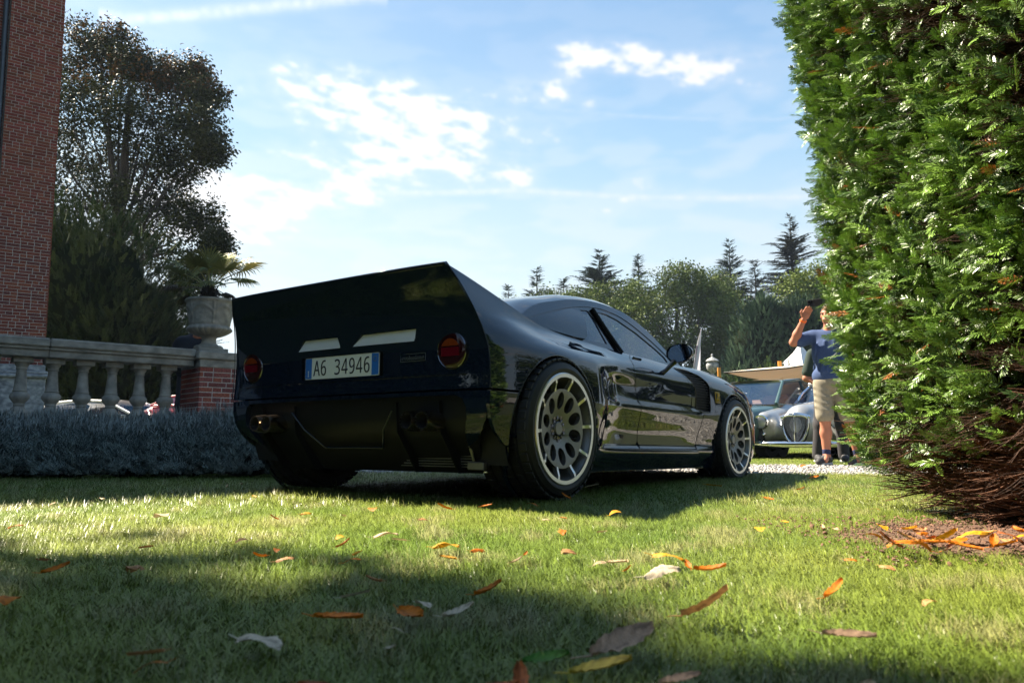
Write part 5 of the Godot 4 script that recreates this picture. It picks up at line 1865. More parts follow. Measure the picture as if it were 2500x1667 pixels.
	prims = [["ell", Vector3(0, 1.05, 0), Vector3(0.16, 0.3, 0.12)], ["cap", Vector3(0.04, 1.27, 0), head + Vector3(-0.02, -0.06, 0), 0.07, 0.056], ["cap", Vector3(-0.07, 0.75, 0), Vector3(-0.09, 0.4, 0.05), 0.08, 0.055], ["cap", Vector3(-0.09, 0.4, 0.05), Vector3(-0.09, 0.06, 0), 0.055, 0.04], ["cap", Vector3(0.08, 0.75, 0), Vector3(0.1, 0.4, 0.05), 0.08, 0.055], ["cap", Vector3(0.1, 0.4, 0.05), Vector3(0.1, 0.06, 0), 0.055, 0.04]]
	g = Geo.new()
	blob(prims, 0.03, 0.016, g)
	blob(head_prims(head, Vector3(0.9, -0.35, 0.5)), 0.022, 0.007, g)
	put("body", g.mesh(), skin, p)
	face_of(p, head, Vector3(0.9, -0.35, 0.5), hair, eye)
	put("jacket", blob_mesh([["ell", Vector3(-0.03, 1.02, 0), Vector3(0.21, 0.34, 0.17)], ["cap", Vector3(-0.13, 1.24, 0), Vector3(0.10, 1.22, 0.02), 0.115, 0.10], ["ell", Vector3(0.02, 1.33, -0.05), Vector3(0.10, 0.09, 0.09)], ["cap", Vector3(-0.19, 1.2, 0.02), Vector3(-0.22, 0.92, 0.06), 0.075, 0.065], ["cap", Vector3(-0.22, 0.92, 0.06), Vector3(-0.02, 0.88, 0.24), 0.065, 0.05], ["cap", Vector3(0.16, 1.18, 0.02), Vector3(0.22, 0.92, 0.1), 0.075, 0.065], ["cap", Vector3(0.22, 0.92, 0.1), Vector3(0.06, 0.9, 0.26), 0.065, 0.05]], 0.04, 0.016), hood, p)
	g = Geo.new()
	blob([["cap", Vector3(-0.08, 0.78, 0), Vector3(-0.09, 0.4, 0.05), 0.10, 0.08], ["cap", Vector3(-0.09, 0.4, 0.05), Vector3(-0.09, 0.08, 0), 0.08, 0.07], ["cap", Vector3(0.08, 0.78, 0), Vector3(0.1, 0.4, 0.05), 0.10, 0.08], ["cap", Vector3(0.1, 0.4, 0.05), Vector3(0.1, 0.08, 0), 0.08, 0.07]], 0.03, 0.018, g)
	put("trousers", g.mesh(), slate, p)

func trainers(p: Node3D, ankle: Vector3, to: Vector3, upper: Material, sole: Material, lace: Material) -> void:
	var d := to.normalized()
	var s := Vector3.UP.cross(d).normalized()
	var o := Vector3(ankle.x, 0.0, ankle.z)
	put("shoe", blob_mesh([["cap", o - d * 0.045 + Vector3.UP * 0.065, o + Vector3.UP * 0.085 + d * 0.02, 0.042, 0.044], ["cap", o + Vector3.UP * 0.06 + d * 0.03, o + Vector3.UP * 0.048 + d * 0.15, 0.046, 0.036], ["cap", o + Vector3.UP * 0.045 + d * 0.10 - s * 0.012, o + Vector3.UP * 0.042 + d * 0.175, 0.040, 0.030]], 0.03, 0.009), upper, p)
	put("shoe_sole", blob_mesh([["cap", o - d * 0.055 + Vector3.UP * 0.022, o + Vector3.UP * 0.022 + d * 0.17, 0.022, 0.022], ["cap", o - d * 0.05 + Vector3.UP * 0.02 + s * 0.022, o + Vector3.UP * 0.02 + d * 0.15 + s * 0.026, 0.020, 0.020], ["cap", o - d * 0.05 + Vector3.UP * 0.02 - s * 0.022, o + Vector3.UP * 0.02 + d * 0.15 - s * 0.026, 0.020, 0.020]], 0.02, 0.009), sole, p)
	var g := Geo.new()
	for k in 4:
		var q := o + d * (0.045 + 0.024 * k) + Vector3.UP * (0.108 - 0.009 * k)
		g.tube([q - s * 0.026 - Vector3.UP * 0.006, q + Vector3.UP * 0.002, q + s * 0.026 - Vector3.UP * 0.006 + d * 0.01], 0.0038, 5)
	put("shoe_lace", g.mesh(), lace, p)

# ---------------------------------------------------------------- the other cars, tent, canopy, flag, lamp
# a plain closed car: sections from nose (+z) to tail; glasshouse with panes, pillars and roof
func old_car(called: String, label: String, at: Vector3, turn: float, paint: Material, lower: Array, house: Array, wide: float, wheels_z: Array, group: String, inside: Material) -> Node3D:
	var car := thing(called, label, "car", at, turn, group)
	# lower: Vector3(z, top height, half width factor)
	var g := Geo.new()
	var rows := []
	for s in lower:
		var w: float = wide * s.z
		var h: float = s.y
		var ln := []
		for q in [[-0.80, 0.20], [-0.96, 0.24], [-1.0, 0.36], [-1.0, h * 0.72], [-0.97, h * 0.88], [-0.90, h * 0.97], [-0.75, h], [0.0, h + 0.03], [0.75, h], [0.90, h * 0.97], [0.97, h * 0.88], [1.0, h * 0.72], [1.0, 0.36], [0.96, 0.24], [0.80, 0.20]]:
			ln.append(Vector3(q[0] * w, q[1], s.x))
		rows.append(ln)
	g.sheet(rows)
	for e in [0, rows.size() - 1]:
		for j in 14:
			g.tri(rows[e][j], rows[e][j + 1], Vector3(0, 0.4, rows[e][0].z), Vector3(0, 0, 1 if e == 0 else -1))
	put("body", g.mesh(), paint, car)
	# house: Vector3(z, roof height, half width factor at the roof); base at the belt
	var belt: float = house[0].y
	var roof := []
	var left := []
	var right := []
	for i in range(1, house.size()):
		var s: Vector3 = house[i]
		var w: float = wide * s.z
		roof.append([Vector3(-w - 0.02, s.y - 0.085, s.x), Vector3(-w, s.y - 0.04, s.x), Vector3(-w * 0.86, s.y - 0.005, s.x), Vector3(0, s.y + 0.02, s.x), Vector3(w * 0.86, s.y - 0.005, s.x), Vector3(w, s.y - 0.04, s.x), Vector3(w + 0.02, s.y - 0.085, s.x)])
	g = Geo.new()
	g.sheet(roof)
	put("roof", g.mesh(), paint, car)
	for sd in [-1.0, 1.0]:
		for i in house.size() - 2:
			var a: Vector3 = house[i + 1]
			var b: Vector3 = house[i + 2]
			var a0 := Vector3(sd * wide * 0.88, belt, a.x + (house[0].x if i == 0 else 0.0))
			var b0 := Vector3(sd * wide * 0.88, belt, b.x - (house[0].z if i == house.size() - 3 else 0.0))
			var a1 := Vector3(sd * wide * a.z, a.y - 0.03, a.x)
			var b1 := Vector3(sd * wide * b.z, b.y - 0.03, b.x)
			g = Geo.new()
			var c := (a0 + b0 + a1 + b1) * 0.25
			g.quad(a0.lerp(c, 0.07), b0.lerp(c, 0.07), b1.lerp(c, 0.07), a1.lerp(c, 0.07), Vector3(sd, 0.2, 0))
			put("side_window", g.mesh(), M.tinted_glass, car)
			g = Geo.new()
			g.tube([a0, a1], [0.035, 0.028], 6)
			g.tube([a1, b1], [0.03, 0.03], 6)
			g.tube([a0, b0], [0.022, 0.022], 6)
			g.tube([b0, b1], [0.035, 0.028], 6)
			put("pillar", g.mesh(), paint, car)
	for e in [0, 1]:
		var s: Vector3 = house[1] if e == 0 else house[house.size() - 1]
		var z0: float = s.x + (house[0].x if e == 0 else -house[0].z)
		g = Geo.new()
		g.quad(Vector3(-wide * 0.84, belt, z0), Vector3(wide * 0.84, belt, z0), Vector3(wide * s.z * 0.95, s.y - 0.035, s.x), Vector3(-wide * s.z * 0.95, s.y - 0.035, s.x), Vector3(0, 0.6, 1.0 if e == 0 else -1.0))
		put("windscreen" if e == 0 else "rear_window", g.mesh(), M.tinted_glass, car)
	g = Geo.new()
	for sx in [-0.34, 0.34]:
		g.box(Vector3(sx, belt - 0.02, 0.1), Vector3(0.46, 0.42, 0.14), 0.05, Basis(Vector3.RIGHT, 0.2))
		g.box(Vector3(sx, belt + 0.02, -0.75), Vector3(0.60, 0.30, 0.14), 0.05, Basis(Vector3.RIGHT, 0.3))
		g.box(Vector3(sx * 2.15, belt - 0.12, -0.2), Vector3(0.04, 0.22, 1.9), 0.01)
	put("seats", g.mesh(), inside, car)
	for z in wheels_z:
		for sx in [-1.0, 1.0]:
			g = Geo.new()
			g.xf = Transform3D(Basis(Vector3(0, 0, 1), -sx * PI / 2.0), Vector3(sx * (wide - 0.02), 0.32, z))
			g.lathe([Vector2(0.20, -0.17), Vector2(0.30, -0.17), Vector2(0.32, -0.14), Vector2(0.32, -0.03), Vector2(0.30, 0.0), Vector2(0.21, 0.005)], 28)
			var w := put("wheel", g.mesh(), M.rubber, car)
			g = Geo.new()
			g.xf = Transform3D(Basis(Vector3(0, 0, 1), -sx * PI / 2.0), Vector3(sx * (wide - 0.02), 0.32, z))
			g.lathe([Vector2(0.21, 0.0), Vector2(0.17, 0.012), Vector2(0.08, 0.02), Vector2(0.0, 0.03)], 24)
			put("hub_cap", g.mesh(), M.chrome, w)
	return car

func silver_car() -> void:
	var paint := mat("silver_paint", lin(0.36, 0.37, 0.37), 0.34, 0.45)
	paint.clearcoat_enabled = true
	paint.clearcoat = 0.8
	paint.clearcoat_roughness = 0.04
	var car := thing("silver_car", "old silver saloon with chrome grille facing the lawn beside the hedge", "car", Vector3(4.10, 0.0, -11.0), deg_to_rad(-42.0))
	var z := -0.02
	var prims := [
		["box", Vector3(0, 0.50, -2.4), Vector3(0.74, 0.31, 1.3), 0.18], ["cap", Vector3(0, 0.56, -0.22), Vector3(0, 0.66, -1.6), 0.24, 0.30], ["cap", Vector3(0, 0.44, -0.20), Vector3(0, 0.5, -0.9), 0.22, 0.3],
		["cap", Vector3(0, 0.40, -0.30), Vector3(0.45, 0.44, -0.42), 0.15, 0.17], ["cap", Vector3(0, 0.40, -0.30), Vector3(-0.45, 0.44, -0.42), 0.15, 0.17],
	]
	for s in [-1.0, 1.0]:
		prims.append(["cap", Vector3(s * 0.56, 0.555, -0.22), Vector3(s * 0.60, 0.60, -1.1), 0.150, 0.235])
		prims.append(["cap", Vector3(s * 0.60, 0.60, -1.1), Vector3(s * 0.60, 0.60, -2.2), 0.235, 0.22])
		prims.append(["cap", Vector3(s * 0.57, 0.38, -0.26), Vector3(s * 0.62, 0.44, -0.7), 0.12, 0.18])
	put("body", blob_mesh(prims, 0.10, 0.028), paint, car)
	var g := Geo.new()
	# shield grille: chrome frame, middle rib, upright bars, before a dark opening
	var out := []
	for p in [[0.0, 0.635], [0.10, 0.632], [0.165, 0.610], [0.185, 0.575], [0.180, 0.46], [0.155, 0.37], [0.115, 0.295], [0.06, 0.245], [0.0, 0.222]]:
		out.append(Vector2(p[0], p[1]))
	var shield := PackedVector2Array(out)
	for i in range(out.size() - 2, 0, -1):
		shield.append(Vector2(-out[i].x, out[i].y))
	var gz := func(x: float, y: float) -> float: return 0.075 - 0.9 * x * x - 0.25 * (y - 0.42) * (y - 0.42)
	g = Geo.new()
	g.plate(shield, -0.15, 0.02)
	var gr := put("grille", g.mesh(), M.dull_black, car)
	g = Geo.new()
	var line := []
	for p in shield:
		line.append(Vector3(p.x, p.y, gz.call(p.x, p.y) - 0.015))
	line.append(line[0])
	g.tube(line, 0.018, 8, false)
	put("grille_frame", g.mesh(), M.chrome, gr)
	g = Geo.new()
	g.tube([Vector3(0, 0.63, gz.call(0, 0.63)), Vector3(0, 0.43, gz.call(0, 0.43) + 0.01), Vector3(0, 0.225, gz.call(0, 0.225))], 0.010, 8)
	put("grille_rib", g.mesh(), M.chrome, gr)
	for k in 22:
		var x := -0.168 + 0.016 * k
		if absf(x) < 0.010: continue
		var y0 := 0.245 + 0.33 * pow(absf(x) / 0.185, 1.6)
		g = Geo.new()
		g.tube([Vector3(x, 0.618 - 0.3 * x * x, gz.call(x, 0.6) - 0.02), Vector3(x, y0, gz.call(x, y0) - 0.02)], 0.0042, 5)
		put("grille_bar", g.mesh(), M.chrome, gr)
	g = Geo.new()
	g.ball(Vector3(0, 0.632, 0.055), Vector3(0.028, 0.028, 0.02), 14, 8)
	put("grille_badge", g.mesh(), M.chrome, gr)
	g = Geo.new()
	var hood := []
	for i in 7:
		var u := i / 6.0 * 2.0 - 1.0
		hood.append(Vector3(u * 0.21, 0.655 - 0.05 * u * u, gz.call(u * 0.18, 0.62) - 0.03))
	g.tube(hood, 0.024, 8)
	put("grille_hood", g.mesh(), M.chrome, gr)
	for s in [-1.0, 1.0]:
		var o := Vector3(s * 0.56, 0.545, -0.075)
		g = Geo.new()
		g.xf = Transform3D(Basis(Vector3.RIGHT, PI / 2.0), o)
		g.lathe([Vector2(0.085, -0.03), Vector2(0.112, -0.02), Vector2(0.116, 0.0), Vector2(0.105, 0.022), Vector2(0.090, 0.02), Vector2(0.086, 0.005)], 36)
		var hl := put("headlight", g.mesh(), M.chrome, car)
		g = Geo.new()
		g.xf = Transform3D(Basis(Vector3.RIGHT, PI / 2.0), o)
		var dome := []
		for i in 8:
			var t := PI / 2.0 * i / 7.0
			dome.append(Vector2(0.09 * cos(t), 0.008 + 0.032 * sin(t)))
		g.lathe(dome, 32, 60)
		put("lens", g.mesh(), M.lamp_glass, hl)
		g = Geo.new()
		g.xf = Transform3D(Basis(Vector3.RIGHT, PI / 2.0), o)
		g.lathe([Vector2(0.088, 0.0), Vector2(0.07, -0.035), Vector2(0.03, -0.06), Vector2(0.02, -0.03), Vector2(0.0, -0.025)], 28, 60)
		put("reflector", g.mesh(), M.chrome, hl)
		g = Geo.new()
		g.ball(Vector3(s * 0.545, 0.365, -0.125), Vector3(0.032, 0.030, 0.03), 14, 8)
		put("side_lamp", g.mesh(), M.chrome, car)
	g = Geo.new()
	var bp := []
	for i in 15:
		var u := i / 14.0 * 2.0 - 1.0
		bp.append(Vector3(u * 0.82, 0.215 + 0.012 * absf(u), 0.16 - 0.30 * u * u * u * u - 0.04 * u * u))
	g.tube(bp, 0.045, 10)
	put("bumper", g.mesh(), M.chrome, car)
	g = Geo.new()
	g.box(Vector3(0.30, 0.335, 0.02), Vector3(0.045, 0.11, 0.02), 0.004)
	put("side_sticker", g.mesh(), M.plate_blue, car)
	# windscreen and roof
	g = Geo.new()
	for q in [[-0.60, 0.86, -1.50, -0.50, 1.20, -2.02], [0.60, 0.86, -1.50, 0.50, 1.20, -2.02]]:
		g.tube([Vector3(q[0], q[1], q[2]), Vector3(lerpf(q[0], q[3], 0.5), 1.05, -1.74), Vector3(q[3], q[4], q[5])], 0.028, 7)
	g.tube([Vector3(-0.5, 1.20, -2.02), Vector3(0, 1.235, -1.95), Vector3(0.5, 1.20, -2.02)], 0.03, 7)
	g.tube([Vector3(-0.6, 0.86, -1.50), Vector3(0, 0.88, -1.36), Vector3(0.6, 0.86, -1.50)], 0.022, 7)
	put("windscreen_frame", g.mesh(), M.chrome, car)
	g = Geo.new()
	g.sheet([[Vector3(-0.6, 0.86, -1.50), Vector3(0, 0.88, -1.36), Vector3(0.6, 0.86, -1.50)], [Vector3(-0.5, 1.20, -2.02), Vector3(0, 1.235, -1.95), Vector3(0.5, 1.20, -2.02)]])
	put("windscreen", g.mesh(), M.tinted_glass, car)
	put("roof", blob_mesh([["box", Vector3(0, 1.20, -2.55), Vector3(0.56, 0.07, 0.62), 0.06], ["cap", Vector3(0, 1.18, -2.6), Vector3(0, 0.75, -3.4), 0.25, 0.2]], 0.2, 0.04), paint, car)
	for s in [-1.0, 1.0]:
		g = Geo.new()
		g.tube([Vector3(s * 0.25, 0.895, -1.40), Vector3(s * 0.05, 0.93, -1.44), Vector3(s * -0.12, 0.97, -1.52)], [0.008, 0.006, 0.005], 5)
		put("wiper", g.mesh(), M.chrome, car)
	for zz in [-0.78, -3.1]:
		for s in [-1.0, 1.0]:
			g = Geo.new()
			g.xf = Transform3D(Basis(Vector3(0, 0, 1), -s * PI / 2.0), Vector3(s * 0.70, 0.31, zz))
			g.lathe([Vector2(0.18, -0.17), Vector2(0.29, -0.17), Vector2(0.315, -0.14), Vector2(0.315, -0.03), Vector2(0.29, 0.0), Vector2(0.20, 0.005), Vector2(0.0, 0.02)], 32)
			put("wheel", g.mesh(), M.rubber, car)
	g = Geo.new()
	g.box(Vector3(0, 0.24, -1.7), Vector3(1.15, 0.14, 2.4), 0.03)
	put("underbody", g.mesh(), M.dull_black, car)

func other_cars() -> void:
	var lamp := mat("lamp_glass", Color(0.9, 0.92, 0.92, 0.10), 0.05)
	lamp.transparency = BaseMaterial3D.TRANSPARENCY_ALPHA
	silver_car()
	var tan_ := mat("tan_leather", lin(0.22, 0.10, 0.045), 0.6)
	var gp := mat("green_car_paint", lin(0.035, 0.075, 0.060), 0.3)
	gp.clearcoat_enabled = true
	gp.clearcoat = 1.0
	gp.clearcoat_roughness = 0.03
	var gc := old_car("green_car", "dark green fastback coupe parked behind the silver saloon", Vector3(4.30, 0.0, -13.1), deg_to_rad(-46.0), gp,
		[Vector3(1.95, 0.62, 0.72), Vector3(1.8, 0.70, 0.86), Vector3(1.4, 0.78, 0.96), Vector3(0.8, 0.83, 1.0), Vector3(0.0, 0.85, 1.0), Vector3(-0.9, 0.86, 1.0), Vector3(-1.6, 0.82, 0.95), Vector3(-2.2, 0.74, 0.84), Vector3(-2.4, 0.62, 0.7)],
		[Vector3(0.62, 0.84, 0.75), Vector3(0.28, 1.27, 0.66), Vector3(-0.25, 1.325, 0.70), Vector3(-0.75, 1.30, 0.68), Vector3(-1.35, 1.12, 0.60)], 0.83, [1.25, -1.30], "", tan_)
	var sticker := Geo.new()
	sticker.box(Vector3(-0.62, 0.93, -0.30), Vector3(0.012, 0.16, 0.13), 0.003)
	put("window_sticker", sticker.mesh(), M.plate_white, gc)
	var wp := mat("white_car_paint", lin(0.68, 0.69, 0.70), 0.3)
	wp.clearcoat_enabled = true
	wp.clearcoat = 1.0
	var rp := mat("red_car_paint", lin(0.42, 0.012, 0.03), 0.25)
	rp.clearcoat_enabled = true
	rp.clearcoat = 1.0
	var gr := "cars parked beyond the balustrade"
	var wc := old_car("white_car", "white hatchback seen between the balusters", Vector3(-9.0, 0.0, -17.2), deg_to_rad(78.0), wp,
		[Vector3(2.0, 0.60, 0.8), Vector3(1.8, 0.66, 0.92), Vector3(1.1, 0.76, 1.0), Vector3(0, 0.80, 1.0), Vector3(-1.2, 0.83, 1.0), Vector3(-1.6, 0.82, 0.95), Vector3(-1.75, 0.7, 0.9)],
		[Vector3(0.75, 0.80, 0.28), Vector3(0.35, 1.14, 0.74), Vector3(-0.35, 1.17, 0.76), Vector3(-1.15, 1.11, 0.72)], 0.86, [1.3, -1.2], gr, M.seat_leather)
	var g := Geo.new()
	g.box(Vector3(0.78, 0.86, -1.60), Vector3(0.10, 0.17, 0.06), 0.02)
	g.box(Vector3(-0.78, 0.86, -1.60), Vector3(0.10, 0.17, 0.06), 0.02)
	put("tail_lamps", g.mesh(), M.red_lens, wc)
	old_car("red_car", "glossy red car nosing past the right-hand baluster", Vector3(-6.6, 0.0, -17.4), deg_to_rad(70.0), rp,
		[Vector3(2.0, 0.80, 0.8), Vector3(1.8, 0.98, 0.92), Vector3(1.1, 1.04, 1.0), Vector3(0, 1.06, 1.0), Vector3(-1.4, 1.05, 0.95), Vector3(-1.9, 0.9, 0.85)],
		[Vector3(0.6, 1.05, 0.4), Vector3(0.0, 1.30, 0.7), Vector3(-0.5, 1.32, 0.7), Vector3(-1.0, 1.28, 0.7)], 0.84, [1.2, -1.2], gr, M.seat_leather)

func field_things() -> void:
	var canvas := mat("white_canvas", lin(0.74, 0.74, 0.76), 0.85)
	canvas.backlight_enabled = true
	canvas.backlight = Color(0.4, 0.4, 0.4)
	var sand := mat("sand_canvas", lin(0.78, 0.37, 0.13), 0.85)
	sand.backlight_enabled = true
	sand.backlight = Color(0.7, 0.7, 0.7)
	var cream := mat("cream_canvas", lin(0.70, 0.62, 0.48), 0.85)
	cream.backlight_enabled = true
	cream.backlight = Color(0.55, 0.55, 0.55)
	var wood := mat("varnished_wood", lin(0.55, 0.24, 0.035), 0.4)
	var black: Material = M.satin_black
	# pagoda tent
	var t := thing("white_tent", "white pointed pagoda tent beyond the parked cars", "tent", Vector3(13.4, 0, -35.0), 0.5)
	var g := Geo.new()
	var rows := []
	for i in 9:
		var u := i / 8.0
		var w := 0.04 + 2.0 * pow(u, 1.15)
		var y := 4.65 - 2.3 * pow(u, 0.9)
		var ln := []
		for c in [[-1, -1], [-1, 0], [-1, 1], [0, 1], [1, 1], [1, 0], [1, -1], [0, -1], [-1, -1]]:
			ln.append(Vector3(c[0] * w, y - (0.06 * u if c[0] * c[1] == 0 else 0.0), c[1] * w))
		rows.append(ln)
	for i in 8:
		for j in 8:
			g.quad(rows[i][j], rows[i][j + 1], rows[i + 1][j + 1], rows[i + 1][j], (rows[i][j] + rows[i][j + 1]) * Vector3(1, 0, 1) + Vector3.UP * 0.5)
	put("roof", g.mesh(), canvas, t)
	g = Geo.new()
	for k in 4:
		var a: Vector3 = rows[8][k * 2]
		var b: Vector3 = rows[8][k * 2 + 2]
		g.quad(a, b, b + Vector3.DOWN * 0.35, a + Vector3.DOWN * 0.35, (a + b) * Vector3(1, 0, 1))
	put("valance", g.mesh(), canvas, t)
	g = Geo.new()
	for k in [0, 1]:
		var a: Vector3 = rows[8][k * 2]
		var b: Vector3 = rows[8][k * 2 + 2]
		g.quad(a * 0.99, b * 0.99, Vector3(b.x, 0, b.z) * 0.99, Vector3(a.x, 0, a.z) * 0.99, (a + b) * Vector3(1, 0, 1))
	put("wall", g.mesh(), canvas, t)
	for k in 4:
		g = Geo.new()
		var a: Vector3 = rows[8][k * 2]
		g.tube([Vector3(a.x, 0, a.z), a], 0.035, 8)
		put("pole", g.mesh(), M.chrome, t)
	# sand-coloured canopy held by wooden poles
	var A := Vector3(4.07, 1.56, -14.5)
	var B := Vector3(6.35, 1.63, -17.5)
	var C := Vector3(8.2, 1.70, -15.4)
	var D := Vector3(5.75, 1.64, -12.4)
	var o := Vector3(6.0, 0, -15.0)
	t = thing("sand_canopy", "sand-coloured canvas canopy stretched above the green coupe", "canopy", o)
	g = Geo.new()
	var mid := Vector3(6.1, 1.76, -14.9)
	for e in [[0, sand], [1, cream]]:
		g = Geo.new()
		var lift := Vector3.UP * (0.0 if e[0] == 0 else 0.012)
		var ring := [A, B, C, D]
		for k in 4:
			var a: Vector3 = ring[k]
			var b: Vector3 = ring[(k + 1) % 4]
			for i in 6:
				for j in 6 - i:
					var f := func(p: float, q: float) -> Vector3:
						var w := 1.0 - p - q
						var s: Vector3 = mid * w + a * p + b * q
						return s - o + lift + Vector3.DOWN * (0.10 * p * q * 4.0 * 0.5 - 0.05 * w * (1 - w))
					var h := 1.0 / 6.0
					g.tri(f.call(i * h, j * h), f.call((i + 1) * h, j * h), f.call(i * h, (j + 1) * h), Vector3.DOWN if e[0] == 0 else Vector3.UP)
					if i + j < 5:
						g.tri(f.call((i + 1) * h, j * h), f.call((i + 1) * h, (j + 1) * h), f.call(i * h, (j + 1) * h), Vector3.DOWN if e[0] == 0 else Vector3.UP)
		put("lining" if e[0] == 0 else "canvas", g.mesh(), e[1], t)
	g = Geo.new()
	for k in 4:
		var ring := [A, B, C, D]
		var a: Vector3 = ring[k]
		var b: Vector3 = ring[(k + 1) % 4]
		g.tube([a - o, (a + b) * 0.5 - o + Vector3.DOWN * 0.05, b - o], 0.016, 6)
	put("hem", g.mesh(), black, t)
	for q in [mid, D, C]:
		g = Geo.new()
		g.tube([Vector3(q.x, 0, q.z) - o, q - o + Vector3.UP * 0.22], 0.035, 8)
		put("pole", g.mesh(), wood, t)
	# feather flag
	t = thing("feather_flag", "slim pale feather flag on a mast before the oaks", "flag", Vector3(5.86, 0, -24.0))
	g = Geo.new()
	g.tube([Vector3(0.08, 0, 0), Vector3(0.10, 2.0, 0), Vector3(0.15, 3.3, 0), Vector3(0.20, 3.8, 0), Vector3(0.24, 3.86, 0)], [0.022, 0.018, 0.014, 0.010, 0.008], 8)
	put("mast", g.mesh(), M.chrome, t)
	g = Geo.new()
	rows = []
	for i in 22:
		var u := i / 21.0
		var x1 := 0.095 + 0.06 * pow(u, 2.0) + 0.06 * pow(u, 8.0)
		var w := (0.20 * (1.0 - pow(u, 3.0))) + 0.015
		var ln := []
		for j in 5:
			var s := j / 4.0
			ln.append(Vector3(x1 - w * s, 0.9 + 2.92 * u, 0.05 * sin(s * 4.0 + u * 3.0) - 0.2 * s * (1.0 - u)))
		rows.append(ln)
	g.sheet(rows)
	var fm := mat("flag_cloth", lin(0.58, 0.55, 0.62), 0.8)
	fm.cull_mode = BaseMaterial3D.CULL_DISABLED
	fm.backlight_enabled = true
	fm.backlight = Color(0.5, 0.5, 0.5)
	put("banner", g.mesh(), fm, t)
	g = Geo.new()
	g.sheet([[rows[0][4] + Vector3(0, 0, 0.004), rows[0][3] + Vector3(0.01, 0, 0.004)], [rows[10][4] + Vector3(0, 0, 0.004), rows[10][3] + Vector3(0.02, 0, 0.004)], [rows[17][4] + Vector3(0, 0, 0.004), rows[17][3] + Vector3(0.02, 0, 0.004)]])
	put("banner_edge", g.mesh(), mat("purple_cloth", lin(0.11, 0.075, 0.16), 0.8), t)
	# lantern on its orange post
	t = thing("garden_lantern", "pale capped lantern behind an orange post beyond the bonnet", "lantern", Vector3(5.42, 0, -20.4))
	g = Geo.new()
	g.lathe([Vector2(0.05, 0.0), Vector2(0.045, 1.95), Vector2(0.07, 2.0), Vector2(0.03, 2.04), Vector2(0.06, 2.08)], 14)
	put("post", g.mesh(), M.worn_limestone, t)
	g = Geo.new()
	g.lathe([Vector2(0.05, 2.08), Vector2(0.12, 2.13), Vector2(0.165, 2.22), Vector2(0.165, 2.30), Vector2(0.12, 2.37)], 20, 50)
	put("globe", g.mesh(), M.worn_limestone, t)
	g = Geo.new()
	g.lathe([Vector2(0.12, 2.37), Vector2(0.185, 2.39), Vector2(0.14, 2.44), Vector2(0.05, 2.49), Vector2(0.02, 2.52), Vector2(0.035, 2.56), Vector2(0.0, 2.60)], 18)
	put("cap", g.mesh(), M.worn_limestone, t)
	t = thing("wooden_post", "orange wooden post in front of the lantern", "post", Vector3(5.43, 0, -19.8))
	g = Geo.new()
	g.tube([Vector3.ZERO, Vector3(0, 2.16, 0)], 0.05, 8)
	put("shaft", g.mesh(), wood, t)
	t = thing("wooden_post", "orange wooden pole rising through the canopy beside the tent", "post", Vector3(5.92, 0, -16.6))
	g = Geo.new()
	g.tube([Vector3.ZERO, Vector3(-0.03, 2.0, 0)], 0.045, 8)
	put("shaft", g.mesh(), wood, t)

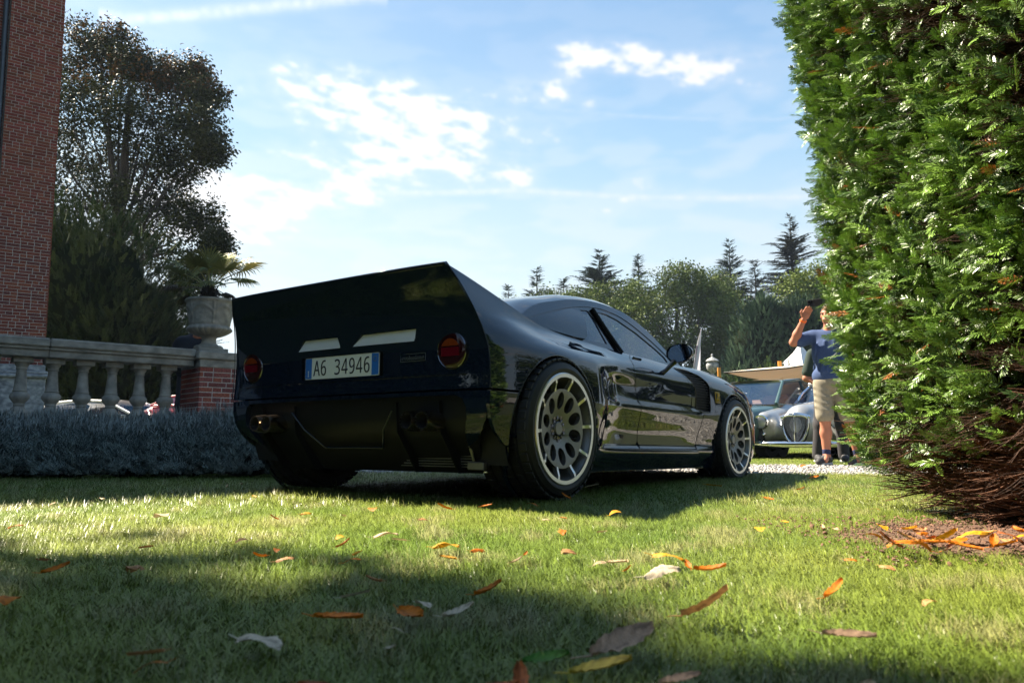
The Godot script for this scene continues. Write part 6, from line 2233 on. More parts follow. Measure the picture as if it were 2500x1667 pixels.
# ---------------------------------------------------------------- the dark blue sports car
# Its own axes: x right, y up, z backwards; the origin lies on the ground under the rear axle. F below is metres forward of that axle.
const HS := [0.12, 0.20, 0.235, 0.26, 0.33, 0.42, 0.49, 0.52, 0.60, 0.67, 0.71, 0.75, 0.79, 0.83, 0.88, 0.95, 1.03]
const SF := [-0.62, -0.35, 0.0, 0.35, 0.55, 0.75, 1.05, 1.5, 1.85, 2.15, 2.5, 2.85, 3.1, 3.3]
const SR := [
	[0.84, 0.86, 0.865, 0.868, 0.875, 0.882, 0.885, 0.886, 0.882, 0.874, 0.868, 0.862, 0.855, 0.845, 0.825, 0.795, 0.752],
	[0.84, 0.88, 0.89, 0.895, 0.905, 0.915, 0.92, 0.92, 0.918, 0.912, 0.90, 0.882, 0.855, 0.825, 0.80, 0.77, 0.75],
	[0.84, 0.90, 0.91, 0.915, 0.93, 0.94, 0.945, 0.946, 0.944, 0.935, 0.912, 0.865, 0.815, 0.78, 0.765, 0.755, 0.75],
	[0.83, 0.89, 0.90, 0.905, 0.92, 0.935, 0.94, 0.94, 0.935, 0.922, 0.895, 0.845, 0.795, 0.75, 0.735, 0.73, 0.72],
	[0.81, 0.86, 0.866, 0.862, 0.868, 0.892, 0.902, 0.895, 0.885, 0.892, 0.88, 0.835, 0.785, 0.745, 0.73, 0.72, 0.71],
	[0.80, 0.855, 0.862, 0.842, 0.842, 0.858, 0.872, 0.852, 0.84, 0.868, 0.862, 0.825, 0.778, 0.735, 0.72, 0.71, 0.70],
	[0.80, 0.855, 0.862, 0.836, 0.838, 0.855, 0.868, 0.850, 0.852, 0.858, 0.85, 0.82, 0.778, 0.732, 0.71, 0.70, 0.69],
	[0.80, 0.855, 0.862, 0.836, 0.838, 0.855, 0.866, 0.850, 0.857, 0.860, 0.85, 0.82, 0.778, 0.732, 0.71, 0.70, 0.69],
	[0.80, 0.855, 0.862, 0.840, 0.845, 0.860, 0.868, 0.858, 0.865, 0.866, 0.857, 0.83, 0.788, 0.735, 0.70, 0.68, 0.66],
	[0.81, 0.860, 0.868, 0.862, 0.872, 0.885, 0.892, 0.892, 0.892, 0.886, 0.872, 0.845, 0.805, 0.745, 0.70, 0.66, 0.62],
	[0.82, 0.870, 0.880, 0.885, 0.900, 0.912, 0.917, 0.918, 0.912, 0.900, 0.882, 0.848, 0.795, 0.73, 0.68, 0.62, 0.58],
	[0.82, 0.865, 0.875, 0.880, 0.890, 0.900, 0.902, 0.900, 0.890, 0.872, 0.845, 0.795, 0.73, 0.67, 0.60, 0.55, 0.50],
	[0.80, 0.840, 0.850, 0.855, 0.860, 0.865, 0.860, 0.857, 0.840, 0.805, 0.765, 0.71, 0.65, 0.58, 0.50, 0.45, 0.40],
	[0.72, 0.760, 0.770, 0.775, 0.780, 0.780, 0.775, 0.770, 0.740, 0.690, 0.640, 0.58, 0.50, 0.42, 0.35, 0.30, 0.25],
]
const FIN := [Vector2(-0.69, 1.024), Vector2(-0.55, 0.987), Vector2(-0.38, 0.947), Vector2(-0.22, 0.905), Vector2(-0.08, 0.872), Vector2(0.06, 0.848), Vector2(0.27, 0.835), Vector2(0.52, 0.826), Vector2(0.75, 0.818), Vector2(1.1, 0.812)]
const TAIL := [Vector2(0.10, -0.555), Vector2(0.48, -0.555), Vector2(0.56, -0.552), Vector2(0.66, -0.556), Vector2(0.72, -0.568), Vector2(0.80, -0.59), Vector2(0.88, -0.62), Vector2(0.95, -0.655), Vector2(1.03, -0.694)]
const EDGE := [Vector2(-0.02, 0.89), Vector2(0.21, 0.992), Vector2(0.47, 1.058), Vector2(0.66, 1.10), Vector2(0.92, 1.136), Vector2(1.12, 1.148), Vector2(1.29, 1.145), Vector2(1.45, 1.12), Vector2(1.53, 1.093), Vector2(1.665, 1.028), Vector2(1.834, 0.884), Vector2(1.90, 0.825)]
const BUMP := [Vector2(0.10, -0.33), Vector2(0.20, -0.42), Vector2(0.25, -0.465), Vector2(0.29, -0.505), Vector2(0.35, -0.54), Vector2(0.44, -0.553), Vector2(0.485, -0.555)]
const CREST := [Vector2(1.6, 0.80), Vector2(1.8, 0.812), Vector2(2.1, 0.815), Vector2(2.4, 0.803), Vector2(2.68, 0.775), Vector2(2.94, 0.735), Vector2(3.1, 0.69), Vector2(3.3, 0.60)]

var side_at := {}                  # a height's width at each station, kept
func side(F: float, h: float) -> float:
	var i := 0
	while i < SF.size() - 2 and SF[i + 1] < F:
		i += 1
	var pts := []
	for k in range(maxi(0, i - 1), mini(SF.size(), i + 3)):
		pts.append(Vector2(SF[k], station(k, h)))
	return curve(pts, F)

func station(k: int, h: float) -> float:
	var key := Vector2i(k, int(round(h * 20000.0)))
	if not side_at.has(key):
		var pts := []
		for j in HS.size():
			pts.append(Vector2(HS[j], SR[k][j]))
		side_at[key] = curve(pts, h)
	return side_at[key]

func side_pt(p: Vector2, s: float, off := 0.0) -> Vector3:
	return Vector3(s * (side(p.x, p.y) + off), p.y, -p.x)

func glass_r(h: float) -> float:
	return 0.742 - 0.55 * (h - 0.812) - 0.12 * maxf(0.0, h - 0.812) * maxf(0.0, 1.14 - h)

func house_pt(p: Vector2, s: float, off := 0.0) -> Vector3:
	return Vector3(s * (glass_r(p.y) + off), p.y, -p.x)

func tail_pt(p: Vector2, off := 0.0) -> Vector3:   # p is (right, height)
	return Vector3(p.x, p.y, -(curve(TAIL, p.y) + 0.035 * pow(absf(p.x) / 0.88, 4.0)) + off)

func bump_pt(p: Vector2, off := 0.0) -> Vector3:
	return Vector3(p.x, p.y, -(curve(BUMP, p.y) + 0.035 * pow(absf(p.x) / 0.88, 4.0)) + off)

func roof_pt(p: Vector2, lift := 0.0) -> Vector3:   # p is (forward, -1..1 across)
	var e := curve(EDGE, p.x)
	var s := absf(p.y)
	var r := glass_r(e)
	var k := maxf(0.0, (s - 0.8) / 0.2)
	var h := e + 0.055 - 0.02 * s * s - 0.035 * k * k
	return Vector3(p.y * r, h + lift, -(p.x + 0.26 * (1.0 - s * s) * smoothstep(1.2, 1.9, p.x)))

func sports_car() -> void:
	var paint := mat("car_paint", lin(0.0045, 0.0090, 0.0195), 0.5, 0.0, 0.0)
	paint.clearcoat_enabled = true
	paint.clearcoat = 1.0
	paint.clearcoat_roughness = 0.015
	var black := mat("satin_black", lin(0.005, 0.0055, 0.0065), 0.5, 0.0, 0.3)
	var gloss := mat("gloss_black", lin(0.004, 0.004, 0.005), 0.08)
	var dull := mat("dull_black", lin(0.006, 0.006, 0.007), 0.75)
	var rubber := mat("rubber", lin(0.011, 0.0115, 0.012), 0.62)
	tri_tex(rubber, noise_tex(256, 0.03, 4, Color(0.75, 0.75, 0.75), Color(1, 1, 1), 3), 3.0, null, false)
	var metal := mat("machined_alloy", lin(0.62, 0.60, 0.56), 0.28, 0.9)
	var gun := mat("gunmetal", lin(0.19, 0.185, 0.175), 0.42, 0.75)
	var chrome := mat("chrome", lin(0.80, 0.80, 0.80), 0.06, 1.0)
	var dark_chrome := mat("dark_chrome", lin(0.20, 0.20, 0.21), 0.12, 1.0)
	var sky_tone := mat("slot_sky_tone", lin(0.82, 0.84, 0.88), 0.32, 0.35)  # pale metal whose colour stands in for reflected sky in the tail slots
	var titan := mat("burnt_steel", lin(0.42, 0.33, 0.25), 0.2, 1.0)
	var glass := mat("tinted_glass", Color(0.12, 0.24, 0.38, 0.32), 0.02)
	glass.transparency = BaseMaterial3D.TRANSPARENCY_ALPHA
	var red := mat("red_lens", lin(0.10, 0.004, 0.010), 0.12)
	var amber := mat("amber_lens", lin(0.16, 0.028, 0.004), 0.15)
	var wine := mat("dark_red_lens", lin(0.022, 0.002, 0.004), 0.06)
	var white := mat("plate_white", lin(0.62, 0.63, 0.60), 0.4)
	var blue := mat("plate_blue", lin(0.018, 0.12, 0.42), 0.4)
	var ink := mat("plate_ink", lin(0.012, 0.013, 0.018), 0.5)
	var yellow := mat("badge_yellow", lin(0.62, 0.36, 0.02), 0.35)
	var leather := mat("seat_leather", lin(0.03, 0.028, 0.026), 0.55)
	var grey := mat("grey_lettering", lin(0.20, 0.22, 0.23), 0.3, 0.7)

	var car := thing("sports_car", "dark blue wide-bodied coupe with tall rear spoiler parked on the lawn", "car")
	car.transform = Transform3D(Basis(Vector3(0.81672, 0, 0.57704), Vector3(0.00917, 0.99987, -0.01299), Vector3(-0.57697, 0.0159, 0.81661)), Vector3(-0.5286, 0.0065, -4.1501))

	# --- sides
	for s in [1.0, -1.0]:
		var arch_r := poly_circle(Vector2(-0.015, 0.318), 0.358, 72)
		var arch_f := poly_circle(Vector2(2.52, 0.312), 0.345, 72)
		var inside := Vector3(0, 0.3, -1.4)
		var q := PackedVector2Array()
		for k in 15:
			var h := 0.488 + (1.022 - 0.488) * k / 14.0
			q.append(Vector2(curve(TAIL, h) + 0.034, h))
		for k in 30:
			var F := -0.645 + (1.088 + 0.645) * k / 29.0
			q.append(Vector2(F, curve(FIN, F)))
		q.append_array(pv([1.0, 0.775, 0.93, 0.70, 0.955, 0.60, 1.0, 0.49, 0.996, 0.242, 0.38, 0.242]))
		q.append_array(pv([0.34, 0.30, -0.2, 0.30, -0.34, 0.488]))
		var g := Geo.new()
		g.panel(q, [arch_r], 0.025, side_pt.bind(s), inside)
		var panel := put("rear_quarter", g.mesh(), paint, car)
		# rolled lip of the wheel arch
		for a in [[arch_r, 0.23, 6], [arch_f, 0.225, 5]]:
			g = Geo.new()
			var path := []
			for p in a[0]:
				if p.y > a[1] + 0.03:
					path.append(p)
			path.sort_custom(func(x, y): return (x - Vector2(a[0][0].x - (0.358 if a[2] == 6 else 0.345), 0.3)).angle() < (y - Vector2(a[0][0].x - (0.358 if a[2] == 6 else 0.345), 0.3)).angle())
			var line := []
			for p in path:
				line.append(side_pt(p, s, -0.004))
			g.tube(line, 0.006, 6)
			put("arch_lip", g.mesh(), paint, car)
		g = Geo.new()
		g.panel(pv([-0.522, 0.478, -0.522, 0.42, -0.508, 0.36, -0.47, 0.305, -0.41, 0.255, -0.345, 0.225, -0.25, 0.225, -0.2, 0.478]), [poly_circle(Vector2(-0.015, 0.318), 0.365, 72)], 0.02, side_pt.bind(s), inside)
		put("bumper_corner", g.mesh(), paint, car)
		g = Geo.new()
		g.panel(pv([1.096, 0.812, 1.007, 0.775, 0.937, 0.70, 0.962, 0.60, 1.007, 0.49, 1.003, 0.242, 1.865, 0.242, 1.972, 0.487, 1.785, 0.515, 1.79, 0.62, 1.735, 0.705, 1.615, 0.80, 1.4, 0.81]), [], 0.025, side_pt.bind(s), inside)
		var door := put("door", g.mesh(), paint, car)
		g = Geo.new()
		g.box(Vector3(s * (side(1.13, 0.79) + 0.004), 0.79, -1.13), Vector3(0.012, 0.018, 0.11), 0.005)
		put("handle", g.mesh(), paint, door)
		# front wing with the louvred vent cut into it
		var vent := pv([1.655, 0.782, 1.845, 0.782, 1.985, 0.755, 2.07, 0.70, 2.075, 0.497, 1.975, 0.497, 1.86, 0.515, 1.85, 0.64, 1.755, 0.735])
		var w := pv([1.622, 0.80])
		for k in 26:
			var F := 1.64 + (3.28 - 1.64) * k / 25.0
			w.append(Vector2(F, curve(CREST, F)))
		w.append_array(pv([3.28, 0.16, 2.2, 0.16, 2.0, 0.13, 1.872, 0.242, 1.978, 0.484, 1.793, 0.512, 1.797, 0.62, 1.742, 0.705]))
		g = Geo.new()
		g.panel(w, [vent, arch_f], 0.025, side_pt.bind(s), inside)
		put("front_wing", g.mesh(), paint, car)
		g = Geo.new()
		g.panel(vent, [], 0.04, side_pt.bind(s, -0.03), inside, 0.0)
		var vp := put("wing_vent", g.mesh(), dull, car)
		for k in 15:
			var h := 0.51 + 0.0185 * k
			var f0 := 1.87 if h < 0.58 else curve([Vector2(0.58, 1.868), Vector2(0.64, 1.855), Vector2(0.735, 1.76), Vector2(0.78, 1.68)], h)
			var f1 := 2.07 if h < 0.70 else curve([Vector2(0.70, 2.065), Vector2(0.755, 1.985), Vector2(0.78, 1.85)], h)
			g = Geo.new()
			var sl := []
			for j in 4:
				sl.append(side_pt(Vector2(lerpf(f0 + 0.012, f1 - 0.006, j / 3.0), h), s, -0.008))
			g.tube(sl, 0.0042, 5)
			put("slat", g.mesh(), black, vp)
		g = Geo.new()
		var frame_line := []
		for p in rounded(vent, 0.03, 3):
			frame_line.append(side_pt(p, s, 0.0))
		frame_line.append(frame_line[0])
		g.tube(frame_line, 0.005, 5, false)
		put("vent_frame", g.mesh(), gloss, vp)
		# sill
		g = Geo.new()
		g.panel(pv([0.28, 0.115, 2.3, 0.115, 2.3, 0.238, 0.30, 0.238]), [arch_r, arch_f], 0.03, side_pt.bind(s), inside, 0.03)
		put("sill", g.mesh(), paint, car)
		# greenhouse
		var rail := PackedVector2Array()
		for k in 31:
			var F := -0.02 + 1.92 * k / 30.0
			rail.append(Vector2(F, curve(EDGE, F) + 0.002))
		var low := pv([1.90, 0.80, 1.08, 0.80])
		for k in 12:
			var F := 1.0 - 1.02 * k / 11.0
			low.append(Vector2(F, curve(FIN, F) - 0.012))
		rail.append_array(low)
		var wtop := [Vector2(0.02, 0.885), Vector2(0.33, 0.972), Vector2(0.615, 1.045), Vector2(0.88, 1.092), Vector2(1.07, 1.107), Vector2(1.25, 1.098), Vector2(1.40, 1.062), Vector2(1.60, 0.975), Vector2(1.74, 0.885), Vector2(1.80, 0.82)]
		var hole := PackedVector2Array()
		for k in 30:
			var F := 0.03 + 1.765 * k / 29.0
			hole.append(Vector2(F, curve(wtop, F)))
		hole.append_array(pv([1.798, 0.806, 1.08, 0.806, 0.8, 0.812, 0.5, 0.822, 0.27, 0.831, 0.1, 0.846]))
		g = Geo.new()
		g.panel(rail, [hole], 0.03, house_pt.bind(s), Vector3(0, 0.8, -1.0), 0.015)
		put("roof_rail", g.mesh(), paint, car)
		var dg := rounded(pv([0.936, 1.066, 1.04, 1.078, 1.106, 1.077, 1.22, 1.062, 1.43, 1.00, 1.62, 0.912, 1.70, 0.862, 1.712, 0.824, 1.29, 0.818, 1.012, 0.818]), 0.012)
		var qg := rounded(pv([0.592, 0.848, 0.72, 1.048, 0.848, 1.062, 0.87, 1.0, 0.872, 0.852]), 0.012)
		g = Geo.new()
		g.panel(hole, [dg, qg], 0.03, house_pt.bind(s, -0.004), Vector3(0, 0.8, -1.0), 0.012)
		put("window_frame", g.mesh(), gloss, car)
		for p in [dg, qg]:
			g = Geo.new()
			g.panel(p, [], 0.03, house_pt.bind(s, -0.010), Vector3(0, 0.8, -1.0), 0.0)
			put("side_window", g.mesh(), glass, car)
		g = Geo.new()
		g.tube([house_pt(Vector2(0.905, 1.085), s, 0.006), house_pt(Vector2(0.945, 0.95), s, 0.008), house_pt(Vector2(0.99, 0.812), s, 0.010)], 0.012, 6)
		put("door_post", g.mesh(), black, car)
		g = Geo.new()
		g.panel(rounded(pv([-0.01, 0.873, 0.237, 0.940, 0.501, 1.012, 0.655, 1.050, 0.705, 1.045, 0.685, 0.985, 0.585, 0.846, 0.45, 0.842, 0.144, 0.848, 0.06, 0.858]), 0.03, 4), [], 0.025, func(p): return house_pt(p, s, 0.016 + 0.012 * sin(clampf((p.y - 0.84) / 0.2, 0, 1) * PI)), Vector3(0, 0.8, -0.4), 0.025)
		put("quarter_blade", g.mesh(), paint, car)
		# mirror on its stalk
		g = Geo.new()
		var mc := Vector3(s * 0.945, 0.842, -1.405)
		var rows := []
		for i in 13:
			var t := float(i) / 12.0
			var r := 1.0 if i == 0 else sqrt(maxf(0.0, 1.0 - pow(t, 2.2)))
			var ln := []
			for j in 25:
				var a := TAU * j / 24.0
				ln.append(mc + Vector3(cos(a) * 0.088 * r, sin(a) * 0.060 * r + 0.004 * t, -0.105 * t + 0.012))
			rows.append(ln)
		g.sheet(rows, true, true)
		var mr := put("door_mirror", g.mesh(), paint, car)
		g = Geo.new()
		var face := []
		for j in 24:
			var a := TAU * j / 24.0
			face.append(Vector2(cos(a) * 0.083, sin(a) * 0.055))
		g.xf = Transform3D(Basis(Vector3.UP, -0.12 * s), mc + Vector3(0, 0, 0.006))
		g.plate(PackedVector2Array(face), -0.004, 0.004)
		put("mirror_glass", g.mesh(), mat("mirror_face", lin(0.75, 0.78, 0.80), 0.02, 1.0), mr)
		g = Geo.new()
		g.tube([mc + Vector3(-s * 0.035, -0.05, 0.0), Vector3(s * 0.89, 0.765, -1.385), Vector3(s * 0.865, 0.735, -1.37), Vector3(s * 0.845, 0.718, -1.36)], [0.020, 0.015, 0.014, 0.017], 8)
		put("mirror_stalk", g.mesh(), gloss, mr)
		# seam of the door skin above the sill, side marker and badge
		g = Geo.new()
		var bb := [side_pt(Vector2(2.155, 0.648), s, 0.003), side_pt(Vector2(2.222, 0.648), s, 0.003), side_pt(Vector2(2.222, 0.576), s, 0.003), side_pt(Vector2(2.155, 0.576), s, 0.003)]
		g.quad(bb[0], bb[1], bb[2], bb[3], Vector3(s, 0, 0))
		var bd := put("badge", g.mesh(), ink, car)
		g = Geo.new()
		for k in 4:
			g.tube([bb[k], bb[(k + 1) % 4]], 0.0028, 5)
		var bx := func(u: float, v: float) -> Vector3: return side_pt(Vector2(2.155 + 0.067 * u, 0.576 + 0.072 * v), s, 0.006)
		var shape := [[[0.25, 0.95], [0.45, 0.80], [0.40, 0.55], [0.62, 0.62], [0.85, 0.80]], [[0.42, 0.6], [0.35, 0.4], [0.58, 0.35], [0.55, 0.12]], [[0.38, 0.42], [0.2, 0.3], [0.28, 0.1]], [[0.5, 0.75], [0.68, 0.86]]]
		for ln in shape:
			var tp := []
			for p in ln:
				tp.append(bx.call(p[0], p[1]))
			g.tube(tp, 0.0055, 5)
		put("badge_emblem", g.mesh(), yellow, bd)
		g = Geo.new()
		g.ball(side_pt(Vector2(3.02, 0.60), s, 0.0), Vector3(0.012, 0.02, 0.035), 10, 6)
		put("side_marker", g.mesh(), red, car)
		# dark wheel housings
		for a in [[-0.015, 0.37, 0.40], [2.52, 0.36, 0.40]]:
			g = Geo.new()
			var rows2 := []
			for i in 25:
				var t := deg_to_rad(-25.0 + 230.0 * i / 24.0)
				rows2.append([Vector3(s * 0.52, 0.315 + sin(t) * a[1], -(a[0] + cos(t) * a[1])), Vector3(s * 0.875, 0.315 + sin(t) * a[1], -(a[0] + cos(t) * a[1]))])
			g.sheet(rows2)
			put("wheel_housing", g.mesh(), dull, car)

	# --- upper body
	var g := Geo.new()
	var rows := []
	for i in 26:
		var F := 1.62 + (3.28 - 1.62) * i / 25.0
		var h := curve(CREST, F)
		var r := side(F, h)
		var ln := []
		for j in 17:
			var t := float(j) / 8.0 - 1.0
			ln.append(Vector3(t * r, h - 0.02 * (1.0 - t * t) * (1.0 - smoothstep(1.6, 2.2, F)) + 0.03 * (1.0 - pow(absf(t), 1.6)) * (1.0 - absf(t)) - 0.03 * (1 - t * t), -F))
		rows.append(ln)
	g.sheet(rows)
	put("bonnet", g.mesh(), paint, car)
	g = Geo.new()
	rows = []
	for i in 12:
		var h := 0.16 + (0.60 - 0.16) * i / 11.0
		var r := side(3.28, h)
		var ln := []
		for j in 13:
			var t := float(j) / 6.0 - 1.0
			ln.append(Vector3(t * r, h, -(3.28 + 0.22 * (1.0 - t * t))))
		rows.append(ln)
	g.sheet(rows)
	put("front_bumper", g.mesh(), paint, car)
	g = Geo.new()
	var strip := PackedVector2Array([Vector2(-0.02, -1), Vector2(1.40, -1), Vector2(1.40, 1), Vector2(-0.02, 1)])
	g.panel(strip, [], 0.05, roof_pt, Vector3(0, 0.6, -0.7), 0.02, Vector2(1, 2))
	put("roof", g.mesh(), paint, car)
	g = Geo.new()
	g.panel(pv([1.405, -0.92, 1.88, -0.92, 1.88, 0.92, 1.405, 0.92]), [], 0.05, roof_pt.bind(-0.004), Vector3(0, 0.5, -0.7), 0.0, Vector2(1, 2))
	put("windscreen", g.mesh(), glass, car)
	for s in [-1.0, 1.0]:
		g = Geo.new()
		g.panel(pv([1.40, s * 0.92, 1.90, s * 0.92, 1.90, s, 1.40, s]), [], 0.04, roof_pt, Vector3(0, 0.5, -0.7), 0.0)
		put("windscreen_pillar", g.mesh(), paint, car)
	# rear deck and the ramp up to the spoiler
	g = Geo.new()
	rows = []
	for i in 20:
		var F := -0.675 + (0.06 + 0.675) * i / 19.0
		var h := curve(FIN, F)
		var ln := []
		for j in 15:
			var t := float(j) / 7.0 - 1.0
			var mid := curve([Vector2(-0.69, 1.022), Vector2(-0.60, 0.995), Vector2(-0.45, 0.925), Vector2(-0.25, 0.875), Vector2(0.06, 0.885)], F)
			ln.append(Vector3(t * (side(F, h) - 0.004), lerpf(mid, h, pow(absf(t), 6.0)), -F))
		rows.append(ln)
	g.sheet(rows)
	put("engine_cover", g.mesh(), paint, car)
	# tail panel with recessed slot and lamps
	var outline := PackedVector2Array()
	for k in 16:
		var h := 0.488 + (1.022 - 0.488) * k / 15.0
		outline.append(Vector2(side(curve(TAIL, h) + 0.034, h) - 0.003, h))
	for k in 16:
		var h := 1.022 - (1.022 - 0.488) * k / 15.0
		outline.append(Vector2(-side(curve(TAIL, h) + 0.034, h) + 0.003, h))
	var slots := [pv([0.165, 0.766, 0.515, 0.768, 0.495, 0.712, 0.10, 0.714]), pv([-0.255, 0.768, -0.002, 0.768, 0.01, 0.714, -0.30, 0.714])]
	var pocket := rounded(pv([-0.29, 0.682, 0.292, 0.682, 0.292, 0.566, -0.29, 0.566]), 0.012)
	g = Geo.new()
	g.panel(outline, slots + [pocket], 0.03, tail_pt, Vector3(0, 0.6, 0), 0.02)
	var tail := put("tail_panel", g.mesh(), paint, car)
	g = Geo.new()
	var rim := []
	for k in 25:
		rim.append(tail_pt(Vector2(-0.745 + 1.49 * k / 24.0, 1.016)) + Vector3(0, 0.002, -0.009))
	g.tube(rim, 0.011, 8)
	put("spoiler_edge", g.mesh(), paint, tail)
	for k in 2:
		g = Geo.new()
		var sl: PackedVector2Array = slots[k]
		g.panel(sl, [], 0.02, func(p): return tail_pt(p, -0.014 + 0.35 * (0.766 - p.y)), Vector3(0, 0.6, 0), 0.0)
		put("slot_reflection", g.mesh(), sky_tone, tail)  # added pale strip: the bright sky reflection put into its colour
	g = Geo.new()
	g.panel(pocket, [], 0.05, tail_pt.bind(-0.018), Vector3(0, 0.6, 0), 0.0)
	put("plate_recess", g.mesh(), black, tail)
	# seam lines of the tail
	for sg in [-1.0, 1.0]:
		g = Geo.new()
		var ln := []
		for k in 22:
			var h := 0.49 + (1.015 - 0.49) * k / 21.0
			ln.append(side_pt(Vector2(curve(TAIL, h) + 0.026, h), sg, 0.0015))
		g.tube(ln, 0.0032, 5)
		put("edge_trim", g.mesh(), paint, tail)
	g = Geo.new()
	var under := []
	for k in 21:
		under.append(tail_pt(Vector2(-0.78 + 1.56 * k / 20.0, 0.552), 0.0005))
	g.tube(under, 0.0022, 5)
	put("panel_crease", g.mesh(), gloss, tail)
	# round tail lamps
	for sg in [-1.0, 1.0]:
		var o := tail_pt(Vector2(sg * 0.702, 0.658), 0.004)
		var bs := Basis(Vector3.RIGHT, PI / 2.0 + 0.06)
		g = Geo.new()
		g.xf = Transform3D(bs, o)
		g.lathe([Vector2(0.078, -0.01), Vector2(0.0815, -0.006), Vector2(0.0825, 0.002), Vector2(0.080, 0.005), Vector2(0.078, 0.003)], 40)
		var lamp := put("tail_lamp", g.mesh(), dark_chrome, car)
		g = Geo.new()
		g.xf = Transform3D(bs, o)
		var dome := []
		for i in 9:
			var t := PI / 2.0 * i / 8.0
			dome.append(Vector2(0.079 * cos(t), 0.002 + 0.012 * sin(t)))
		g.lathe(dome, 36, 60)
		put("lamp_lens", g.mesh(), wine, lamp)
		g = Geo.new()
		g.xf = Transform3D(Basis(Vector3.RIGHT, 0.06), o + Vector3(0, 0, 0.0155))
		g.plate(rounded(pv([-0.05, 0.012, 0.05, 0.012, 0.05, -0.026, -0.05, -0.026]), 0.004), -0.008, 0.0)
		put("lamp_segment", g.mesh(), red, lamp)
		g = Geo.new()
		g.xf = Transform3D(Basis(Vector3.RIGHT, 0.06), o + Vector3(0, 0, 0.0145))
		var cap := PackedVector2Array()
		for i in 13:
			var t := PI * (0.12 + 0.76 * i / 12.0)
			cap.append(Vector2(0.052 * cos(t), 0.052 * sin(t)))
		g.plate(cap, -0.008, 0.0)
		put("lamp_segment", g.mesh(), amber, lamp)
	# number plate
	g = Geo.new()
	var po := tail_pt(Vector2(0.0, 0.625), -0.004)
	var pb := Basis(Vector3.RIGHT, 0.02)
	g.xf = Transform3D(pb, po)
	g.plate(rounded(pv([-0.262, -0.054, 0.262, -0.054, 0.262, 0.054, -0.262, 0.054]), 0.008), -0.004, 0.002)
	var plate := put("number_plate", g.mesh(), white, car)
	for sg in [-1.0, 1.0]:
		g = Geo.new()
		g.xf = Transform3D(pb, po)
		g.plate(pv([sg * 0.260, -0.050, sg * 0.260, 0.050, sg * 0.214, 0.052, sg * 0.214, -0.052]), 0.002, 0.0032)
		put("plate_band", g.mesh(), blue, plate)
	letters("A6 34946", "Droid Sans Mono", 0.0, Transform3D(pb, po + pb * Vector3(0.0, 0.0, 0.0022)), Vector2(0.40, 0.078), 0.0012, ink, plate, "plate_lettering")
	letters("I", "Droid Sans", 0.0, Transform3D(pb, po + pb * Vector3(-0.237, -0.026, 0.0034)), Vector2(0.008, 0.030), 0.0006, white, plate, "country_letter")
	g = Geo.new()
	g.xf = Transform3D(pb * Basis(Vector3.RIGHT, PI / 2), po + pb * Vector3(0.237, 0.026, 0.0034))
	g.lathe([Vector2(0.010, 0.0), Vector2(0.0135, 0.0004), Vector2(0.0135, 0.0)], 24)
	put("plate_ring", g.mesh(), grey, plate)
	g = Geo.new()
	for e in [[-0.268, 0.06, 0.268, 0.06], [0.268, 0.06, 0.268, -0.06], [0.268, -0.06, -0.268, -0.06], [-0.268, -0.06, -0.268, 0.06]]:
		g.tube([po + pb * Vector3(e[0], e[1], 0), po + pb * Vector3(e[2], e[3], 0)], 0.003, 5)
	put("plate_frame", g.mesh(), gloss, plate)
	# model script in its thin box
	var eo := tail_pt(Vector2(0.478, 0.640), 0.0015)
	g = Geo.new()
	for e in [[-0.076, 0.017, 0.076, 0.017], [0.076, 0.017, 0.076, -0.017], [0.076, -0.017, -0.076, -0.017], [-0.076, -0.017, -0.076, 0.017]]:
		g.tube([eo + Vector3(e[0], e[1], 0), eo + Vector3(e[2], e[3], 0)], 0.0011, 4)
	var script := put("model_script", g.mesh(), grey, car)
	letters("evoluzione", "Droid Serif", 0.0, Transform3D(Basis(), eo + Vector3(0, -0.001, 0.0)), Vector2(0.138, 0.019), 0.0012, grey, script, "script_lettering")
	# rear bumper: a painted frame round a black diffuser
	var outer := pv([-0.885, 0.480, 0.885, 0.480, 0.883, 0.42, 0.868, 0.36, 0.835, 0.312, 0.79, 0.278, 0.70, 0.24, 0.66, 0.21, 0.79, 0.29, 0.80, 0.37, 0.785, 0.432])
	var fr := pv([-0.885, 0.480, 0.885, 0.480, 0.883, 0.42, 0.868, 0.36, 0.835, 0.312, 0.79, 0.272, 0.72, 0.24, 0.745, 0.30, 0.772, 0.36, 0.772, 0.41, 0.755, 0.446, 0.72, 0.462])
	var mirrored := PackedVector2Array()
	for i in range(fr.size() - 1, 1, -1):
		mirrored.append(Vector2(-fr[i].x, fr[i].y))
	fr.append_array(mirrored)
	g = Geo.new()
	g.panel(fr, [], 0.02, bump_pt, Vector3(0, 0.35, 0), 0.03)
	put("rear_bumper", g.mesh(), paint, car)
	g = Geo.new()
	g.panel(pv([-0.82, 0.47, 0.82, 0.47, 0.84, 0.34, 0.76, 0.25, 0.70, 0.12, -0.70, 0.12, -0.76, 0.25, -0.84, 0.34]), [], 0.05, bump_pt.bind(-0.03), Vector3(0, 0.35, 0), 0.02)
	var dif := put("diffuser", g.mesh(), black, car)
	for k in [-0.62, -0.36, 0.36, 0.62]:
		g = Geo.new()
		var fin := PackedVector2Array([Vector2(0.30, 0.12), Vector2(0.36, 0.12), Vector2(0.50, 0.30), Vector2(0.515, 0.44), Vector2(0.47, 0.44)])
		g.xf = Transform3D(Basis(Vector3(0, 0, 1), Vector3(0, 1, 0), Vector3(-1, 0, 0)), Vector3(k, 0, 0.02))
		g.plate(fin, -0.004, 0.004)
		put("diffuser_fin", g.mesh(), black, dif)
	g = Geo.new()
	var trap := [Vector2(-0.355, 0.405), Vector2(-0.205, 0.232), Vector2(0.205, 0.232), Vector2(0.355, 0.405)]
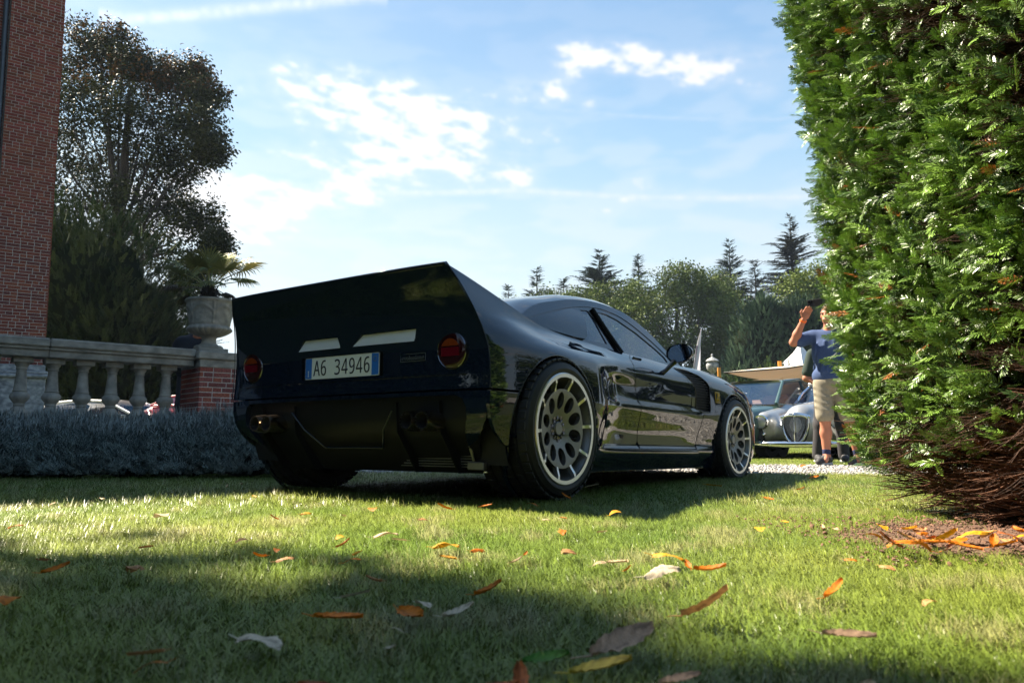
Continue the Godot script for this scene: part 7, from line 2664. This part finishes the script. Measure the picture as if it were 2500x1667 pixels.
	for k in 3:
		var a: Vector2 = trap[k]
		var b: Vector2 = trap[k + 1]
		g.tube([bump_pt(a, 0.0), bump_pt(a.lerp(b, 0.5), 0.0), bump_pt(b, 0.0)], 0.006, 6)
	put("diffuser_frame", g.mesh(), paint, dif)
	for k in 9:
		g = Geo.new()
		var h := 0.150 + 0.012 * k
		g.tube([Vector3(0.25 + 0.02 * k, h, 0.36 + 0.2 * (h - 0.12)), Vector3(0.70, h, 0.36 + 0.2 * (h - 0.12))], 0.003, 5)
		put("mesh_bar", g.mesh(), gun, dif)
	g = Geo.new()
	g.tube([Vector3(0.70, 0.245, 0.40), Vector3(0.70, 0.19, 0.38), Vector3(0.70, 0.165, 0.37)], [0.012, 0.006, 0.006], 8)
	g.ball(Vector3(0.70, 0.248, 0.40), Vector3(0.018, 0.014, 0.018), 10, 6)
	g.box(Vector3(0.715, 0.155, 0.37), Vector3(0.09, 0.036, 0.03), 0.004)
	put("jacking_bracket", g.mesh(), gun, dif)
	for k in [-0.585, -0.492, 0.492, 0.585]:
		g = Geo.new()
		g.xf = Transform3D(Basis(Vector3.RIGHT, PI / 2), Vector3(k, 0.352, 0.50))
		g.lathe([Vector2(0.050, 0.0), Vector2(0.050, 0.035), Vector2(0.040, 0.105), Vector2(0.036, 0.105), Vector2(0.034, 0.02), Vector2(0.0, 0.01)], 28)
		var tip := put("exhaust_tip", g.mesh(), titan, car)
		g = Geo.new()
		g.xf = Transform3D(Basis(Vector3.RIGHT, PI / 2), Vector3(k, 0.352, 0.602))
		for j in 16:
			var a := TAU * j / 16.0
			g.box(Vector3(cos(a) * 0.037, 0.0, sin(a) * 0.037), Vector3(0.006, 0.006, 0.006))
		g.lathe([Vector2(0.033, -0.06), Vector2(0.0331, -0.002)], 24)
		put("tip_ring", g.mesh(), dull, tip)
	# underside, cabin and engine room
	g = Geo.new()
	g.box(Vector3(0, 0.20, -1.28), Vector3(1.50, 0.15, 1.75), 0.02)
	g.box(Vector3(0, 0.30, -0.12), Vector3(1.02, 0.34, 0.80), 0.02)
	g.box(Vector3(0, 0.30, -2.6), Vector3(1.02, 0.34, 1.2), 0.02)
	g.box(Vector3(0, 0.62, 0.05), Vector3(1.4, 0.28, 0.84), 0.02)
	put("underbody", g.mesh(), dull, car)
	g = Geo.new()
	g.box(Vector3(0, 0.45, -1.25), Vector3(1.50, 0.30, 1.7), 0.02)
	g.box(Vector3(0, 0.70, -1.98), Vector3(1.40, 0.20, 0.36), 0.04)
	put("cabin", g.mesh(), dull, car)
	for sx in [-0.36, 0.36]:
		g = Geo.new()
		g.box(Vector3(sx, 0.66, -1.22), Vector3(0.46, 0.14, 0.46), 0.04)
		g.box(Vector3(sx, 0.78, -0.92), Vector3(0.46, 0.40, 0.13), 0.05, Basis(Vector3.RIGHT, 0.25))
		g.box(Vector3(sx, 0.985, -0.86), Vector3(0.24, 0.13, 0.09), 0.04, Basis(Vector3.RIGHT, 0.2))
		put("seat", g.mesh(), leather, car)
	g = Geo.new()
	g.xf = Transform3D(Basis(Vector3.RIGHT, -1.1), Vector3(-0.36, 0.78, -1.66))
	var wh := []
	for k in 25:
		wh.append(Vector3(cos(TAU * k / 24.0), 0, sin(TAU * k / 24.0)) * 0.165)
	g.tube(wh, 0.013, 6, false)
	put("steering_wheel", g.mesh(), leather, car)

	wheels(car, rubber, metal, gun, dull, gloss)

func letters(text: String, font: String, weight: float, at: Transform3D, size: Vector2, depth: float, m: Material, parent: Node, called: String) -> void:
	var tm := TextMesh.new()
	tm.text = text
	var f := SystemFont.new()
	f.font_names = PackedStringArray([font])
	f.font_weight = 600 if weight == 0.0 else int(weight)
	tm.font = f
	tm.font_size = 64
	tm.pixel_size = 0.001
	tm.depth = 0.02
	var box := tm.get_aabb()
	var o := put(called, tm, m, parent)
	var k := Vector3(size.x / box.size.x, size.y / box.size.y, depth / 0.02)
	var mid := box.position + box.size * 0.5
	o.transform = at * Transform3D(Basis.from_scale(k), Vector3(-mid.x * k.x, -mid.y * k.y, depth * 0.5))

# rims: a dished disc of ten oval holes, ten stub spokes out to a machined ring
func wheels(car: Node3D, rubber: Material, metal: Material, gun: Material, dull: Material, gloss: Material) -> void:
	for spec in [[0.0, 0.33, 0.33, 0.262, 0.295, 0.955], [2.52, 0.315, 0.315, 0.247, 0.245, 0.925]]:
		var R: float = spec[2]
		var rr: float = spec[3]
		var wd: float = spec[4]
		# built round +y; y = 0 is the outer face, the wheel reaches down to y = -wd
		var ty := Geo.new()
		var prof := [Vector2(rr - 0.012, -wd + 0.01), Vector2(rr + 0.012, -wd - 0.004), Vector2(R - 0.022, -wd + 0.006), Vector2(R - 0.004, -wd + 0.035)]
		for k in [0.22, 0.42, 0.62, 0.80]:
			prof.append_array([Vector2(R, -wd + wd * k - 0.006), Vector2(R - 0.008, -wd + wd * k - 0.004), Vector2(R - 0.008, -wd + wd * k + 0.004), Vector2(R, -wd + wd * k + 0.006)])
		prof.append_array([Vector2(R - 0.003, -0.034), Vector2(R - 0.020, -0.008), Vector2(R - 0.045, 0.004), Vector2(rr + 0.014, 0.003), Vector2(rr + 0.002, -0.002), Vector2(rr - 0.010, -0.012)])
		ty.lathe(prof, 72, 30)
		var blocks := Geo.new()
		for k in 44:
			var a := TAU * k / 44.0
			for b in [[0.10, 0.16], [0.32, 0.15], [0.52, 0.14], [0.71, 0.13], [0.90, 0.13]]:
				var bs := Basis(Vector3.UP, -a - b[0] * 0.25)
				blocks.box(bs * Vector3(R - 0.001, -wd + wd * b[0], 0), Vector3(0.010, wd * b[1], TAU * R / 44.0 * 0.72), 0.002, bs)
		var ringg := Geo.new()
		ringg.lathe([Vector2(rr - 0.020, -0.006), Vector2(rr - 0.019, 0.003), Vector2(rr - 0.002, 0.004), Vector2(rr + 0.003, 0.0), Vector2(rr + 0.002, -0.008)], 80, 20)
		var barrel := Geo.new()
		barrel.lathe([Vector2(rr - 0.05, -wd + 0.01), Vector2(rr - 0.055, -0.10), Vector2(rr - 0.034, -0.045), Vector2(rr - 0.0195, -0.004)], 64, 60)
		var rd := rr * 0.715
		var dish := func(r: float) -> float: return -0.016 - 0.040 * pow(clampf(1.0 - (r - rr * 0.12) / (rd - rr * 0.12), 0.0, 1.0), 1.4)
		var disc := Geo.new()
		var lift := func(p: Vector2, dy: float) -> Vector3: return Vector3(p.x, dish.call(p.length()) + dy, p.y)
		for k in 10:
			for half in [0, 1]:
				# half a sector with half the oval hole on its edge
				var a0 := TAU * k / 10.0
				var poly := PackedVector2Array()
				var sg := 1.0 if half == 0 else -1.0
				var ri := rr * 0.245
				var ho := rr * 0.505
				var pol := func(r: float, a: float) -> Vector2: return Vector2(cos(a0 + sg * a), sin(a0 + sg * a)) * r
				poly.append(pol.call(ri, 0.0))
				var hole := []
				for j in 13:
					var t := PI * j / 12.0
					var x := ho - cos(t) * rr * 0.158
					var y := sin(t) * rr * 0.114
					hole.append(pol.call(sqrt(x * x + y * y), atan2(y, x)))
				poly.append_array(PackedVector2Array(hole))
				for j in 5:
					poly.append(pol.call(rd, PI / 10.0 * j / 4.0))
				for j in 4:
					poly.append(pol.call(lerpf(rd, ri, (j + 0.5) / 4.0), PI / 10.0))
				for j in 3:
					poly.append(pol.call(ri, PI / 10.0 * (1.0 - j / 2.5)))
				var ids := Geometry2D.triangulate_polygon(poly)
				var at := disc.v.size()
				for p in poly:
					var r := p.length()
					var sl: float = (dish.call(r + 0.002) - dish.call(r - 0.002)) / 0.004
					disc.add(lift.call(p, 0.0), Vector3(-sl * p.x / r, 1, -sl * p.y / r).normalized())
				for t in range(0, ids.size(), 3):
					disc.face(at + ids[t], at + ids[t + 1], at + ids[t + 2])
				var oc := Vector2(cos(a0), sin(a0)) * ho
				for j in 12:
					var q0: Vector2 = hole[j]
					var q1: Vector2 = hole[j + 1]
					var inw := oc - (q0 + q1) * 0.5
					disc.quad(lift.call(q0, 0.0), lift.call(q1, 0.0), lift.call(q1, -0.022), lift.call(q0, -0.022), Vector3(inw.x, 0, inw.y))
		disc.lathe([Vector2(rd - 0.004, -0.036), Vector2(rd, -0.032), Vector2(rd, -0.016)], 60)
		var hub := Geo.new()
		hub.lathe([Vector2(rr * 0.252, dish.call(rr * 0.25) - 0.006), Vector2(rr * 0.25, dish.call(rr * 0.25) + 0.001), Vector2(rr * 0.14, dish.call(rr * 0.13) + 0.004), Vector2(rr * 0.125, dish.call(rr * 0.12) + 0.016), Vector2(rr * 0.11, dish.call(rr * 0.12) + 0.019), Vector2(0.0, dish.call(rr * 0.12) + 0.019)], 36, 20)
		var nuts := Geo.new()
		for k in 10:
			var a := TAU * k / 10.0
			var o := Vector3(cos(a) * rr * 0.195, dish.call(rr * 0.195) + 0.004, sin(a) * rr * 0.195)
			nuts.xf = Transform3D(Basis(Vector3.UP, -a), o)
			if k % 2 == 0:
				nuts.lathe([Vector2(rr * 0.055, 0.0), Vector2(rr * 0.055, 0.002), Vector2(0.0, 0.001)], 14)
			else:
				nuts.box(Vector3(0, -0.001, 0), Vector3(rr * 0.07, 0.006, rr * 0.06), 0.002)
		nuts.xf = Transform3D()
		var stub := []
		for k in 10:
			var a := TAU * (k + 0.5) / 10.0
			var d := Vector3(cos(a), 0, sin(a))
			var sp := Geo.new()
			var rows := []
			var side_v := Vector3(-sin(a), 0, cos(a))
			for e in [[rd - 0.03, -0.045, -0.024], [rd + 0.012, -0.036, -0.012], [rr - 0.036, -0.022, 0.0], [rr - 0.016, -0.016, 0.002]]:
				var w := 0.0075
				rows.append([d * e[0] + side_v * w + Vector3.UP * e[1], d * e[0] + side_v * w + Vector3.UP * e[2], d * e[0] - side_v * w + Vector3.UP * e[2], d * e[0] - side_v * w + Vector3.UP * e[1]])
			for i in 3:
				for j in 3:
					var mid: Vector3 = (rows[i][0] + rows[i][3]) * 0.5
					var c: Vector3 = (rows[i][j] + rows[i][j + 1] + rows[i + 1][j] + rows[i + 1][j + 1]) * 0.25
					sp.quad(rows[i][j], rows[i][j + 1], rows[i + 1][j + 1], rows[i + 1][j], c - (mid + rows[i + 1][0] * 0.5 + rows[i + 1][3] * 0.5) * 0.5)
			stub.append(sp.mesh())
		var brake := Geo.new()
		brake.lathe([Vector2(0.0, -0.12), Vector2(rr * 0.66, -0.12), Vector2(rr * 0.66, -0.10), Vector2(0.0, -0.10)], 40)
		var meshes := [ty.mesh(), blocks.mesh(), ringg.mesh(), barrel.mesh(), disc.mesh(), hub.mesh(), nuts.mesh(), brake.mesh()]
		for s in [1.0, -1.0]:
			var w := put("rear_wheel" if spec[0] == 0.0 else "front_wheel", meshes[0], rubber, car)
			# the wheel's y axis points out of the car's side
			w.transform = Transform3D(Basis(Vector3.UP, -0.03 * s if spec[0] > 1.0 else 0.0) * Basis(Vector3(0, 0, 1), -s * (PI / 2.0 + 0.012)) * Basis(Vector3.UP, 0.07 + spec[0]), Vector3(s * spec[5], spec[1], -spec[0]))
			put("tread", meshes[1], rubber, w)
			put("rim_ring", meshes[2], metal, w)
			put("rim_barrel", meshes[3], gun, w)
			put("rim_disc", meshes[4], gun, w)
			put("hub", meshes[5], gun, w)
			put("wheel_nuts", meshes[6], gloss, w)
			put("brake_disc", meshes[7], dull, w)
			for k in 10:
				put("spoke", stub[k], metal, w)

func _ready() -> void:
	rng.seed = 4711
	camera_and_light()
	lawn()
	masonry()
	trees()
	hedge()
	sports_car()
	other_cars()
	field_things()
	people()
